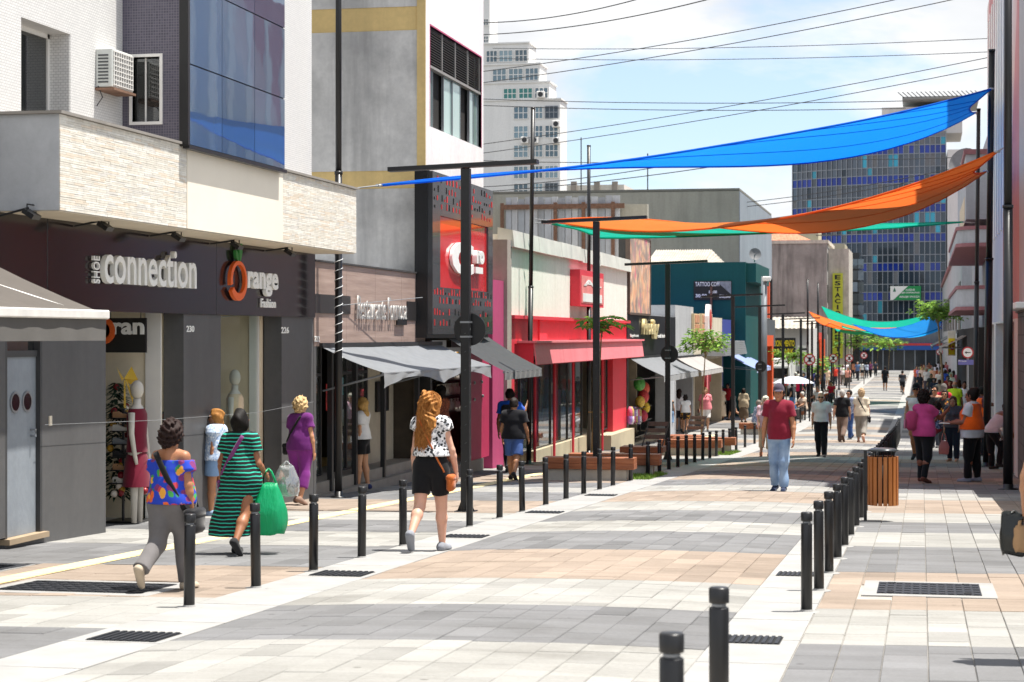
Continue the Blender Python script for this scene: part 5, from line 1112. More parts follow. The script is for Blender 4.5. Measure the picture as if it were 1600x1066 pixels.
# ================================================================== T-shaped street lamps and tall poles
def tlamp(Y,label,discz=None,X=-6.2,H=4.75,arm=2.1,off=.0):
    g=gz(Y); t=thing('street_lamp',label,'street lamp',(X,Y,g),group='T-shaped street lamps'); w=.062
    MB().bbox(X-w/1,X+w/1,Y-w,Y+w,g,g+H,.008).build('post',black,t)
    MB().slab((X-arm*.52,Y-.09,g+H-.03),(X+arm*.48,Y-.09,g+H+.045),(X+arm*.48,Y+.09,g+H+.045),(X-arm*.52,Y+.09,g+H-.03),.06).build('arm',black,t)
    for a in (0,1,2,3): c,s=[(1,0),(0,1),(-1,0),(0,-1)][a]; MB().add([(X+c*w,Y+s*w,g+.16),(X+c*(w+.06),Y+s*(w+.06),g+.012),(X+c*w-.006*s,Y+s*w+.006*c,g+.012),(X+c*w+.008*s,Y+s*w+.008*c,g+.16)],[(0,1,2),(1,0,3),(0,2,3),(1,3,2)]).build('base_rib',black,t)
    MB().bbox(X-.14,X+.14,Y-.14,Y+.14,g,g+.014,.004).build('base_plate',black,t)
    if discz:
        for k,z in enumerate((discz,)):
            d=MB().cyl((X+.03,Y+.10,z),(X+.03,Y+.115,z),.225,n=32).build('sign_disc',black,t); 
            for zz in (-.1,.1): MB().box(X-w-.006,X+w+.006,Y-w-.006,Y+.1,z+zz-.012,z+zz+.012).build('clamp_band',alu,t)
    if Y<45:
        b=MB(); pts=[]
        for i in range(48): a=i*1.25; q=w+.004; pts.append((X+max(-q,min(q,q*1.4*math.cos(a))),Y+max(-q,min(q,q*1.4*math.sin(a))),g+.25+i*.05))
        b.tube(pts,.003,4).build('light_string',mat('string_grey','55585b',.5),t)
    return t
lamps=[(26.7,'nearest T-shaped black street lamp with round black sign disc',1.68),(38.9,'second T-shaped black street lamp beside the first bench',None),(50.2,'third T-shaped black street lamp, with sign disc, beside the second bench',1.12),(68,'fourth T-shaped black street lamp, left of the man in maroon',None),(79.5,'fifth T-shaped street lamp, with sign disc, behind the man in maroon',.35)]
for Y,l,dz in lamps: tlamp(Y,l,dz,X=-6.14 if Y<30 else -6.3,H=4.72 if Y<30 else 5.05 if Y<45 else 4.95)
for i,Y in enumerate((93,107,118,131,144,157,170,184,200)): tlamp(Y,'far T-shaped street lamp along the left kerb, %s beyond the man in maroon'%ORD[i],None,X=-6.3,H=4.95)
def pole(X,Y,ztop,label,r=.055,lean=(0,0),wrap=False):
    g=gz(Y); t=thing('tall_pole',label,'pole',(X,Y,g),group='tall black poles'); n=4; H=ztop-g
    for k in range(2):
        a,b=k/2,(k+1)/2; rr=r*(1-.18*k)
        MB().cyl((X+lean[0]*a,Y+lean[1]*a,g+H*a),(X+lean[0]*b,Y+lean[1]*b,g+H*b),rr,rr*.97,14).build('section',black,t,.6); MB().cyl((X+lean[0]*b,Y+lean[1]*b,g+H*b-.05),(X+lean[0]*b,Y+lean[1]*b,g+H*b),rr*1.12,n=14).build('collar',black,t,.6)
    MB().lathe((X,Y,g),[(r*2.2,0),(r*2.2,.015),(r*1.1,.03),(r*1.1,.1)],16).build('foot',black,t,.6)
    if wrap:
        pts=[(X+(r+.008)*math.cos(i*.7),Y+(r+.008)*math.sin(i*.7),1.25+i*.0155) for i in range(130)]; MB().tube(pts,.006,4).build('light_string',mat('string_white','cfd2d4',.4),t)
    return t
Q=onX(529,500,-8.85); pole(-8.85,Q.y,9.2,'tall black pole wound with white string lights before the restaurant',.058,wrap=True)
Q=onX(826,500,-8.95); pole(-8.95,Q.y,onX(829,170,-8.95).z,'tall black pole before the cream corrugated front, left one',.06,lean=(.1,0))
Q=onX(920,500,-8.95); pole(-8.95,Q.y,onX(922,228,-8.95).z,'tall black pole before the cream corrugated front, right one',.06)
pole(1.49,36.1,8.9,'nearest tall black pole on the right, before the grey wall',.085)
pole(1.5,48.2,onX(1541,80,1.5).z,'second tall black pole on the right, leaning slightly',.09,lean=(.12,0))
pole(1.5,58.6,onX(1522,176,1.5).z,'third tall black pole on the right, carrying the blue sail',.07,lean=(.1,0))
for px,pt,Y,l in ((1262,436,118,'left one'),(1278,442,126,'right one')): c=onY(px,500,Y); pole(c.x,Y,onY(px,pt,Y).z,'thin dark pole before the old grey house, %s'%l,.07)
gp=thing('camera_pole','thick grey pole with a white surveillance camera before the orange slats','pole',(-6.9,88,gz(88))); c=onY(1194,500,88); MB().cyl((c.x,88,gz(88)),(c.x,88,onY(1194,432,88).z),.13,n=14).build('shaft',mat('pole_grey','7d8388',.5,.1,3,0,.4),gp,True); z=onY(1194,436,88).z; MB().bbox(c.x-.05,c.x+.3,87.7,88,z-.1,z+.1,.03).build('camera_head',white,gp)
# ================================================================== benches, bin, plants
wood=NT('bench_wood'); wood.set(Roughness=.5); _f=wood.noise(1,6,.6,wood.map((1.2,9,14))); wood.base(wood.ramp(_f,[(.3,lin('7a4426')),(.55,lin('9c5c38')),(.8,lin('b77a50'))])); wood.bump(_f,.15,.004); wood=wood.m
bcon=weathered('bench_concrete','b9b4a9','8d887e',.35)
def bench(x0,x1,Y,label,grp,h=.44):
    g=gz(Y); t=thing('wooden_bench',label,'bench',((x0+x1)/2,Y,g),group=grp)
    MB().bbox(x0+.06,x1-.14,Y-.14,Y+.14,g-.05,g+h-.22,.012).build('concrete_base',bcon,t)
    for k in range(3): 
        a=Y-.2+k*.135; MB().bbox(x0,x1,a,a+.128,g+h-.11,g+h,.006).build('seat_plank',wood,t)
    for k in range(2): MB().bbox(x0,x1,Y-.2,Y+.2,g+h-.22,g+h-.112,.006).build('edge_plank',wood,t) if k==0 else None
    return t
bench(-7.05,-5.30,37.35,'long wooden beam bench on concrete base, nearest the camera','timber benches')
bench(-7.0,-5.15,39.9,'long wooden beam bench just behind the nearest one','timber benches')
bench(-7.0,-5.3,54.0,'wooden beam bench right of the third street lamp, front one','timber benches')
bench(-7.0,-5.2,57.0,'wooden beam bench right of the third street lamp, rear one','timber benches')
bench(-6.8,-5.5,76,'wooden bench where the man in the checked shirt sits','timber benches')
bench(-6.9,-5.4,96,'far wooden bench behind the elderly man in the white shirt','timber benches')
bench(-6.9,-5.4,110,'farthest wooden bench near the umbrella table','timber benches')
bench(-6.9,-5.4,126,'wooden bench far down the left kerb beneath the red signs','timber benches')
def seat(X,Y,label):
    g=gz(Y); t=thing('slatted_seat',label,'seat',(X,Y,g)); MB().bbox(X-.5,X+.5,Y-.35,Y+.35,g+.3,g+.44,.01).build('seat_box',wood,t); MB().bbox(X-.4,X+.4,Y-.25,Y+.25,g,g+.3,.01).build('concrete_base',bcon,t)
    fr=mat('seat_frame','4a4442',.5,.1,3,0,.3); a=.28
    for x in (X-.05,X+.42): MB().slab((x,Y+.1,g+.42),(x+.03,Y+.1,g+.42),(x+.03+a*.5,Y+.28,g+1.0),(x+a*.5,Y+.28,g+1.0),.03).build('back_post',fr,t)
    for k in range(3): z=g+.6+k*.15; q=a*.5*(z-g-.42)/.58; MB().box(X-.05+q,X+.45+q,Y+.14+.06*k,Y+.165+.06*k,z,z+.1).build('back_slat',mat('slat_taupe','6d5b50',.6,.2),t)
seat(-6.35,46.0,'wooden seat with slatted taupe back beyond the first bench'); seat(-6.9,59.5,'wooden seat with slatted back beyond the second bench')
grass=MB(); random.seed(3)
for X0,X1,Y0,Y1 in ((-5.75,-5.12,37.9,40.8),(-5.75,-5.14,54.6,58)):
    for i in range(2600):
        x=random.uniform(X0,X1); y=random.uniform(Y0,Y1); h=random.uniform(.03,.09); a=random.uniform(0,6.28); dx,dy=.008*math.cos(a),.008*math.sin(a); g=gz(y)
        grass.add([(x-dx,y-dy,g),(x+dx,y+dy,g),(x+random.uniform(-.03,.03),y+random.uniform(-.03,.03),g+h)],[(0,1,2)])
grass.build('grass_patch',mat('grass_green','6f8f2f',.8,.4,8),None,label='short green grass beside the wooden benches',cat='grass',kind='stuff')
# litter bin with timber slats
bn=thing('litter_bin','round litter bin of brown timber slats with dark lid by the right bollards','litter bin',(-.5,26.2,gz(26.2)))
BX,BY=-.49,26.25; b0=-.60; b1=.03; sw=NT('bin_wood'); sw.set(Roughness=.45); _f=sw.noise(1,6,.6,sw.map((9,9,1.2))); sw.base(sw.ramp(_f,[(.3,lin('8a4f22')),(.6,lin('b06b34')),(.8,lin('c98a4e'))])); sw=sw.m
MB().cyl((BX,BY,b0+.03),(BX,BY,b1-.02),.165,n=20).build('liner',mat('bin_liner','1d1c1b',.6),bn,.6)
for k in range(18):
    a=2*math.pi*k/18; c,s=math.cos(a),math.sin(a); r0,r1,w=.175,.198,.024; u=(-s,c)
    MB().hexa([(BX+c*r+u[0]*q,BY+s*r+u[1]*q,z) for z in (b0,b1) for r,q in ((r0,-w),(r1,-w),(r1,w),(r0,w))]).build('slat',sw,bn)
for z in (b0+.1,b1-.1): MB().lathe((BX,BY,z),[(.172,0),(.1745,0),(.1745,.03),(.172,.03)],24).build('hoop',black,bn)
MB().lathe((BX,BY,b1+.07),[(.2,0),(.205,.012),(.15,.035),(.02,.045)],24).build('lid',mat('bin_lid','3a3d40',.3,.1,3,0,.4),bn,.6)
for a in (.6,2.2,3.9,5.4): MB().cyl((BX+.17*math.cos(a),BY+.17*math.sin(a),b1-.03),(BX+.17*math.cos(a),BY+.17*math.sin(a),b1+.075),.008).build('lid_strut',black,bn)
MB().box(BX-.245,BX-.205,BY-.02,BY+.02,gz(BY),b1+.075).build('post',black,bn); MB().box(BX-.23,BX-.16,BY-.03,BY+.03,b0+.15,b0+.25).build('bracket',black,bn)
# ---- young trees and pot plants
leafm=[fabric('leaf_%d'%k,c,.6,.25,.3,30) for k,c in enumerate(['6d9434','8caf48','4f7a30'])]
def leafmesh(k,l=.16,w=.05):
    b=MB(); b.add([(0,0,0),(w,l*.35,.012),(w*.7,l*.75,-.01),(0,l,-.03),(-w*.7,l*.75,-.01),(-w,l*.35,.012)],[(0,1,2,3),(0,3,4,5)]); return b.mesh('leaf',leafm[k])
def tree(X,Y,h,label,crown,nl,ls=.18,palm=False,name='young_tree',tr=.035,lean=.15):
    g=gz(Y); t=thing(name,label,'tree',(X,Y,g)); top=Vector((X+lean,Y,g+h)); pts=[(X,Y,g),(X+lean*.2,Y,g+h*.4),(X+lean*.7,Y,g+h*.75),top]
    bark=mat('bark_pale','9a8465',.9,.25,9,.4); MB().tube(pts,[tr,tr*.8,tr*.6,tr*.35],8).build('trunk',bark,t,True); br=MB(); lf=MB()
    lm=[]; cz=top
    for i in range(nl):
        a=random.uniform(0,6.28); e=random.uniform(-.25,1.1); r=crown*random.uniform(.25,1)
        end=cz+Vector((r*math.cos(a)*math.cos(e),r*math.sin(a)*math.cos(e),r*math.sin(e)*.7-.1)); br.tube([cz+Vector((0,0,-random.uniform(0,.5)*crown)),(cz+end)/2+Vector((0,0,.08)),end],[.012,.009,.005],4)
        for k in range(8):
            b=a+random.uniform(-1.6,1.6) if not palm else 2*math.pi*k/8; l=ls*random.uniform(.7,1.2); w=l*(.28 if not palm else .18); d=Vector((math.cos(b),math.sin(b),random.uniform(-.5,.35))).normalized(); s=d.cross(Vector((0,0,1))).normalized()
            o=end+ (Vector((random.uniform(-1,1),random.uniform(-1,1),random.uniform(-.6,.6)))*ls*.8 if not palm else Vector((0,0,0))); lf.cm=random.choice((0,0,1,1,2)); m_=o+d*l*.5+Vector((0,0,.02)); lf.add([o,m_+s*w,o+d*l+Vector((0,0,-.03)),m_-s*w],[(0,1,2,3)])
    br.build('branches',bark,t); c=lf.build('crown',leafm,t); c['kind']='stuff'; return t
random.seed(21)
c=onX(931,500,-7.7); tree(-7.7,c.y,onX(931,505,-7.7).z-gz(c.y),'slender young tree with sparse pale green leaves before the red shop',.7,15,.32,palm=True)
tk=thing('tree_stake','pair of bamboo stakes holding the slender young tree','stake',(-7.75,c.y-.2,gz(c.y)))
for dx in (-.09,.12): MB().cyl((-7.7+dx,c.y-.15,gz(c.y)),(-7.7+dx*.5+.05,c.y-.1,gz(c.y)+2.1),.022,n=7).build('cane',mat('bamboo','b08a58',.7,.2),tk)
MB().box(-7.85,-7.5,c.y-.2,c.y-.1,gz(c.y)+1.2,gz(c.y)+1.23).build('cross_cane',mat('bamboo','b08a58',.7,.2),tk)
c=onX(1096,540,-7.6); tree(-7.6,c.y,onX(1096,538,-7.6).z-gz(c.y),'small leafy street tree before the cream shop',.95,70,.21)
c=onX(1228,560,-7.4); tree(-7.4,c.y,onX(1222,560,-7.4).z-gz(c.y),'small leafy tree left of the yellow parking board',1.0,50,.26)
c=onX(1280,575,-7.2); tree(-7.2,c.y,onX(1280,575,-7.2).z-gz(c.y),'thin light green tree behind the red crossed signs',1.5,26,.45)
c=onX(1340,565,-6.8); tree(-6.8,200,3.6,'far green street tree by the tower foot, left of the street',2.2,40,.7)
tree(-3.6,225,3.2,'far small tree at the street end',1.6,30,.6); tree(-5.0,232,3.2,'far small tree beside the tower shop front',1.6,30,.6)
tree(1.1,104,5.2,'leafy tree hanging out beside the grey balconies on the right',1.3,110,.3,lean=-.3,tr=.08)
def pot(px,py,label,h,spiky=True,c='4a7a3a'):
    p=grd(px,py); t=thing('potted_plant',label,'potted plant',p); MB().lathe(p,[(.2,0),(.26,.5),(.28,.52),(.25,.52),(.24,.46),(.01,.45)],14).build('pot',mat('pot_black','27282a',.6),t,.6); b=MB(); 
    for i in range(160):
        a=random.uniform(0,6.28); r=random.uniform(.05,.5); e=p+Vector((r*math.cos(a),r*math.sin(a),.5+h*random.uniform(.5,1))); s=Vector((math.sin(a),-math.cos(a),0))*.03; o=p+Vector((.1*math.cos(a),.1*math.sin(a),.45)); m_=(o+e)/2+Vector((0,0,.12)); b.cm=random.choice((0,2)); b.add([o-s,o+s,m_+s,e,m_-s],[(0,1,2,3,4)])
    q=b.build('foliage',leafm,t); q['kind']='stuff'
pot(1172,640,'bushy green plant in black pot outside the orange portal',1.1); pot(1181,640,'tall potted plant beside the bushy one',1.2)
# ================================================================== shade sails
def sailmat(name,c,c2,tr=.5):
    n=NT(name); n.set(Roughness=.75); n.b.inputs['Specular IOR Level'].default_value=.1; f=n.noise(1.5,4); n.base(n.ramp(f,[(.3,sc3(c,.9)),(.7,sc3(c,1.06))]))
    tl=n.n('ShaderNodeBsdfTranslucent'); tl.inputs[0].default_value=(*c2,1); m=n.n('ShaderNodeMixShader'); m.inputs[0].default_value=tr; n.l(n.b.outputs[0],m.inputs[1]); n.l(tl.outputs[0],m.inputs[2]); n.l(m.outputs[0],n.o.inputs[0]); n.bump(n.noise(60,2),.15,.01); return n.m
def sail(label,A,B,C,sag,m,edge=(.10,.10,.10),ropes=()):
    """three-cornered cloth with hollow edges and a belly"""
    A,B,C=map(Vector,(A,B,C)); n=22; t=thing('shade_sail',label,'shade sail',(A+B+C)/3,group='shade sails over the street'); b=MB(); idx={}; G=(A+B+C)/3
    for i in range(n+1):
        for j in range(n+1-i):
            u,v=i/n,j/n; w=1-u-v; p=A*w+B*u+C*v
            pull=edge[0]*4*w*u*(1-v)**2+edge[1]*4*u*v*(1-w)**2+edge[2]*4*v*w*(1-u)**2
            p=p+(G-p)*pull*1.0; sg_=sag if isinstance(sag,tuple) else (sag*.75,)*3; p.z-=4*(sg_[0]*w*u+sg_[1]*u*v)+sg_[2]*(4*v*w if len(sg_)<4 else 6.75*v*v*w); p.z+=.02*math.sin(9*u+7*v)*math.sin(5*v-3*u); idx[i,j]=len(b.v); b.v.append(tuple(p))
    for i in range(n):
        for j in range(n-i):
            b.f.append((idx[i,j],idx[i+1,j],idx[i,j+1])); b.m.append(0)
            if j<n-i-1: b.f.append((idx[i+1,j],idx[i+1,j+1],idx[i,j+1])); b.m.append(0)
    V=[Vector(v) for v in b.v]; b.build('cloth',m,t,True)
    hems=[[V[idx[i,0]] for i in range(n+1)],[V[idx[0,j]] for j in range(n+1)],[V[idx[i,n-i]] for i in range(n+1)]]
    for h in hems: MB().tube(h,.022,6).build('hem',m,t,True)
    for q_ in (.22,.42,.62,.8):
        i=int(q_*n); MB().tube([V[idx[i,j]]-Vector((0,0,.006)) for j in range(n+1-i)],.007,4).build('seam',m,t)
    for c_ in (A,B,C): MB().lathe(c_-Vector((0,0,.02)),[(.05,0),(.06,.02),(.05,.04),(.03,.02)],10).build('corner_ring',steel,t)
    for a,r in ropes: MB().tube([Vector(a),Vector(r)],.012,5).build('rope',mat('rope_steel','9b9ea1',.4,.1,3,0,.5),t)
    return t
bl=sailmat('sail_blue',(.006,.15,.58),(.01,.26,.92),.5); orr=sailmat('sail_orange',(.82,.22,.045),(.9,.17,.03),.5); te=sailmat('sail_teal',(.0,.36,.25),(.02,.62,.42),.45)
def at(px,py,X=None,Y=None): return onX(px,py,X) if X is not None else onY(px,py,Y)
b1=at(592,290,Y=30.2); b2=at(1549,139,Y=47.5); b3=at(1524,176,Y=57.5)
sail('long blue shade sail stretched from the stone canopy to the right hand poles',b1,b2,b3,(.28,.1,.72,1),bl,(.03,.10,.05),[(b1,(-8.48,29.45,3.86)),(b2,(1.55,48.2,b2.z+.05)),(b3,(1.55,58.6,b3.z+.05))])
o1_=at(1558,237,Y=36.6); o2_=at(857,345,Y=46.3); o3_=at(1540,268,Y=47.6)
sail('orange shade sail rising from the cream shop to the right hand pole',o2_,o1_,o3_,(.72,.15,1.0,1),orr,(.02,.10,.03),[(o1_,(1.49,36.1,o1_.z+.06)),(o2_,(-8.9,45.9,o2_.z+.02)),(o3_,(1.55,48.2,o3_.z+.03))])
t1=at(862,350,Y=46.4); t2=at(1505,347,Y=57.6); t3=at(933,371,Y=40)
sail('green shade sail hanging low beside the second street lamp',t1,t2,t3,(.05,.1,.08),te,(.05,.05,.10),[(t2,(1.5,58.6,t2.z+.02)),(t3,(-6.3,38.9,3.8)),(t1,(-8.9,45.9,t1.z))])
f1=at(1284,479,Y=128); f2=at(1476,482,Y=128); f3=at(1316,509,Y=112)
sail('turquoise shade sail far down the street',f1,f2,f3,1.2,te,(.10,.10,.12))
f1=at(1477,479,Y=118); f2=at(1332,507,Y=108); f3=at(1470,511,Y=104)
sail('bright blue shade sail far down the street',f1,f2,f3,.9,sailmat('sail_sky',(.01,.22,.6),(.02,.4,.95),.5),(.08,.10,.14))
f1=at(1264,487,Y=116); f2=at(1296,505,Y=108); f3=at(1400,512,Y=124)
sail('small orange shade sail far down the street behind the blue one',f1,f2,f3,.5,orr,(.08,.08,.10))
# ================================================================== overhead cables
wire=mat('cable_black','2b2c2e',.6)
wires=[(767,31,981,-2,60),(776,50,1088,0,60),(757,110,1389,0,75),(770,126,1479,0,75),(757,224,1538,90,85),(757,238,1538,105,85),(800,75,1546,59,95),(800,91,1546,80,95),(757,154,1403,157,110),(757,164,1375,169,110),(757,298,1150,253,100),(1189,312,1476,264,120),(1196,318,1476,271,120),(1150,243,1476,245,120),(757,250,1238,247,110),(757,290,1020,260,105)]
names=['topmost','second from the top','third from the top','fourth from the top','fifth, the upper of a sloping pair','sixth, the lower of a sloping pair','thin one across the upper clouds','thin one below it','nearly level above the blue sail','level just below that','low one left of the blue sail','upper one before the blue tower','lower one before the blue tower','level one behind the blue sail','level one right of the stepped tower','lowest one left of the blue sail']
for (a,b_,c,d,Y),nm in zip(wires,names):
    p,q=onY(a-30,b_+(b_-d)*30/(c-a),Y),onY(c+40,d-(b_-d)*40/(c-a),Y-8); pts=[]
    for i in range(17): u=i/16; v=p.lerp(q,u); v.z-=.5*4*u*(1-u)*.4; pts.append(v)
    MB().tube(pts,.016 if Y<100 else .022,5).build('overhead_cable',wire,None,label='black overhead cable, '+nm,cat='cable',group='overhead cables')
sw_=MB(); p=onX(0,640,-8.6); 
MB().tube([onY(-20,428,20),onY(330,497,26),onX(660,465,-8.8)],.006,5).build('guy_wire',mat('string_grey2','8d9093',.5),None,label='thin pale wire sagging in front of the shop sign',cat='wire')
MB().tube([onX(70,664,-9.1),onX(240,657,-9.1),onX(400,645,-9.1),onX(490,628,-9.1)],.0022,5).build('guy_wire',mat('string_grey2','8d9093',.5),None,label='thin pale wire at chest height along the grey shop wall',cat='wire')
# ================================================================== inside the shoe shop
random.seed(9); zfl=gz(22.5)-.02
def mannequin(X,Y,z,label,rz,top=None,color='c9c3b8'):
    t=thing('mannequin',label,'mannequin',(X,Y,z),group='shop mannequins'); sk=mat('mannequin_'+color,color,.35,.05); b=MB(); s=1.0
    prof=[(.10,.085,.78),(.15,.10,.86),(.165,.11,.95),(.13,.09,1.12),(.155,.105,1.28),(.175,.10,1.38),(.10,.07,1.47),(.05,.05,1.50),(.045,.048,1.57)]
    b.loft([[(X+rx*math.cos(2*math.pi*i/14),Y+ry*math.sin(2*math.pi*i/14),z+h) for i in range(14)] for rx,ry,h in [(ry,rx,h) for rx,ry,h in prof]]); b.build('torso',sk,t,True)
    MB().ball((X,Y,z+1.68),.085,.075,.115,12,10).build('head',sk,t,True)
    for sgn in (-1,1):
        MB().tube([(X,Y+sgn*.17,z+1.40),(X+.02,Y+sgn*.22,z+1.15),(X+.06,Y+sgn*.21,z+.88),(X+.08,Y+sgn*.2,z+.78)],[.045,.036,.028,.02],8).build('arm',sk,t,True); MB().tube([(X,Y+sgn*.08,z+.85),(X,Y+sgn*.09,z+.45),(X,Y+sgn*.09,z+.06)],[.075,.05,.035],8).build('leg',sk,t,True)
    MB().lathe((X,Y,z),[(.2,0),(.2,.02),(.01,.03)],18).build('base',steel,t,.6)
    if top:
        m=fabric('garment_'+top,top); b=MB(); P2=[(.175,.125,.92),(.15,.11,1.12),(.17,.12,1.28),(.19,.112,1.38),(.13,.09,1.45)]; b.loft([[(X+rx*math.cos(2*math.pi*i/14),Y+ry*math.sin(2*math.pi*i/14),z+h) for i in range(14)] for rx,ry,h in [(ry,rx,h) for rx,ry,h in P2]],cap=False); b.build('blouse',m,t,True)
        b=MB(); P3=[(.14,.11,.92),(.19,.14,.80),(.22,.17,.5)]; b.loft([[(X+rx*math.cos(2*math.pi*i/14),Y+ry*math.sin(2*math.pi*i/14),z+h) for i in range(14)] for rx,ry,h in [(ry,rx,h) for rx,ry,h in P3]],cap=False); b.build('skirt',fabric('garment_b'+top,top),t,True)
c=onY(367,578,27.0); mannequin(c.x,27.0,c.z-1.79,'pale mannequin in beige outfit in the second show window',0,'cdb99c')
c=onY(214,600,22.9); mannequin(c.x,22.9,c.z-1.75,'pale mannequin in wine red outfit inside the first doorway',0,'6e1c30')
# shoe racks
shoe=[]
for k,cc in enumerate(['e6e2da','b98d68','26262a','8d9298']):
    b=MB(); b.loft([[(x,-w,0),(x,w,0),(x,w*.8,h),(x,-w*.8,h)] for x,w,h in ((-.12,.03,.07),(-.06,.034,.075),(.0,.033,.05),(.08,.042,.035),(.13,.03,.02))]); shoe.append(b.mesh('shoe',mat('shoe_%d'%k,cc,.45)))
def rack(X,Y,z,label,n,rowlab):
    t=thing('shoe_rack',label,'rack',(X,Y,z)); MB().cyl((X,Y-.15,z),(X,Y-.15,z+n*.16+.45),.018).build('upright',black,t); MB().cyl((X,Y+.15,z),(X,Y+.15,z+n*.16+.45),.018).build('upright',black,t); MB().box(X-.2,X+.2,Y-.25,Y+.25,z,z+.03).build('base',black,t)
    for k in range(n):
        zz=z+.5+k*.16; MB().box(X-.13,X+.13,Y-.26,Y+.26,zz-.012,zz).build('tier',black,t)
        for j in range(3): o=mobj('shoe',shoe[(k+j)%4],None,label='%s shoe on tier %s of %s'%(['cream','tan','black','grey'][(k+j)%4],['one','two','three','four','five','six'][k],rowlab),cat='shoe',group='shoes on display'); o.location=(X,Y-.17+j*.17,zz)
rack(-9.62,onX(200,700,-9.62).y,gz(22.4)-.02,'black shoe rack with many tiers in the first shop doorway',6,'the open shoe rack')
sb=thing('shoe_banner','tall black banner with shoe pictures beside the first doorway','banner',(-9.6,23.4,gz(23))); a=onX(229,780,-9.6); c=onX(258,643,-9.6)
MB().box(-9.64,-9.6,a.y,c.y,gz(23)-.05,c.z).build('panel',mat('board_black','1d1d1c',.5),sb); text('connection',a.y+.05,c.y-.12,c.z-.13,c.z-.07,-9.598,lw,sb,depth=.004,bold=.01); MB().ball((-9.59,c.y-.07,c.z-.07),.01,.05,.05).build('red_cap_print',mat('sign_scarlet','e0342c',.4),sb)
for k in range(3):
    o=mobj('shoe_print',shoe[k],sb); o.location=Vector((-9.595,(a.y+c.y)/2,c.z-.38-.27*k))-wloc(sb); o.rotation_euler=(0,0,R(90)); o.scale=(1.5,.4,1.5)
TX=onY(182,620,23.35).x; ct=Vector((0,23.35,0)); xt=thing('christmas_tree','small decorated tree with red and white ornaments and golden bow','decorated tree',(TX,ct.y,gz(22.5))); z0=gz(22.5)
zt_=onY(183,598,23.35).z; b=MB()
for i in range(900):
    h=random.random()**1.3; r=(.40*(1-h)+.06)*math.sqrt(random.random()); a=random.uniform(0,6.28); p=Vector((TX+r*math.cos(a),ct.y+r*math.sin(a),z0+.3+h*(zt_-z0-.3))); d=Vector((math.cos(a),math.sin(a),-.3)); s=Vector((-math.sin(a),math.cos(a),0))*.02; b.add([p-s,p+s,p+d*.16],[(0,1,2)])
q=b.build('needles',mat('fir_green','1d3a22',.8,.3),xt); q['kind']='stuff'
for i in range(70):
    h=random.random()**1.2; r=(.43*(1-h)+.05); a=random.uniform(-1.6,1.6); MB().ball((TX+r*math.cos(a),ct.y+r*math.sin(a),z0+.35+h*(zt_-z0-.4)),.045,n=8,m=6).build('ornament',mat('orn_%d'%(i%3),['8f1d28','d9cfc4','b58a2c'][i%3],.35),xt,True)
for sgn in (-1,1): MB().add([(TX+.1,ct.y,zt_+.05),(TX+.1,ct.y+sgn*.24,zt_+.2),(TX+.18,ct.y+sgn*.26,zt_+.03),(TX+.1,ct.y+sgn*.2,zt_-.03)],[(0,1,2),(0,2,3)]).build('bow_loop',mat('bow_gold','c9a227',.4,.1,3,0,.3),xt); MB().add([(TX+.12,ct.y,zt_+.03),(TX+.12,ct.y+sgn*.05,zt_+.03),(TX+.18,ct.y+sgn*.2,zt_-.3),(TX+.18,ct.y+sgn*.13,zt_-.32)],[(0,1,2,3)]).build('bow_tail',mat('bow_gold','c9a227',.4,.1,3,0,.3),xt)
scn=thing('patterned_screen','olive screen with leaf pattern inside the first doorway','screen',(-10.0,21.7,zfl)); lm_=brickmat('screen_pattern',(.10,.12,.07),(.13,.14,.08),(.45,.42,.3),.16,.16,.01,'YZ',.7,.2)
MB().box(-10.02,-9.98,21.46,22.05,zfl,zfl+1.3).build('panel',lm_,scn)
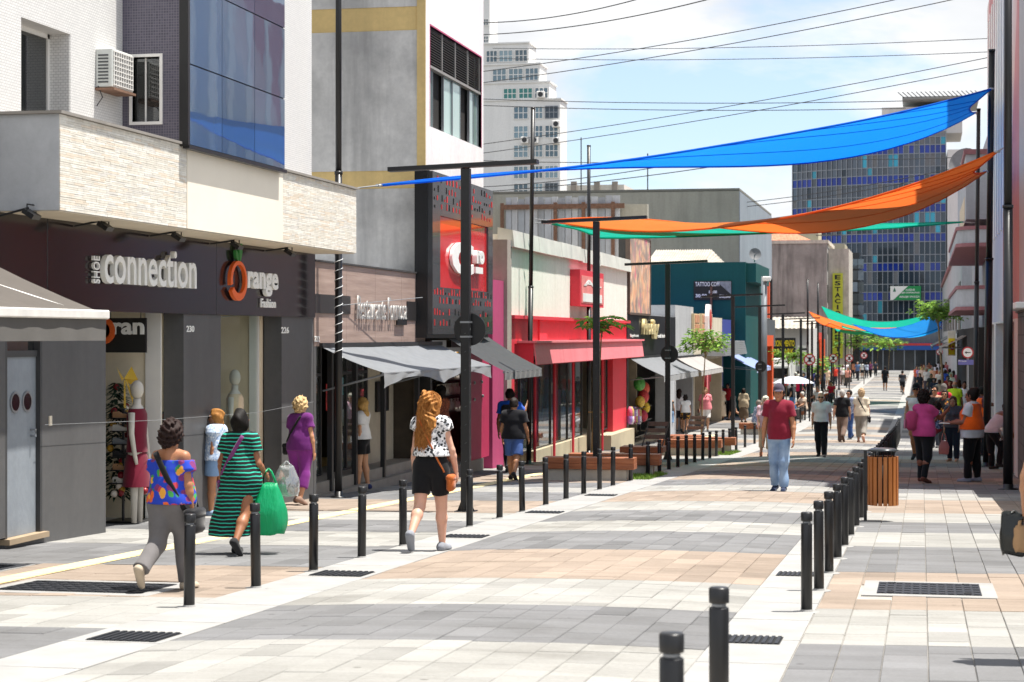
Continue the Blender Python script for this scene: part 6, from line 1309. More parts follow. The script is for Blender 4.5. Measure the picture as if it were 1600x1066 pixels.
# ================================================================== people: one continuous body surface each, clothing and hair as children
def smin(a,b,k):
    h=np.maximum(k-np.abs(a-b),0)/k; return np.minimum(a,b)-h*h*k*.25
def field(prims,v,clips=(),disp=None,pad=.03):
    """signed distance of rounded, flattened limbs on a grid -> quads (surface nets)"""
    pts=np.array([p for q in prims for p in (q[0],q[1])],float); rs=np.array([r for q in prims for r in (q[2],q[3])])
    lo=(pts-rs[:,None]).min(0)-pad; hi=(pts+rs[:,None]).max(0)+pad; n=np.ceil((hi-lo)/v).astype(int)+2
    ax=[lo[i]+v*np.arange(n[i]) for i in range(3)]; D=np.full(n,.2,np.float32)
    for q in prims:
        a,b,ra,rb=np.array(q[0],float),np.array(q[1],float),q[2],q[3]; fl=q[4] if len(q)>4 else None; k=q[5] if len(q)>5 else .03
        R_=max(ra,rb)+max(.05,k*1.5); l=np.minimum(a,b)-R_; h=np.maximum(a,b)+R_
        i0=[max(0,int((l[i]-lo[i])/v)) for i in range(3)]; i1=[min(n[i],int((h[i]-lo[i])/v)+2) for i in range(3)]
        X,Y,Z=np.meshgrid(*[ax[i][i0[i]:i1[i]] for i in range(3)],indexing='ij'); P=np.stack([X,Y,Z],-1); ab=b-a; L2=max(ab@ab,1e-9)
        t=np.clip(((P-a)@ab)/L2,0,1); W=P-a-t[...,None]*ab
        if fl is not None:
            f=np.array(fl[0],float); f/=np.linalg.norm(f); W=W+((W@f)*(1/fl[1]-1))[...,None]*f
        d=np.sqrt((W*W).sum(-1))-(ra+(rb-ra)*t)
        if fl is not None: d*= (1+fl[1])/2 if fl[1]<1 else 1
        if len(q)>6 and q[6]: d=np.maximum(d,((P-b)@ab)/math.sqrt(L2))
        s=tuple(slice(i0[i],i1[i]) for i in range(3)); D[s]=smin(D[s],d.astype(np.float32),k)
    if clips or disp:
        X,Y,Z=np.meshgrid(*ax,indexing='ij')
        if disp: D=D+disp(X,Y,Z)
        for c in clips: D=np.maximum(D,c(X,Y,Z))
    inside=D<0; cn=n-1; acc=np.zeros((*cn,3),np.float32); cnt=np.zeros(cn,np.float32); quads=[]
    base=np.arange(cn.prod()).reshape(cn)
    for A in range(3):
        s0=[slice(None)]*3; s1=[slice(None)]*3; s0[A]=slice(0,-1); s1[A]=slice(1,None); d0,d1=D[tuple(s0)],D[tuple(s1)]; m=inside[tuple(s0)]!=inside[tuple(s1)]
        I=np.argwhere(m); 
        if not len(I): continue
        t=d0[m]/(d0[m]-d1[m]); p=I.astype(np.float32); p[:,A]+=t; B,C=[(1,2),(2,0),(0,1)][A]
        ok=(I[:,B]>0)&(I[:,C]>0)&(I[:,B]<cn[B])&(I[:,C]<cn[C]); I=I[ok]; p=p[ok]; ins=inside[tuple(s0)][m][ok]; ids=[]
        for db,dc in ((-1,-1),(0,-1),(0,0),(-1,0)):
            J=I.copy(); J[:,B]+=db; J[:,C]+=dc; np.add.at(acc,tuple(J.T),p); np.add.at(cnt,tuple(J.T),1); ids.append(base[tuple(J.T)])
        qd=np.stack(ids,1); qd[~ins]=qd[~ins][:,::-1]; quads.append(qd)
    if not quads: return np.zeros((0,3)),np.zeros((0,4),int)
    Q=np.concatenate(quads); u,inv=np.unique(Q,return_inverse=True); V=acc.reshape(-1,3)[u]/cnt.reshape(-1)[u][:,None]
    return lo+V*v,inv.reshape(Q.shape)
def smesh(name,V,Q,m):
    me=bpy.data.meshes.new(name); me.vertices.add(len(V)); me.vertices.foreach_set('co',np.asarray(V,np.float32).ravel()); me.loops.add(Q.size); me.loops.foreach_set('vertex_index',Q.ravel().astype(np.int32)); me.polygons.add(len(Q)); me.polygons.foreach_set('loop_start',np.arange(0,Q.size,4,dtype=np.int32)); me.polygons.foreach_set('loop_total',np.full(len(Q),4,np.int32)) if False else None
    me.update(calc_edges=True); me.materials.append(m); me.shade_smooth(); return me
SKIN={}
def skin(c):
    if c not in SKIN:
        n=NT('skin_'+c); n.set(Roughness=.5); k=lin(c); n.base(n.ramp(n.noise(7,5),[(.3,sc3(k,.88)),(.7,sc3(k,1.06))])); n.b.inputs['Subsurface Weight'].default_value=.08; n.b.inputs['Subsurface Radius'].default_value=(.02,.008,.004); SKIN[c]=n.m
    return SKIN[c]
def hairmat(c):
    if 'hair_'+c in MT: return MT['hair_'+c]
    n=NT('hair_'+c); n.set(Roughness=.62); n.b.inputs['Specular IOR Level'].default_value=.2; k=lin(c); f=n.noise(1,6,.7,n.map((60,60,9)),1.2); n.base(n.ramp(f,[(.3,sc3(k,.45)),(.55,k),(.75,sc3(k,1.6))])); n.bump(f,.5,.006); MT['hair_'+c]=n.m; return n.m
def printmat(name,kind,cols):
    if name in MT: return MT[name]
    n=NT(name); n.set(Roughness=.85); C=[lin(c) for c in cols]
    if kind=='stripe':
        sp=n.n('ShaderNodeSeparateXYZ'); n.l(n.tc.outputs['Object'],sp.inputs[0]); ns=n.noise(5,2); a=n.n('ShaderNodeMath',operation='MULTIPLY_ADD'); n.l(sp.outputs[2],a.inputs[0]); a.inputs[1].default_value=26; n.l(ns,a.inputs[2]); f=n.n('ShaderNodeMath',operation='FRACT'); n.l(a.outputs[0],f.inputs[0])
        n.base(n.ramp(f.outputs[0],[(0,C[0]),(.70,C[0]),(.74,C[1]),(1,C[1])]))
    else:
        vo=n.n('ShaderNodeTexVoronoi',{'Scale':cols and {'floral':15,'dots':40,'patch':34}[kind]}); vd=n.n('ShaderNodeVectorMath',operation='ADD'); nz=n.n('ShaderNodeTexNoise',{'Scale':9,'Detail':3}); n.l(n.tc.outputs['Object'],nz.inputs[0]); sc=n.n('ShaderNodeVectorMath',operation='SCALE'); sc.inputs[3].default_value=.08; n.l(nz.outputs['Color'],sc.inputs[0]); n.l(n.tc.outputs['Object'],vd.inputs[0]); n.l(sc.outputs[0],vd.inputs[1]); n.l(vd.outputs[0],vo.inputs[0])
        sp=n.n('ShaderNodeSeparateColor'); n.l(vo.outputs['Color'],sp.inputs[0]); st=[(i/len(C[1:]),c) for i,c in enumerate(C[1:])]
        cr=n.ramp(sp.outputs[0],st); cr.node.color_ramp.interpolation='CONSTANT'; f=n.ramp(vo.outputs['Distance'],[(.46,(1,1,1)),(.54,(0,0,0))]); n.base(n.mix(f,C[0],cr))
    MT[name]=n.m; return n.m
def wr(amp,seed,f=1.0):
    r=np.random.RandomState(seed); K=[(r.uniform(-22,22,3)*f,r.uniform(0,6)) for _ in range(4)]
    return lambda X,Y,Z: (amp*.5*sum(np.sin(k[0]*X+k[1]*Y+k[2]*Z+p) for k,p in K)-amp*.5).astype(np.float32)
PEOPLE=0
def person(px,py,ph,label,rz=0,v=.014,w=1.0,fem=True,sk='b98262',legs=((14,4),(-16,22)),arms=((-12,8,14),(14,8,14)),top=None,bottom=None,shoes='3a3a3a',hair=('short','2a1d18'),look=0,tilt=0,lean=0,extra=None,sit=False,pos=None,H=None,group=None,glasses=False,cap=None,vest=None,hold=False):
    global PEOPLE; PEOPLE+=1; seed=PEOPLE
    p=Vector(pos) if pos is not None else grd(px,py)
    if H is None: H=(py-ph)*dep(p.x,p.y)/F
    if sit: H=H
    bw=.96 if fem else 1.1; hw=1.08 if fem else .95; S=Vector; J={}
    hz=.525*H; off=0
    J['pel']=np.array([0,0,hz])
    def leg(s,a,b):
        a,b=R(a),R(b); hip=np.array([s*.05*H*hw,0,hz-.01*H]); kn=hip+.245*H*np.array([s*.02,math.sin(a),-math.cos(a)]); an=kn+.235*H*np.array([0,math.sin(a-b),-math.cos(a-b)]); fp=max(0,(b-a))*1.0 if (b-a)>R(12) else 0
        fd=np.array([s*.12,math.cos(fp),-math.sin(fp)]); up=np.array([0,math.sin(fp),math.cos(fp)]); return hip,kn,an,fd,up
    Lg=[leg(-1,*legs[0]),leg(1,*legs[1])]
    low=min(min((l[2]-l[4]*.045*H)[2],(l[2]+l[3]*.10*H-l[4]*.045*H)[2],(l[2]-l[3]*.035*H-l[4]*.045*H)[2]) for l in Lg)
    dz=-low if not sit else 0
    def up_(q): q=np.array(q,float); q[2]+=dz; return q
    Lg=[tuple(up_(x) if i<3 else x for i,x in enumerate(l)) for l in Lg]; hz+=dz; le=R(lean)
    def tor(x,y,z):                      # torso point with forward lean about the hip
        h=z*H-.525*H; return np.array([x*H,y*H+h*math.sin(le),hz+h*math.cos(le)])
    shd=[tor(s*.088*bw*(.6+.4*w),-.006,.802) for s in (-1,1)]
    def arm(i,s,a,ab,e):
        a,ab,e=R(a),R(ab),R(e); d=np.array([s*math.sin(ab),math.sin(a)*math.cos(ab),-math.cos(a)*math.cos(ab)]); el=shd[i]+.172*H*d; d2=np.array([s*math.sin(ab)*.3*math.cos(e),math.sin(a+e),-math.cos(a+e)]); d2/=np.linalg.norm(d2); wr_=el+.145*H*d2; return shd[i],el,wr_,d2
    Ar=[arm(0,-1,*arms[0]),arm(1,1,*arms[1])]
    fy=((0,1,0),.74)
    T=[(tor(-.042*hw*w,-.008,.535),tor(.042*hw*w,-.008,.535),.062*H*w,.062*H*w,((0,1,0),.95),.05),(tor(0,0,.56),tor(0,0,.63),.092*H*w*hw,.078*H*w,fy,.05),(tor(0,0,.63),tor(0,.002,.74),.078*H*w,.086*H*w*bw,fy,.05),(tor(0,.0,.74),tor(0,-.004,.785),.085*H*w*bw,.062*H*bw,((0,1,0),.70),.05),(shd[0],shd[1],.033*H*bw,.033*H*bw,None,.05)]+[(tor(s*.012,-.014,.828),shd[i]+np.array([0,0,.006*H]),.026*H,.024*H,None,.04) for i,s in ((0,-1),(1,1))]
    if fem: T+=[(tor(s*.04,.045*w,.725),tor(s*.04,.05*w,.722),.037*H*w,.03*H*w,None,.03) for s in (-1,1)]
    T=[q if q[4] is not None else (q[0],q[1],q[2],q[3],((0,1,0),1.0),q[5]) for q in T]
    hd=tor(0,.012,.926); lk=R(look); hf=np.array([-math.sin(lk),math.cos(lk),0]); hs=np.array([math.cos(lk),math.sin(lk),0]); ti=R(tilt); hf=hf*math.cos(ti)+np.array([0,0,-math.sin(ti)]); hu=np.cross(hs,hf)
    K_=1.09
    def hp(x,y,z): return hd+H*K_*(hs*x+hf*y+hu*z)
    N=[(tor(0,-.012,.80),hp(0,-.012,-.045),.033*H*(1 if fem else 1.15),.030*H,((0,1,0),1.0),.03)]
    Hd=[(hp(0,-.008,-.002),hp(0,-.012,.016),.054*H*K_,.053*H*K_,(hs,.80),.02),(hp(0,.012,-.035),hp(0,.02,-.048),.036*H*K_,.027*H*K_,(hs,.86),.03),(hp(0,.047,-.004),hp(0,.058,-.02),.006*H*K_,.009*H*K_,((0,1,0),1.0),.012),(hp(0,.043,-.037),hp(0,.045,-.04),.011*H*K_,.011*H*K_,(hu,.6),.012)]+[(hp(s*.043,-.008,.004),hp(s*.045,-.01,-.02),.009*H*K_,.007*H*K_,((0,1,0),1.0),.006) for s in (-1,1)]+[(hp(-.03,.038,.012),hp(.03,.038,.012),.010*H*K_,.010*H*K_,((0,1,0),1.0),.012)]
    A_=[]
    for i,(s0,e0,w0,d2) in enumerate(Ar):
        k=w**.5*(.92 if fem else 1); A_+=[(s0,e0,.030*H*k,.0235*H*k,((0,1,0),1.0),.02),(e0,e0+(w0-e0)*.3,.0245*H*k,.0255*H*k,((0,1,0),1.0),.02),(e0+(w0-e0)*.3,w0,.0255*H*k,.0155*H,((0,1,0),1.0),.02)]
        s=(-1,1)[i]; side=np.array([s*1.0,0,0]); side=side-d2*(side@d2); side/=np.linalg.norm(side); fw=np.cross(d2,side)*(1 if s<0 else -1); fw=np.array([0,1.,0])-d2*d2[1]; fw/=max(np.linalg.norm(fw),1e-3)
        pm=w0+d2*.045*H; A_.append((w0+d2*.008*H,pm,.017*H,.019*H,(side,.5),.012)); cu=.45 if not hold else 1.3
        for f,(o,l) in enumerate(((-.015,.036),(-.005,.043),(.005,.042),(.014,.037))):
            b0=pm+fw*o*H*1.05+d2*.008*H; k1=d2*math.cos(cu*.5)-side*math.sin(cu*.5); b1=b0+k1*l*.55*H; k2=d2*math.cos(cu*1.6)-side*math.sin(cu*1.6); A_.append((b0,b1,.0053*H,.005*H,((0,1,0),1.0),.003)); A_.append((b1,b1+k2*l*.5*H,.005*H,.0043*H,((0,1,0),1.0),.003))
        b0=w0+d2*.018*H+fw*.012*H; b1=b0+(fw*.75+d2*.65)*.024*H; A_.append((b0,b1,.0065*H,.006*H,((0,1,0),1.0),.006)); A_.append((b1,b1+(d2*.9+fw*.2-side*.3)*.022*H,.006*H,.0048*H,((0,1,0),1.0),.004))
    Lp=[]; k=w**.6
    for hip,kn,an,fd,up in Lg: Lp+=[(hip,kn,.056*H*k*hw,.036*H*k,((0,1,0),1.0),.03),(kn,kn+(an-kn)*.3+np.array([0,-.006*H,0]),.034*H*k,.037*H*k,((0,1,0),1.0),.02),(kn+(an-kn)*.3,an,.036*H*k,.0205*H,((0,1,0),1.0),.02),(an-up*.018*H-fd*.02*H,an-up*.026*H+fd*.085*H,.021*H,.017*H,((0,0,1),.8),.015)]
    sm=skin(sk); rot=Matrix.Rotation(R(rz),4,'Z')
    bod=T+N+Hd+A_+Lp
    V,Q=field(bod,v); me=smesh('person',V,Q,sm); o=bpy.data.objects.new('person',me); col.objects.link(o); o.location=p; o.rotation_euler=(0,0,R(rz)); tag(o,label,'person',group)
    def child(name,prims,m,clips=(),disp=None,vv=None):
        V,Q=field(prims,vv or v,clips,disp)
        if len(V)==0: return None
        return mobj(name,smesh(name,V,Q,m),o)
    infl=lambda L_,e,k=None: [(q[0],q[1],q[2]+e,q[3]+e,q[4] if len(q)>4 else None,k or (q[5] if len(q)>5 else .03)) for q in L_]
    zc=lambda z,s: (lambda X,Y,Z: (s*(Z-z)).astype(np.float32))
    tz=lambda f: hz+(f-.525)*H*math.cos(le)
    fmat=lambda c: c if not isinstance(c,str) else fabric('cloth_'+c,c,.85,.14)
    if top:
        c=top['c']; e=top.get('e',.020 if not top.get('loose') else .027); hem=top.get('hem',.50); sl=top.get('sl',.55); pr=infl(T,e); arm_=[]
        if sl>0:
            for s0,e0,w0,d2 in Ar:
                if sl<=1: arm_.append((s0,s0+(e0-s0)*sl,.034*H*w**.5+e,.030*H*w**.5+e*1.6,((0,1,0),1.0),.03,True))
                else: arm_+=[(s0,e0,.033*H+e,.028*H+e,((0,1,0),1.0),.03),(e0,e0+(w0-e0)*(sl-1),.028*H+e,.021*H+e,((0,1,0),1.0),.03,True)]
        pr+=arm_; pr.append((tor(0,0,.60),tor(0,0,.50),.098*H*w*hw+e*(1.2 if top.get('loose') else 1),.100*H*w*hw+e*(1.5 if top.get('loose') else 1),((0,1,0),.8),.05))
        cl=[zc(tz(hem),-1)]
        nk=top.get('neck',.835)
        if nk<.83: cl.append(zc(tz(nk),1))
        else: pr.append((tor(0,-.012,.80),tor(0,-.012,.828),.040*H+e*.6,.036*H+e*.4,((0,1,0),1.0),.03)); cl.append(lambda X,Y,Z,z=tz(.858)+.012: (Z-z+.5*np.maximum(Y,0)).astype(np.float32))
        child(top.get('n','shirt'),pr,fmat(c),cl,wr(.006 if not top.get('loose') else .008,seed))
        if nk<.83 and sl==0:
            for s in (-1,1): child('strap',[(tor(s*.05,-.055*w,.74),tor(s*.055,-.045,.80),.008*H,.008*H,((0,1,0),.6),.01),(tor(s*.055,-.045,.80),tor(s*.058,.0,.83),.008*H,.008*H,((0,1,0),.6),.01),(tor(s*.058,.0,.83),tor(s*.05,.05,.77),.008*H,.008*H,((0,1,0),.6),.01)],fmat(c),vv=min(v,.012))
        if top.get('collar'): child('collar',[(tor(-.03,.025,.845),tor(-.045,-.015,.85),.012*H,.012*H,None,.01),(tor(.03,.025,.845),tor(.045,-.015,.85),.012*H,.012*H,None,.01),(tor(-.045,-.02,.85),tor(.045,-.02,.85),.014*H,.014*H,None,.02)],fmat(c),vv=min(v,.012))
    if vest:
        pr=infl(T,.040)+[(tor(0,0,.60),tor(0,0,.54),.1*H*w*hw+.036,.1*H*w*hw+.036,((0,1,0),.8),.05)]; child('vest',pr,fmat(vest),[zc(tz(.56),-1),zc(tz(.84),1),lambda X,Y,Z: (np.abs(X)-.085*H*w).astype(np.float32)*(Z>tz(.70))+(-1)*(Z<=tz(.70))],wr(.004,seed))
    if bottom:
        c=bottom['c']; kd=bottom.get('k','trousers'); e=bottom.get('e',.016); wa=bottom.get('waist',.60); ln=bottom.get('len',1.0)
        if kd=='trousers' or kd=='shorts':
            pr=infl(T[:2],e)
            fl=bottom.get('flare',0)
            for hip,kn,an,fd,up in Lg:
                if ln<=.5: q=hip+(kn-hip)*ln*2; pr.append((hip,q,.058*H*k*hw+e,.058*H*k*hw*(1-ln*2)+.042*H*k*ln*2+e+fl,((0,1,0),1.0),.02,True))
                else: q=kn+(an-kn)*(ln*2-1); pr+=[(hip,kn,.057*H*k*hw+e,.038*H*k+e,((0,1,0),1.0),.04),(kn,q,.037*H*k+e,.028*H+e+fl,((0,1,0),1.0),.03,True)]
            child(kd,pr,fmat(c),[zc(tz(wa),1)],wr(.007,seed+50))
        else:
            he=bottom.get('hem',.28); fl=bottom.get('fl',.03); mid=(Lg[0][1]+Lg[1][1])/2; hv=np.array([bottom.get('dx',0),mid[1]*.6,(he*H)]); pr=infl(T[:2],e)+[(np.array([0,0,hz]),hv,.098*H*w*hw+e,.098*H*w*hw+e+fl,((0,1,0),bottom.get('flat',.82)),.05)]
            cl=[zc(tz(wa),1),zc(he*H,-1)] ; child(kd,pr,fmat(c),cl,wr(bottom.get('wr',.012),seed+50,.8))
    if shoes:
        for (hip,kn,an,fd,up),nm in zip(Lg,('left','right')):
            a,b=an-up*.022*H-fd*.022*H,an-up*.030*H+fd*.095*H
            child('shoe',[(a,b,.029*H,.022*H,((0,0,1),.9),.02),(an-up*.035*H-fd*.02*H,an-up*.038*H+fd*.10*H,.026*H,.024*H,(up,.35),.01),(an-up*.01*H-fd*.01*H,an-up*.02*H+fd*.03*H,.025*H,.021*H,((0,1,0),1.0),.02)],fmat(shoes),[zc(.0,-1)] if abs(up[2])>.99 else (),None,min(v,.016))
    hk,hc=hair; hm=hairmat(hc); hv=min(v,.013 if v<.02 else .02); scalp=[(hp(0,-.016,.006),hp(0,-.02,.02),.058*H*K_,.057*H*K_,(hs,.84),.02)]; fc=lambda X,Y,Z: ((X-hd[0])*hf[0]+(Y-hd[1])*hf[1]+(Z-hd[2])*hf[2]*.5-.028*H-.55*(Z-hd[2]-.012*H)*1.0).astype(np.float32)
    if hk=='short': child('hair',infl(scalp,.002),hm,[fc,lambda X,Y,Z: (hd[2]-.032*H-Z).astype(np.float32)],wr(.004,seed,3),hv)
    elif hk=='curly': child('hair',infl(scalp,.016)+[(hp(0,-.03,.0),hp(0,-.03,-.02),.05*H,.045*H,None,.03)],hm,[fc],wr(.014,seed,6),hv)
    elif hk=='bald': child('hair',infl(scalp,.001),hm,[fc,lambda X,Y,Z: (np.maximum(hd[2]-.035*H-Z,Z-hd[2]-.012*H)).astype(np.float32)],wr(.004,seed,3),hv)
    elif hk=='bob': child('hair',infl(scalp,.008)+[(hp(0,-.022,.0),hp(0,-.026,-.05),.052*H,.048*H,(hf,.85),.03)],hm,[fc],wr(.010,seed,2.6),hv)
    elif hk=='bun': child('hair',infl(scalp,.003)+[(hp(0,-.05,.05),hp(0,-.055,.055),.03*H,.03*H,None,.02)],hm,[fc],wr(.004,seed,3),hv)
    elif hk in('long','wavy'):
        L_=.17 if hk=='long' else .25; pr=infl(scalp,.006 if hk=='long' else .014)+[(hp(0,-.03,-.0),hp(0,-.05,-.09),.05*H,.052*H*(1.15 if hk=='wavy' else 1),(hf,.7),.04),(hp(0,-.05,-.09),hp(0,-.055,-L_),.052*H*(1.2 if hk=='wavy' else 1),.022*H,(hf,.6),.04)]
        if hk=='wavy': pr+=[(hp(s*.03,-.04,-.03),hp(s*.05,-.05,-.13),.03*H,.03*H,None,.03) for s in (-1,1)]
        if hk=='wavy':
            W1=lambda X,Y,Z: (.012*np.sin(70*X+9*np.sin(18*Z))+.010*np.sin(34*Z+30*X+8)+.006*np.sin(120*X+50*Z)).astype(np.float32)
        else: W1=wr(.008,seed,2)
        child('hair',pr,hm,[fc],W1,hv)
    if cap: child('cap',[(hp(0,-.008,.022),hp(0,-.008,.03),.060*H*K_,.058*H*K_,(hs,.84),.02),(hp(0,.05,.022),hp(0,.09,.012),.036*H,.03*H,(hu,.14),.012)],fmat(cap),[lambda X,Y,Z: -((X-hd[0])*hu[0]+(Y-hd[1])*hu[1]+(Z-hd[2])*hu[2]-.012*H).astype(np.float32)],None,min(v,.012))
    if v<=.014:
        for s in (-1,1):
            b=MB(); b.ball(hp(s*.020,.043,.002),.0095*H,.006*H,.0055*H,8,6); mobj('eye',b.mesh('eye',mat('eye_dark','2a1c16',.3),True),o)
        if not glasses:
            for s in (-1,1): b=MB(); b.ball(hp(s*.021,.0465,.0165),.013*H,.004*H,.0028*H,8,6); mobj('eyebrow',b.mesh('eyebrow',mat('brow_dark','2a1f1a',.8),True),o)
        b=MB(); b.ball(hp(0,.0525,-.039),.0125*H,.004*H,.0035*H,8,6); mobj('lips',b.mesh('lips',mat('lips_rose','a2564e',.5),True),o)
    if glasses:
        for s in (-1,1): b=MB(); b.ball(hp(s*.021,.052,.003),.016*H,.006*H,.013*H,10,6); mobj('sunglass_lens',b.mesh('sunglass_lens',mat('lens_black','0c0b0c',.1),True),o)
        b=MB(); b.tube([hp(-.046,.0,.008),hp(-.036,.045,.006),hp(0,.058,.006),hp(.036,.045,.006),hp(.046,.0,.008)],.0028*H,5); mobj('sunglass_frame',b.mesh('sunglass_frame',mat('lens_black','0c0b0c',.1)),o)
    info=dict(hp=hp,o=o,H=H,p=p,rot=rot,hz=hz,Ar=Ar,tor=tor,w=w,hw=hw)
    info['W']=lambda q: p+(rot@Vector(np.array(q).tolist()))
    return info
def bagstrap(I,side,col_,name,label,bag,size=(.22,.08,.18),drop=.46,wd=.012,back=True):
    """cross-body bag on the hip opposite the shoulder that carries the strap (side +1: bag on the right)"""
    H,tor,w=I['H'],I['tor'],I['w']; t=thing(name,label,'bag',I['W']((0,0,.5*H))); m=fabric('bag_'+col_,col_,.6); inv=Vector(wloc(t)); sg=-1 if back else 1
    pts=[]; 
    for i in range(15):
        u=i/14; f=.835-(.835-drop-.03)*u; x=-side*.055+side*(.055+.105*w)*u; rx=.105*w; y=sg*(.076*w*math.sqrt(max(0,1-(x/ (rx*1.25))**2)))+(-.004); q=tor(x,y+sg*.008,f); pts.append(I['W'](q))
    q2=[]
    for i in range(11):
        u=i/10; f=.835-(.835-drop-.03)*u; x=-side*.055+side*(.055+.105*w)*u; rx=.105*w; y=-sg*(.085*w*math.sqrt(max(0,1-(x/(rx*1.25))**2))); q2.append(I['W'](tor(x,y-sg*.012,f)))
    for pp in (pts,q2):
        b=MB(); rg=[]
        for i,pt in enumerate(pp):
            a=(pp[min(i+1,len(pp)-1)]-pp[max(0,i-1)]).normalized(); rg.append(b.ring(pt,a,wd*1.6,8,Vector((1,0,.3)),wd*.5))
        b.loft(rg); b.build('strap',m,t,True)
    c=I['W'](tor(side*(.135*w),-.01 if back else .02,drop-.04)); b=MB(); b.bbox(c.x-size[1]/2,c.x+size[1]/2,c.y-size[0]/2,c.y+size[0]/2,c.z-size[2]/2,c.z+size[2]/2,.025); b.build('pouch',m,t,.8); MB().bbox(c.x-size[1]/2-.004,c.x+size[1]/2+.004,c.y-size[0]/2-.003,c.y+size[0]/2+.003,c.z+size[2]*.1,c.z+size[2]/2+.004,.02).build('flap',m,t,.8)
    return t
def carrier(I,i,label,m,w,h,d=.1,name='carrier_bag',dz=0,side=0,sagy=0,handle=.16,tp=.55,yaw=0):
    """soft bag hanging from a hand"""
    s0,e0,w0,d2=I['Ar'][i]; g=I['W'](w0+d2*.06*I['H'])+Vector((side,sagy,dz)); t=thing(name,label,'bag',g-Vector((0,0,h+handle))); b=MB(); rg=[]; n=18; r_=np.random.RandomState(len(label)); ph=r_.uniform(0,6,5); cy,sy=math.cos(yaw),math.sin(yaw)
    for k in range(11):
        u=k/10; ww=w/2*(tp+(1-tp)*min(1,u*2.2))*(1-.25*max(0,u-.8)*5*.5); dd=d/2*(.25+.75*min(1,u*1.8)); z=g.z-handle-h*u; rr=[]
        for j in range(n):
            a=2*math.pi*j/n; c_,s_=math.cos(a),math.sin(a); q=abs(c_)**.6*math.copysign(1,c_),abs(s_)**.6*math.copysign(1,s_); wv=1+.07*math.sin(5*a+ph[0]+u*4)+.05*math.sin(9*a+ph[1]-u*6); x=q[0]*ww*wv; y=q[1]*dd*wv; rr.append((g.x+x*cy-y*sy,g.y+x*sy+y*cy,z+.01*math.sin(3*a+ph[2])))
        rg.append(rr)
    b.loft(rg).build('sack',m,t,True)
    for s in (-1,1): MB().tube([(g.x+s*w*.25*cy,g.y+s*w*.25*sy,g.z-handle-.01),(g.x+s*.03*cy,g.y+s*.03*sy,g.z-.02),(g.x,g.y,g.z+.01)],[.014,.011,.009],6).build('handle',m,t,True)
    return t

def strands(I,n,L_,c,amp=.012,wd=.0035):
    """loose locks combed back over the skull and falling down the back"""
    r=np.random.RandomState(4); hp=I['hp']; H=I['H']; b=MB()
    for i in range(n):
        ph=r.uniform(-math.pi,math.pi); th=r.uniform(.12,1.25); Ls=L_*r.uniform(.6,1.05); rad=1+r.uniform(0,.16); pts=[]; f0=r.uniform(0,6); fr=r.uniform(5.5,8.5); am=amp*r.uniform(.5,1.4); sp=r.uniform(-1,1)
        if abs(ph)<1.15: th=min(th,.55)
        for k in range(15):
            t=k/14; a=th+t*3.4
            if a<1.75: q=ph if abs(ph)>1.25 else ph+(math.copysign(1.45,ph if ph else 1)-ph)*min(1,t*2.2); R_=.060*rad; p=np.array([R_*.86*math.sin(a)*math.sin(q),-.014+R_*math.sin(a)*math.cos(q),.014+R_*math.cos(a)]); last=p; t0=t
            else:
                u=(t-t0)/(1-t0); x=last[0]*(1-.35*u)+sp*.012*u; y=last[1]*(1-u*.8)+(-.062-.012*rad)*u*.95; p=np.array([x,min(y,last[1]) if last[1]>-.03 else y-.006*u,last[2]-u*Ls/1.09])
            tt=t*2.6; p=p+np.array([math.sin(tt*fr+f0),math.cos(tt*fr*.9+f0),0])*am*min(1,t*1.6)/1.09
            pts.append(Vector(hp(*p).tolist()))
        w=wd*r.uniform(.6,1.3); vs=[]
        for k,p in enumerate(pts):
            d=(pts[min(k+1,14)]-pts[max(k-1,0)]).normalized(); s=d.cross(Vector((math.cos(f0),math.sin(f0),.2))).normalized()*w*(1-.6*(k/14)**2); vs+=[p-s,p+s]
        b.add(vs,[(2*k,2*k+1,2*k+3,2*k+2) for k in range(14)])
    q=mobj('hair_locks',b.mesh('hair_locks',hairmat(c),True),I['o']); q['kind']='stuff'
# ================================================================== the people in the street
fl_top=printmat('floral_blue','floral',['1d3fb8','e2662b','c23a4a','2f7d4a','1d3fb8','e8a33a','7a2f6b','3f9a4a'])
bw_top=printmat('black_white_print','patch',['d8d9dc','26282c','8d9096','f0f0f0','1b1c20'])
dk_fl=printmat('dark_floral','floral',['1c1a1c','c98a2e','1c1a1c','8a3a2c','1c1a1c','d9b24a'])
bl_fl=printmat('blue_small_floral','patch',['33415e','a9b7cf','33415e','6f86ad','d8dce4'])
leop=printmat('leopard','dots',['8a4a32','3a2018','9c5a3c','4a2a20']); chk=printmat('check_blue','patch',['7d8aa8','c9ced8','3d4a6b','a9b2c4'])
strp=printmat('stripe_dress','stripe',['14161a','2ec4a6'])
W_=lambda a,b: ((a,6),(-b,b*1.3+6))           # walking stride
ST=((2,2),(-3,3))
# --- near left pavement
I=person(268,922,664,'woman in blue floral off-shoulder top and grey trousers, nearest on the left',rz=-8,v=.0095,w=1.22,sk='a8714f',legs=((-16,40),(12,6)),arms=((14,16,55),(-10,14,18)),top=dict(c=fl_top,sl=.5,hem=.52,neck=.785,e=.018,n='blouse'),bottom=dict(c='6d6a6a',waist=.60,flare=.012),hair=('curly','2a1a16'),shoes='b8a994',tilt=10)
bagstrap(I,1,'17171a','shoulder_bag','black shoulder bag of the woman in the floral top',None,(.26,.10,.2),.46,.016)
I=person(376,866,645,'woman in black and turquoise striped long dress carrying green bag',rz=-4,v=.0095,w=1.12,sk='9c6748',legs=((10,6),(-14,30)),arms=((10,24,12),(0,16,55)),top=dict(c=strp,sl=.5,hem=.45,n='dress'),bottom=dict(c=strp,k='skirt',hem=.13,fl=.03,waist=.62,dx=-.12),hair=('bob','15110f'),shoes='2a2a2c')
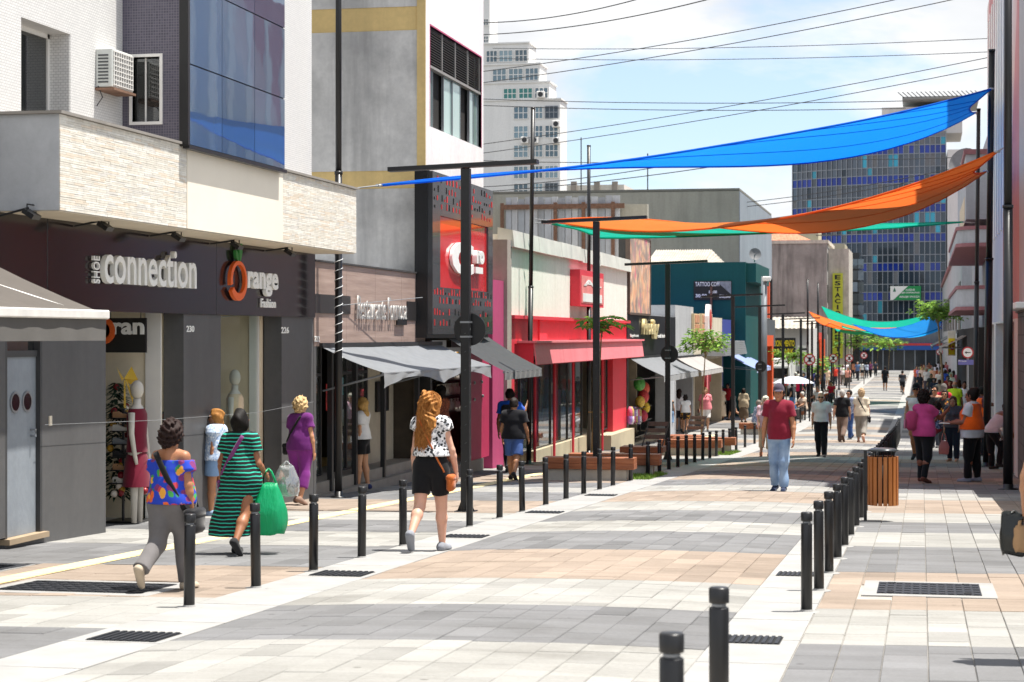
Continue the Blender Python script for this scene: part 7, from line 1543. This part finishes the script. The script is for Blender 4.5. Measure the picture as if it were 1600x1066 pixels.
bagstrap(I,-1,'7d3f78','sling_bag','purple sling strap bag across the striped dress',None,(.1,.05,.1),.52,.013)
gp_=NT('plastic_green'); gp_.set(Roughness=.35); gp_.base(lin('1fb07a')); _t=gp_.n('ShaderNodeBsdfTranslucent'); _t.inputs[0].default_value=(*lin('2fd89a'),1); _m=gp_.n('ShaderNodeMixShader'); _m.inputs[0].default_value=.4; gp_.l(gp_.b.outputs[0],_m.inputs[1]); gp_.l(_t.outputs[0],_m.inputs[2]); gp_.l(_m.outputs[0],gp_.o.inputs[0]); gp_.bump(gp_.noise(1,4,.6,gp_.map((40,40,5))),.6,.02); gp_=gp_.m
carrier(I,1,'full green plastic carrier bag hanging from the striped dress woman\'s arm',gp_,.34,.50,.24,dz=.10,side=.04,sagy=-.12,handle=.14)
carrier(I,1,'crumpled clear plastic bag behind the green carrier bag',glass('clear_plastic',(.8,.8,.8),.5,.25),.26,.30,.12,dz=.16,side=.15,sagy=.12,handle=.04)
I=person(338,806,642,'woman in light blue sleeveless blouse and denim shorts with sunglasses',rz=80,v=.011,w=1.06,sk='b07a58',legs=((4,2),(-6,6)),arms=((-6,8,12),(4,8,16)),top=dict(c=printmat('blue_white_print','patch',['a9bcd6','dfe6ee','8fa6c8','c6d3e4']),sl=.12,hem=.52,loose=True,n='blouse'),bottom=dict(c='7f9cc0',k='shorts',len=.28,waist=.60,flare=.012),hair=('bob','a8743c'),shoes='8fa3c0',glasses=True,look=12)
I=person(470,789,627,'woman with curly blond hair in purple top and purple cropped trousers',rz=-14,v=.011,w=1.12,sk='c08a68',legs=W_(6,6),arms=((8,10,30),(-4,14,14)),top=dict(c='6b2a72',sl=.5,hem=.50),bottom=dict(c='7a2f80',len=.78,waist=.6,flare=.014,e=.018),hair=('curly','c9ab7c'),shoes='8a6f60')
bagstrap(I,-1,'17171a','shoulder_bag','small black bag on the left arm of the woman in purple',None,(.2,.09,.16),.55,.01)
I=person(565,765,624,'woman with long blond hair, white shirt and black shorts by the restaurant door',rz=86,v=.0115,w=.98,sk='c2906e',legs=((3,2),(-4,5)),arms=((-4,6,10),(4,6,18)),top=dict(c='d8d8d8',sl=.5,hem=.55,loose=True),bottom=dict(c='17171a',k='shorts',len=.26,waist=.62,flare=.01),hair=('long','c29a5c'),shoes='2a3560')
I=person(506,742,606,'person in red top and pale jeans standing in the restaurant entrance',rz=100,v=.014,w=1.0,fem=False,sk='a97252',legs=ST,top=dict(c='d8402c',sl=.8,hem=.52),bottom=dict(c='8fa6c4',waist=.58,flare=.01),hair=('short','1c1512'),shoes='5a6a8a',pos=(-9.5,29.95,-.72),H=1.62)
I=person(674,861,617,'woman with long wavy red hair, black shorts and patterned black and white top',rz=-4,v=.0085,w=1.0,sk='d6a58e',legs=((-14,34),(7,4)),arms=((-4,7,8),(6,16,16)),top=dict(c=bw_top,sl=.2,hem=.60,n='blouse'),bottom=dict(c='17171a',k='shorts',len=.34,waist=.645,flare=.006,e=.010),hair=('wavy','b27a40'),shoes='8b8e96',look=-28)
strands(I,2600,.31,'b4783e')
bagstrap(I,1,'b5602c','shoulder_bag','small tan leather bag on thin strap of the red haired woman',None,(.17,.07,.17),.47,.006)
ph=I['W'](I['Ar'][0][2]+I['Ar'][0][3]*.07*I['H']); pt=thing('phone','pale phone in the left hand of the red haired woman','phone',ph); MB().bbox(ph.x-.008,ph.x+.008,ph.y-.035,ph.y+.035,ph.z-.07,ph.z+.07,.004).build('case',mat('phone_case','b9b7d8',.4),pt); MB().box(ph.x-.0095,ph.x-.0081,ph.y-.03,ph.y+.03,ph.z-.063,ph.z+.063).build('screen',mat('phone_screen','15161c',.1),pt)
person(688,738,612,'woman in brown leopard dress in the dark doorway behind the lamp post',rz=60,v=.015,w=1.1,sk='8a5a40',legs=ST,top=dict(c=leop,sl=.4,hem=.45,n='dress'),bottom=dict(c=leop,k='skirt',hem=.08,fl=.02,waist=.62),hair=('bob','17110e'),pos=(onX(688,600,-9.3).x,onX(688,600,-9.3).y,-1.02),H=1.6)
I=person(764,722,622,'woman with dark fringe and dusty pink top beside the magenta door',rz=75,v=.014,w=1.0,sk='9c6a50',legs=ST,arms=((30,8,20),(0,8,10)),top=dict(c='b58a84',sl=.2,hem=.50,loose=True),bottom=dict(c='2f4468',k='shorts',len=.42,waist=.58,flare=.02),hair=('long','1d1310'),shoes='7a5a48',cap='201d20')
bagstrap(I,1,'8a5a3a','shoulder_bag','brown shoulder bag of the woman in the dusty pink top',None,(.26,.1,.24),.52,.01)
I=person(784,723,620,'woman with dark hair and patterned skirt behind the man in the black shirt',rz=40,v=.014,w=1.05,sk='a3705a',legs=ST,top=dict(c='c9c2bc',sl=.4,hem=.54),bottom=dict(c=bw_top,k='skirt',hem=.27,fl=.015,waist=.6),hair=('bob','17110e'),shoes='8a6a58')
carrier(I,0,'white plastic bag hanging beside the woman in the patterned skirt',mat('plastic_white','dcdcd8',.35,.05),.3,.36,.16,handle=.12)
person(797,739,609,'man in blue shirt with dark backpack straps walking away',rz=-6,v=.013,w=1.1,fem=False,sk='7d5238',legs=W_(12,14),arms=((-10,10,16),(60,8,70)),top=dict(c='1f5fd0',sl=.6,hem=.50),bottom=dict(c='22252c',waist=.57),hair=('short','120e0c'))
bp_=grd(797,739); J=thing('backpack','dark backpack worn by the man in the blue shirt','backpack',(bp_.x,bp_.y-.17,bp_.z+1.2)); q=wloc(J); MB().bbox(q.x-.15,q.x+.15,q.y-.06,q.y+.07,q.z-.22,q.z+.22,.05).build('pack_body',fabric('pack_black','26282e'),J,.8); MB().bbox(q.x-.11,q.x+.11,q.y-.10,q.y-.055,q.z-.18,q.z+.02,.03).build('front_pocket',fabric('pack_black','26282e'),J,.8)
person(803,750,625,'man in black shirt with blue, white and tan shorts walking away',rz=-4,v=.0115,w=1.2,fem=False,sk='b07c5a',legs=W_(8,12),arms=((-4,16,30),(4,16,24)),top=dict(c='1c1c20',sl=.6,hem=.50,loose=True),bottom=dict(c=(lambda:MT.setdefault('tri_shorts',NT('tri_shorts').m))(),k='shorts',len=.44,waist=.58,flare=.018,e=.018),hair=('short','2b2522'),shoes='26262a',tilt=14)
n=MT['tri_shorts'].node_tree; _b=[x for x in n.nodes if x.type=='BSDF_PRINCIPLED'][0]; _b.inputs['Roughness'].default_value=.85; _tc=[x for x in n.nodes if x.type=='TEX_COORD'][0]; _s=n.nodes.new('ShaderNodeSeparateXYZ'); _r=n.nodes.new('ShaderNodeValToRGB'); _r.color_ramp.interpolation='CONSTANT'
_mr=n.nodes.new('ShaderNodeMapRange'); _mr.inputs[1].default_value=.4; _mr.inputs[2].default_value=1.1
for e,(pp,cc) in zip([_r.color_ramp.elements[0],_r.color_ramp.elements[1],_r.color_ramp.elements.new(.6)],[(0,'43609c'),(.52,'c9ad78'),(.62,'d8d8d8')]): e.position=pp; e.color=(*lin(cc),1)
n.links.new(_tc.outputs['Object'],_s.inputs[0]); n.links.new(_s.outputs[2],_mr.inputs[0]); n.links.new(_mr.outputs[0],_r.inputs[0]); n.links.new(_r.outputs[0],_b.inputs['Base Color'])
# --- road, centre
jn=NT('faded_jeans'); jn.set(Roughness=.9); jn.base(jn.ramp(jn.noise(3.2,4,.5),[(.35,lin('6d8cb4')),(.6,lin('9db6d2')),(.75,lin('c6d6e6'))])); MT['jeans']=jn.m
person(1217,770,606,'man in maroon polo shirt, cap and faded jeans walking towards the camera',rz=172,v=.0095,w=.99,fem=False,sk='b27d5c',legs=((5,3),(-6,8)),arms=((2,14,14),(-2,14,10)),top=dict(c='7d1f33',sl=.62,hem=.485,collar=True),bottom=dict(c=MT['jeans'],waist=.55,flare=.004,e=.016),hair=('short','2a201c'),shoes='26304a',cap='4a4452',look=8)
person(1283,716,616,'elderly bald man in white shirt and black trousers with sunglasses',rz=176,v=.0125,w=1.0,fem=False,sk='cc9878',legs=((6,4),(-8,12)),arms=((-16,12,20),(-16,12,20)),top=dict(c='e3dede',sl=.62,hem=.545,collar=True),bottom=dict(c='1b1c20',waist=.57,e=.016),hair=('bald','d0ccc6'),shoes='141416',glasses=True)
person(1196,715,622,'elderly woman in pale pink blouse with white hair left of the maroon man',rz=190,v=.014,w=1.05,sk='cf9f86',legs=W_(6,8),top=dict(c='e2b8c4',sl=.8,hem=.48,loose=True),bottom=dict(c='c9b29a',len=.8,flare=.02),hair=('bob','e3dccb'),shoes='a2664a')
person(1316,692,610,'grey haired man in black polo shirt walking away behind the elderly man',rz=-6,v=.014,w=1.12,fem=False,sk='b98a6c',legs=W_(12,20),arms=((-20,12,8),(8,10,12)),top=dict(c='16171a',sl=.6,hem=.49),bottom=dict(c='6d5a50',waist=.56,e=.018),hair=('short','b3aea8'),shoes='4a3a30')
person(1327,688,611,'man in sunglasses and blue trousers half hidden by the black polo shirt',rz=150,v=.016,w=1.0,fem=False,sk='a8765a',legs=W_(10,12),top=dict(c=chk,sl=.6,hem=.5),bottom=dict(c='2f4a7c'),hair=('short','1c1714'),glasses=True)
I=person(1346,692,609,'woman in cream shirt and grey trousers walking away with cross bag',rz=-4,v=.0135,w=1.12,sk='c99c80',legs=W_(8,18),arms=((-4,10,10),(4,14,20)),top=dict(c='dccfb8',sl=.5,hem=.50,loose=True),bottom=dict(c='8d8880',len=.88,flare=.02),hair=('curly','c2a684'),shoes='c29a88')
bagstrap(I,1,'1b1a1c','shoulder_bag','black cross body bag of the woman in the cream shirt',None,(.26,.09,.2),.47,.014)
# --- right pavement
I=person(1444,755,615,'woman in pink shirt and black leggings with her back half turned',rz=-35,v=.011,w=1.1,sk='7d4a38',legs=((4,2),(-6,8)),arms=((30,14,70),(52,12,70)),top=dict(c='b8447e',sl=.5,hem=.50),bottom=dict(c='17181c',waist=.58,e=.008),hair=('curly','1a1210'),shoes='5a3228')
p=I['W'](I['tor'](-.10,-.10,.68)); J=thing('backpack','pink backpack on the back of the woman in the pink shirt','backpack',p); MB().bbox(p.x-.11,p.x+.11,p.y-.12,p.y+.1,p.z-.2,p.z+.17,.06).build('pack_body',fabric('pack_pink','a83e68'),J,.8); MB().bbox(p.x-.14,p.x-.09,p.y-.1,p.y+.06,p.z-.17,p.z+.02,.03).build('front_pocket',fabric('pack_pink2','c06a8a'),J,.8)
c=grd(1452,752); person(0,0,0,'small child in blue flowered shirt carried on the pink shirt woman\'s arm',rz=120,v=.011,w=.95,sk='6d4234',legs=((55,50),(60,60)),arms=((40,20,20),(20,20,20)),top=dict(c=bl_fl,sl=.6,hem=.5),bottom=dict(c='8a2f3c',k='shorts',len=.4),hair=('curly','15100e'),shoes='6d3a34',pos=(c.x+.14,c.y+.32,c.z+.60),H=.98)
I=person(1519,753,609,'woman in white shirt, orange vest and black trousers holding leaflets',rz=65,v=.011,w=1.24,sk='8a5844',legs=((4,2),(-3,3)),arms=((16,10,70),(20,10,70)),top=dict(c='c9ced6',sl=.55,hem=.47),vest='f2641c',bottom=dict(c='141518',waist=.58,e=.016),hair=('bun','17110f'),shoes='8a8d9c')
q=I['W'](I['Ar'][0][2]+I['Ar'][0][3]*.08*I['H']); J=thing('leaflets','white leaflets in the hand of the woman in the orange vest','leaflets',q); MB().box(q.x-.1,q.x+.1,q.y-.07,q.y+.07,q.z-.008,q.z+.008).build('paper_stack',lw,J); MB().box(q.x-.085,q.x+.12,q.y-.05,q.y+.09,q.z+.009,q.z+.013).build('top_sheet',lw,J)
I=person(1489,721,621,'woman in dark grey shirt and dark jeans facing the camera',rz=165,v=.0125,w=1.1,sk='b9866a',legs=ST,arms=((10,12,30),(4,10,10)),top=dict(c='4a4650',sl=.5,hem=.52),bottom=dict(c='1f2838',waist=.58),hair=('long','4a3020'),shoes='b58a70')
carrier(I,1,'pale pink handbag hanging beside the woman in the dark grey shirt',fabric('bag_pinkish','c07a78'),.26,.34,.12,handle=.2)
person(1432,719,603,'man in white tank top and black cap half hidden by the pink shirt woman',rz=170,v=.014,w=1.1,fem=False,sk='b07c5c',legs=W_(8,8),top=dict(c='e2e0e2',sl=0,hem=.48,neck=.815),bottom=dict(c='b2805e',k='shorts',len=.42),hair=('short','1c1512'),cap='15151a',glasses=True,shoes='26262c')
person(1476,702,610,'woman in black flowered shirt with sunglasses facing the camera',rz=175,v=.014,w=1.0,sk='b5835f',legs=ST,top=dict(c=dk_fl,sl=.5,hem=.50),bottom=dict(c='26262c'),hair=('long','2a1c16'),glasses=True)
person(1461,700,604,'dark haired man in black tank top in the right hand group',rz=160,v=.016,w=1.1,fem=False,sk='a87556',legs=ST,top=dict(c='1c1c20',sl=0,hem=.48,neck=.815),bottom=dict(c='3a3f4a'),hair=('short','120e0c'),glasses=True)
person(1475,688,601,'grey haired person in red shirt behind the sunglasses woman',rz=-20,v=.018,w=1.05,fem=False,sk='b98a6c',legs=ST,top=dict(c='b52a3a',sl=.5,hem=.5),bottom=dict(c='33363f'),hair=('short','6d6864'))
person(1492,676,597,'person in neon yellow shirt in the right hand crowd',rz=-10,v=.018,w=1.1,fem=False,sk='a87a5c',legs=ST,top=dict(c='b5e030',sl=.6,hem=.5),bottom=dict(c='2c3038'),hair=('bald','8a8078'))
person(1507,674,597,'person in white t-shirt and jeans beside the arrow sign post',rz=175,v=.018,w=1.0,fem=False,sk='7d523c',legs=ST,top=dict(c='d8dae0',sl=.6,hem=.5),bottom=dict(c='3a4a6c'),hair=('short','120e0c'))
person(1536,712,606,'man in orange vest half hidden behind the tall black pole',rz=-70,v=.014,w=1.1,fem=False,sk='6d4434',legs=ST,arms=((70,14,10),(10,10,10)),top=dict(c='5a3040',sl=.5,hem=.5),vest='f2641c',bottom=dict(c='20222a'),hair=('short','120e0c'))
person(1554,708,628,'person in pale shirt and black trousers leaning at the hand rail',rz=-60,v=.014,w=1.05,fem=False,sk='8a5a44',lean=38,legs=((6,4),(30,40)),top=dict(c='cfc6d2',sl=.6,hem=.5),bottom=dict(c='1a1a20'),hair=('short','1a1512'),pos=(1.55,46.2,gz(46.2)),H=1.62)
I=person(0,0,0,'person at the right edge, bare arm holding shopping bags',rz=-10,v=.010,w=1.0,sk='c08a66',legs=ST,arms=((-12,13,34),(0,10,10)),top=dict(c='2a2a30',sl=.02,hem=.5),bottom=dict(c='3a5a8c',waist=.56),hair=('long','3a2418'),pos=(.85,12.5,gz(12.5)),H=1.74,hold=True)
carrier(I,0,'shiny black shopping bag held at the right edge of the photo',mat('bag_gloss_black','1a1c18',.25,.1),.17,.26,.06,name='shopping_bag',dz=.10,side=-.07,handle=.0,tp=.9,yaw=-.2)
carrier(I,0,'small brown kraft paper bag beside the shiny black bag',mat('kraft_paper','b08a62',.8,.08),.13,.15,.08,name='paper_bag',side=-.012,sagy=-.07,dz=.07,handle=.05,tp=.95)
# --- mid left pavement
person(1045,680,615,'woman in black tank top and denim skirt walking away',rz=-6,v=.016,w=1.02,sk='b27e5e',legs=W_(10,16),top=dict(c='18181c',sl=0,hem=.58,neck=.80),bottom=dict(c='6a8cb2',k='skirt',hem=.30,fl=.01,waist=.6),hair=('bun','241812'))
person(1061,676,610,'person in white t-shirt half hidden behind the third street lamp',rz=5,v=.018,w=1.0,sk='b98a6c',legs=W_(8,8),top=dict(c='ddd8dc',sl=.5,hem=.5),bottom=dict(c='2c2c34',k='shorts',len=.4),hair=('long','2a1a14'))
person(1071,678,618,'woman in white top and dark flowered shorts walking away',rz=-4,v=.016,w=1.06,sk='b98868',legs=W_(8,12),top=dict(c='e3e3e3',sl=.3,hem=.54),bottom=dict(c=dk_fl,k='shorts',len=.3,flare=.012),hair=('bob','1c1310'))
I=person(1102,675,608,'woman in pink shirt and white shorts facing the camera',rz=178,v=.016,w=1.1,sk='b98a6c',legs=W_(6,8),top=dict(c='e0848c',sl=.6,hem=.5,loose=True),bottom=dict(c='e6e2de',k='shorts',len=.42,flare=.015),hair=('bob','8a6a4c'))
bagstrap(I,1,'6a4a48','shoulder_bag','brown strap bag across the pink shirt beside the small tree',None,(.2,.08,.16),.5,.01,back=False)
I=person(1127,657,605,'woman in cream white dress walking towards the camera',rz=175,v=.018,w=1.05,sk='a87656',legs=W_(6,8),top=dict(c='e2d8c6',sl=.3,hem=.46,n='dress'),bottom=dict(c='e2d8c6',k='skirt',hem=.12,fl=.04),hair=('bun','241812'))
bagstrap(I,-1,'1b1a1c','shoulder_bag','small black bag on the cream white dress',None,(.18,.08,.14),.54,.008,back=False)
person(1137,652,600,'man in red shirt behind the woman in the cream dress',rz=170,v=.02,w=1.1,fem=False,sk='9c6a4c',legs=ST,top=dict(c='c02a30',sl=.6,hem=.5),bottom=dict(c='2a2c34'),hair=('short','1a1410'))
person(1145,657,612,'woman in short black dress striding left of the bench sitter',rz=60,v=.018,w=1.0,sk='b98a6c',legs=W_(18,26),top=dict(c='17171a',sl=.2,hem=.46,n='dress'),bottom=dict(c='17171a',k='skirt',hem=.30,fl=.02),hair=('bun','241812'))
person(1162,660,608,'woman with beige shawl seen from behind near the bench sitter',rz=-10,v=.018,w=1.15,sk='b98a6c',legs=ST,top=dict(c='b8a88c',sl=.9,hem=.36,loose=True,n='shawl'),bottom=dict(c='6a5c4c',k='skirt',hem=.12,fl=.01),hair=('bob','2a1c16'))
def sitter(px,py,label,X,Y,H,rz,topc,botc,hr,sk='a87656',v=.02,fem=False,w=1.1):
    person(0,0,0,label,rz=rz,v=v,w=w,fem=fem,sk=sk,legs=((84,84),(80,80)),arms=((30,10,40),(34,10,40)),top=dict(c=topc,sl=.6,hem=.5),bottom=dict(c=botc),hair=hr,lean=10,pos=(X,Y,gz(Y)-.525*H+.52),H=H,sit=True)
c=onX(1171,640,-6.15); sitter(0,0,'man in blue checked shirt sitting on a bench in profile',-6.15,75.8,1.68,-70,chk,'c9c9c9',('short','7a726a'),v=.016)
for i,(px,Y,c1,c2,hc,l) in enumerate([(1349,125.8,'c02238','2c303a','201612','red shirt sitting on the far bench'),(1308,110,'d8d4cc','8a8078','8a7a6a','white shirt sitting on the farthest bench by the umbrella'),(1291,96,'cdb8a4','6d6a68','c9c4bc','pale shirt bent forward on the far bench'),(1330,126.2,'2f7a6a','d86a2c','2a1c16','teal shirt sitting by the red shirt')]):
    c=onY(px,590,Y); sitter(0,0,'person in '+l,c.x if c.x<-5 else -5.5,Y,1.68,170-20*i,c1,c2,('short',hc),v=.026)
# --- far walkers: (column, foot row, head row, heading, shirt, trousers, hair, label)
far_=[(1383,611,570,-4,'1b1d22','1b1d22','17120f','man all in black walking away down the middle of the street'),
(1437,620,584,176,'2a2e38','3a3f4a','17120f','man in dark shirt looking at his phone beyond the cyclist'),
(1238,644,600,60,'17191e','3f6a9c','15100e','man in black shirt leaning over the umbrella table'),
(1249,634,590,-30,'d02a62','22242a','15100e','woman in bright pink shirt beside the umbrella table'),
(1243,628,581,20,'e6e4e0','5a5a60','c9c4bc','white haired person in white shirt behind the umbrella table'),
(1256,622,583,160,'3a4a6a','22242a','15100e','person in navy shirt right of the bright pink shirt'),
(1264,618,584,180,'c9a08a','6a5a50','3a2418','person in salmon shirt left of the red crossed sign post'),
(1277,612,586,175,'26282e','26282e','15100e','person in black between the red crossed sign posts'),
(1293,604,577,180,'d8b8a0','c9b8a0','6a4a34','person in beige between the sign posts'),
(1312,600,571,-10,'8fa6d8','c9c9cc','2a1c16','woman in sky blue dress far behind the elderly man'),
(1322,596,567,175,'e6e6ea','5a5f6a','17120f','person in white far behind the black polo shirt'),
(1332,592,565,10,'c98a6a','3a3a44','2a1c16','person in tan shirt far behind the cream shirt woman'),
(1347,591,566,-8,'ececee','2a2e38','17120f','person in white shirt far off, left of a pair'),
(1354,591,567,6,'b8c4dc','2a2e38','2a1c16','person in pale blue shirt far off, right of a pair'),
(1228,620,586,90,'b52a3a','2c2c34','15100e','person in red behind the grey camera pole'),
(1432,606,573,175,'c9604a','3a3a44','2a1c16','person in orange shirt at the far left of the right hand crowd'),
(1441,612,574,180,'dcbfae','4a4a52','4a3020','woman in pale top in the right hand crowd behind the phone man'),
(1448,616,572,185,'d8d4d0','5a5560','8a8078','grey haired person in pale shirt in the right hand crowd'),
(1455,628,585,170,'3a3038','2c2c34','15100e','woman in dark blouse in the right hand crowd'),
(1462,602,570,0,'d8dce8','3a4a6a','17120f','person in pale blue shirt walking away in the far right crowd'),
(1468,622,579,178,'e0d8d4','6a6a72','a8a29a','person with grey hair in white in the middle of the right crowd'),
(1474,606,568,4,'b8c0d4','2c3038','17120f','person in grey blue shirt deep in the right crowd'),
(1481,640,582,182,'c94a3a','3a3038','2a1c16','person in red shirt in the right crowd under the grey balcony'),
(1486,630,583,172,'e6e0da','55585f','c9c4bc','white shirt person under the beige awning'),
(1495,615,575,-6,'4a4f5c','2c3038','17120f','dark shirt person below the yellow sign'),
(1500,640,580,180,'9a8a9c','3a3038','2a1c16','person in mauve shirt behind the neon yellow shirt'),
(1452,598,567,178,'8a5a4a','3a3a44','15100e','person in brown shirt at the back of the right crowd'),
(1466,594,565,-5,'cfd3dc','3a3a44','17120f','person in white at the very back of the right crowd'),
(1478,597,566,174,'a9656a','3a3a44','2a1c16','person in dull red at the very back of the right crowd'),
(1518,660,602,176,'5a5a68','2c3038','17120f','person in slate shirt behind the orange vest woman'),
(1368,588,565,180,'3a3f4c','2c3038','17120f','tiny dark figure near the street end, left of the man in black'),
(1300,596,570,0,'7a3a5a','2c3038','17120f','person in plum shirt far behind the pale bench sitter')]
import itertools
for i,(px,py,ph,rz,c1,c2,hc,l) in enumerate(far_):
    p=grd(px,py); H=(py-ph)*dep(p.x,p.y)/F; H=min(max(H,1.5),1.85)
    person(px,py,ph,l,rz=rz,v=.024 if p.y<110 else .03,w=random.uniform(.95,1.15),fem=i%2==1,sk=random.choice(('a87656','8a5a44','b98a6c','c2906e')),legs=W_(random.uniform(4,14),random.uniform(6,16)) if i%3 else ST,arms=((random.uniform(-15,10),10,random.uniform(10,40)),(random.uniform(-10,30),10,random.uniform(10,60))),top=dict(c=c1,sl=.6,hem=.5),bottom=dict(c=c2) if i%4 else dict(c=c2,k='shorts',len=.4,flare=.01),hair=(('short','bob','long','curly')[i%4] if i%2 else 'short',hc),H=H,shoes='3a3a3e')
more=[('lilac','b09ac8',1436,608,574),('khaki','8a8560',1444,604,570),('mint green','9fd0b4',1450,608,571),('peach','e8b090',1457,612,574),('rust','a8502c',1464,612,575),('ivory','ece6d6',1470,612,572),('cobalt','2a4aa0',1477,620,578),('olive','5f6436',1484,618,576),('rose','d87a90',1490,622,577),('charcoal','34363c',1460,640,592),('sand','cdb898',1468,646,594),('burgundy','6a2030',1484,655,594),('lemon','e6de7a',1440,600,570),('silver grey','b4b8be',1498,652,590),('chocolate','5a3a2a',1512,648,593),
('coral','e0705a',1255,606,578),('indigo','33336a',1270,606,577),('mustard','c29a30',1284,600,573),('aqua','6ac0c8',1296,598,570),('tomato red','c83a2c',1305,604,573),('pearl white','ebebe8',1317,602,571),('steel blue','5a7aa0',1340,595,566),('plum','6a3a60',1360,590,566),('off white','e4e0d8',1247,616,580),('navy','242c48',1286,612,580),('salmon pink','e09a8a',1325,606,575)]
for i,(nm,c1,px,py,ph) in enumerate(more):
    p=grd(px,py); person(px,py,ph,'person in %s shirt %s'%(nm,'deep in the right hand crowd' if px>1400 else 'in the far crowd left of the roadway'),rz=random.choice((0,175,185,-8,20,160)),v=.028,w=random.uniform(.95,1.15),fem=i%2==0,sk=random.choice(('a87656','8a5a44','b98a6c','c2906e')),legs=W_(random.uniform(4,12),random.uniform(6,14)),top=dict(c=c1,sl=.6,hem=.5),bottom=dict(c=random.choice(('2c3038','3a4a6a','55504c','1d1e22','7a7468'))),hair=(random.choice(('short','bob','long','short')),random.choice(('17120f','2a1c16','4a3020','8a8078'))),H=min(max((py-ph)*dep(p.x,p.y)/F,1.52),1.82),shoes='3a3a3e')
# cyclist
c=grd(1410,617); cy=c.y; bk=thing('bicycle','dark bicycle ridden away down the street','bicycle',c); m=black
for dy in (-.5,.5): 
    b=MB(); rg=[]
    for i in range(24): a=2*math.pi*i/24; rg.append((c.x,cy+dy+.33*math.cos(a),c.z+.34+.33*math.sin(a)))
    MB().tube(rg+[rg[0],rg[1]],.025,5).build('wheel',mat('tyre','1b1b1c',.9),bk)
MB().tube([(c.x,cy-.5,c.z+.34),(c.x,cy-.2,c.z+.85),(c.x,cy+.38,c.z+.85),(c.x,cy+.5,c.z+.34)],.025,5).build('frame',m,bk); MB().tube([(c.x-.28,cy+.36,c.z+1.02),(c.x+.28,cy+.36,c.z+1.02)],.02,5).build('handlebar',m,bk); MB().bbox(c.x-.08,c.x+.08,cy-.33,cy-.08,c.z+.86,c.z+.92,.02).build('saddle',m,bk)
person(0,0,0,'cyclist in black shirt and shorts riding away down the street',rz=0,v=.024,fem=False,sk='a87656',legs=((50,60),(20,50)),arms=((45,12,10),(45,12,10)),lean=18,top=dict(c='22252c',sl=.6,hem=.5),bottom=dict(c='1b1c22',k='shorts',len=.42),hair=('short','17120f'),pos=(c.x,cy-.2,c.z+.93-.525*1.72),H=1.72,sit=True)
# white umbrella and small table by the far bench
c=grd(1240,650); um=thing('parasol','small white and blue parasol over a street seller\'s table','parasol',c); 
b=MB(); rg=[]
for k in range(5): q=k/4; rg.append(b.ring(c+Vector((0,0,2.0-.35*q*q)),(0,0,1),max(.03,1.05*q),16))
b.loft(rg,cap=False).build('canopy',fabric('parasol_white','dfe2ea',.8,.05,.3),um,True); MB().cyl(c,c+Vector((0,0,2.0)),.025).build('pole',alu,um); MB().lathe(c,[(.25,0),(.25,.06),(.03,.08)],12).build('foot',frm,um)
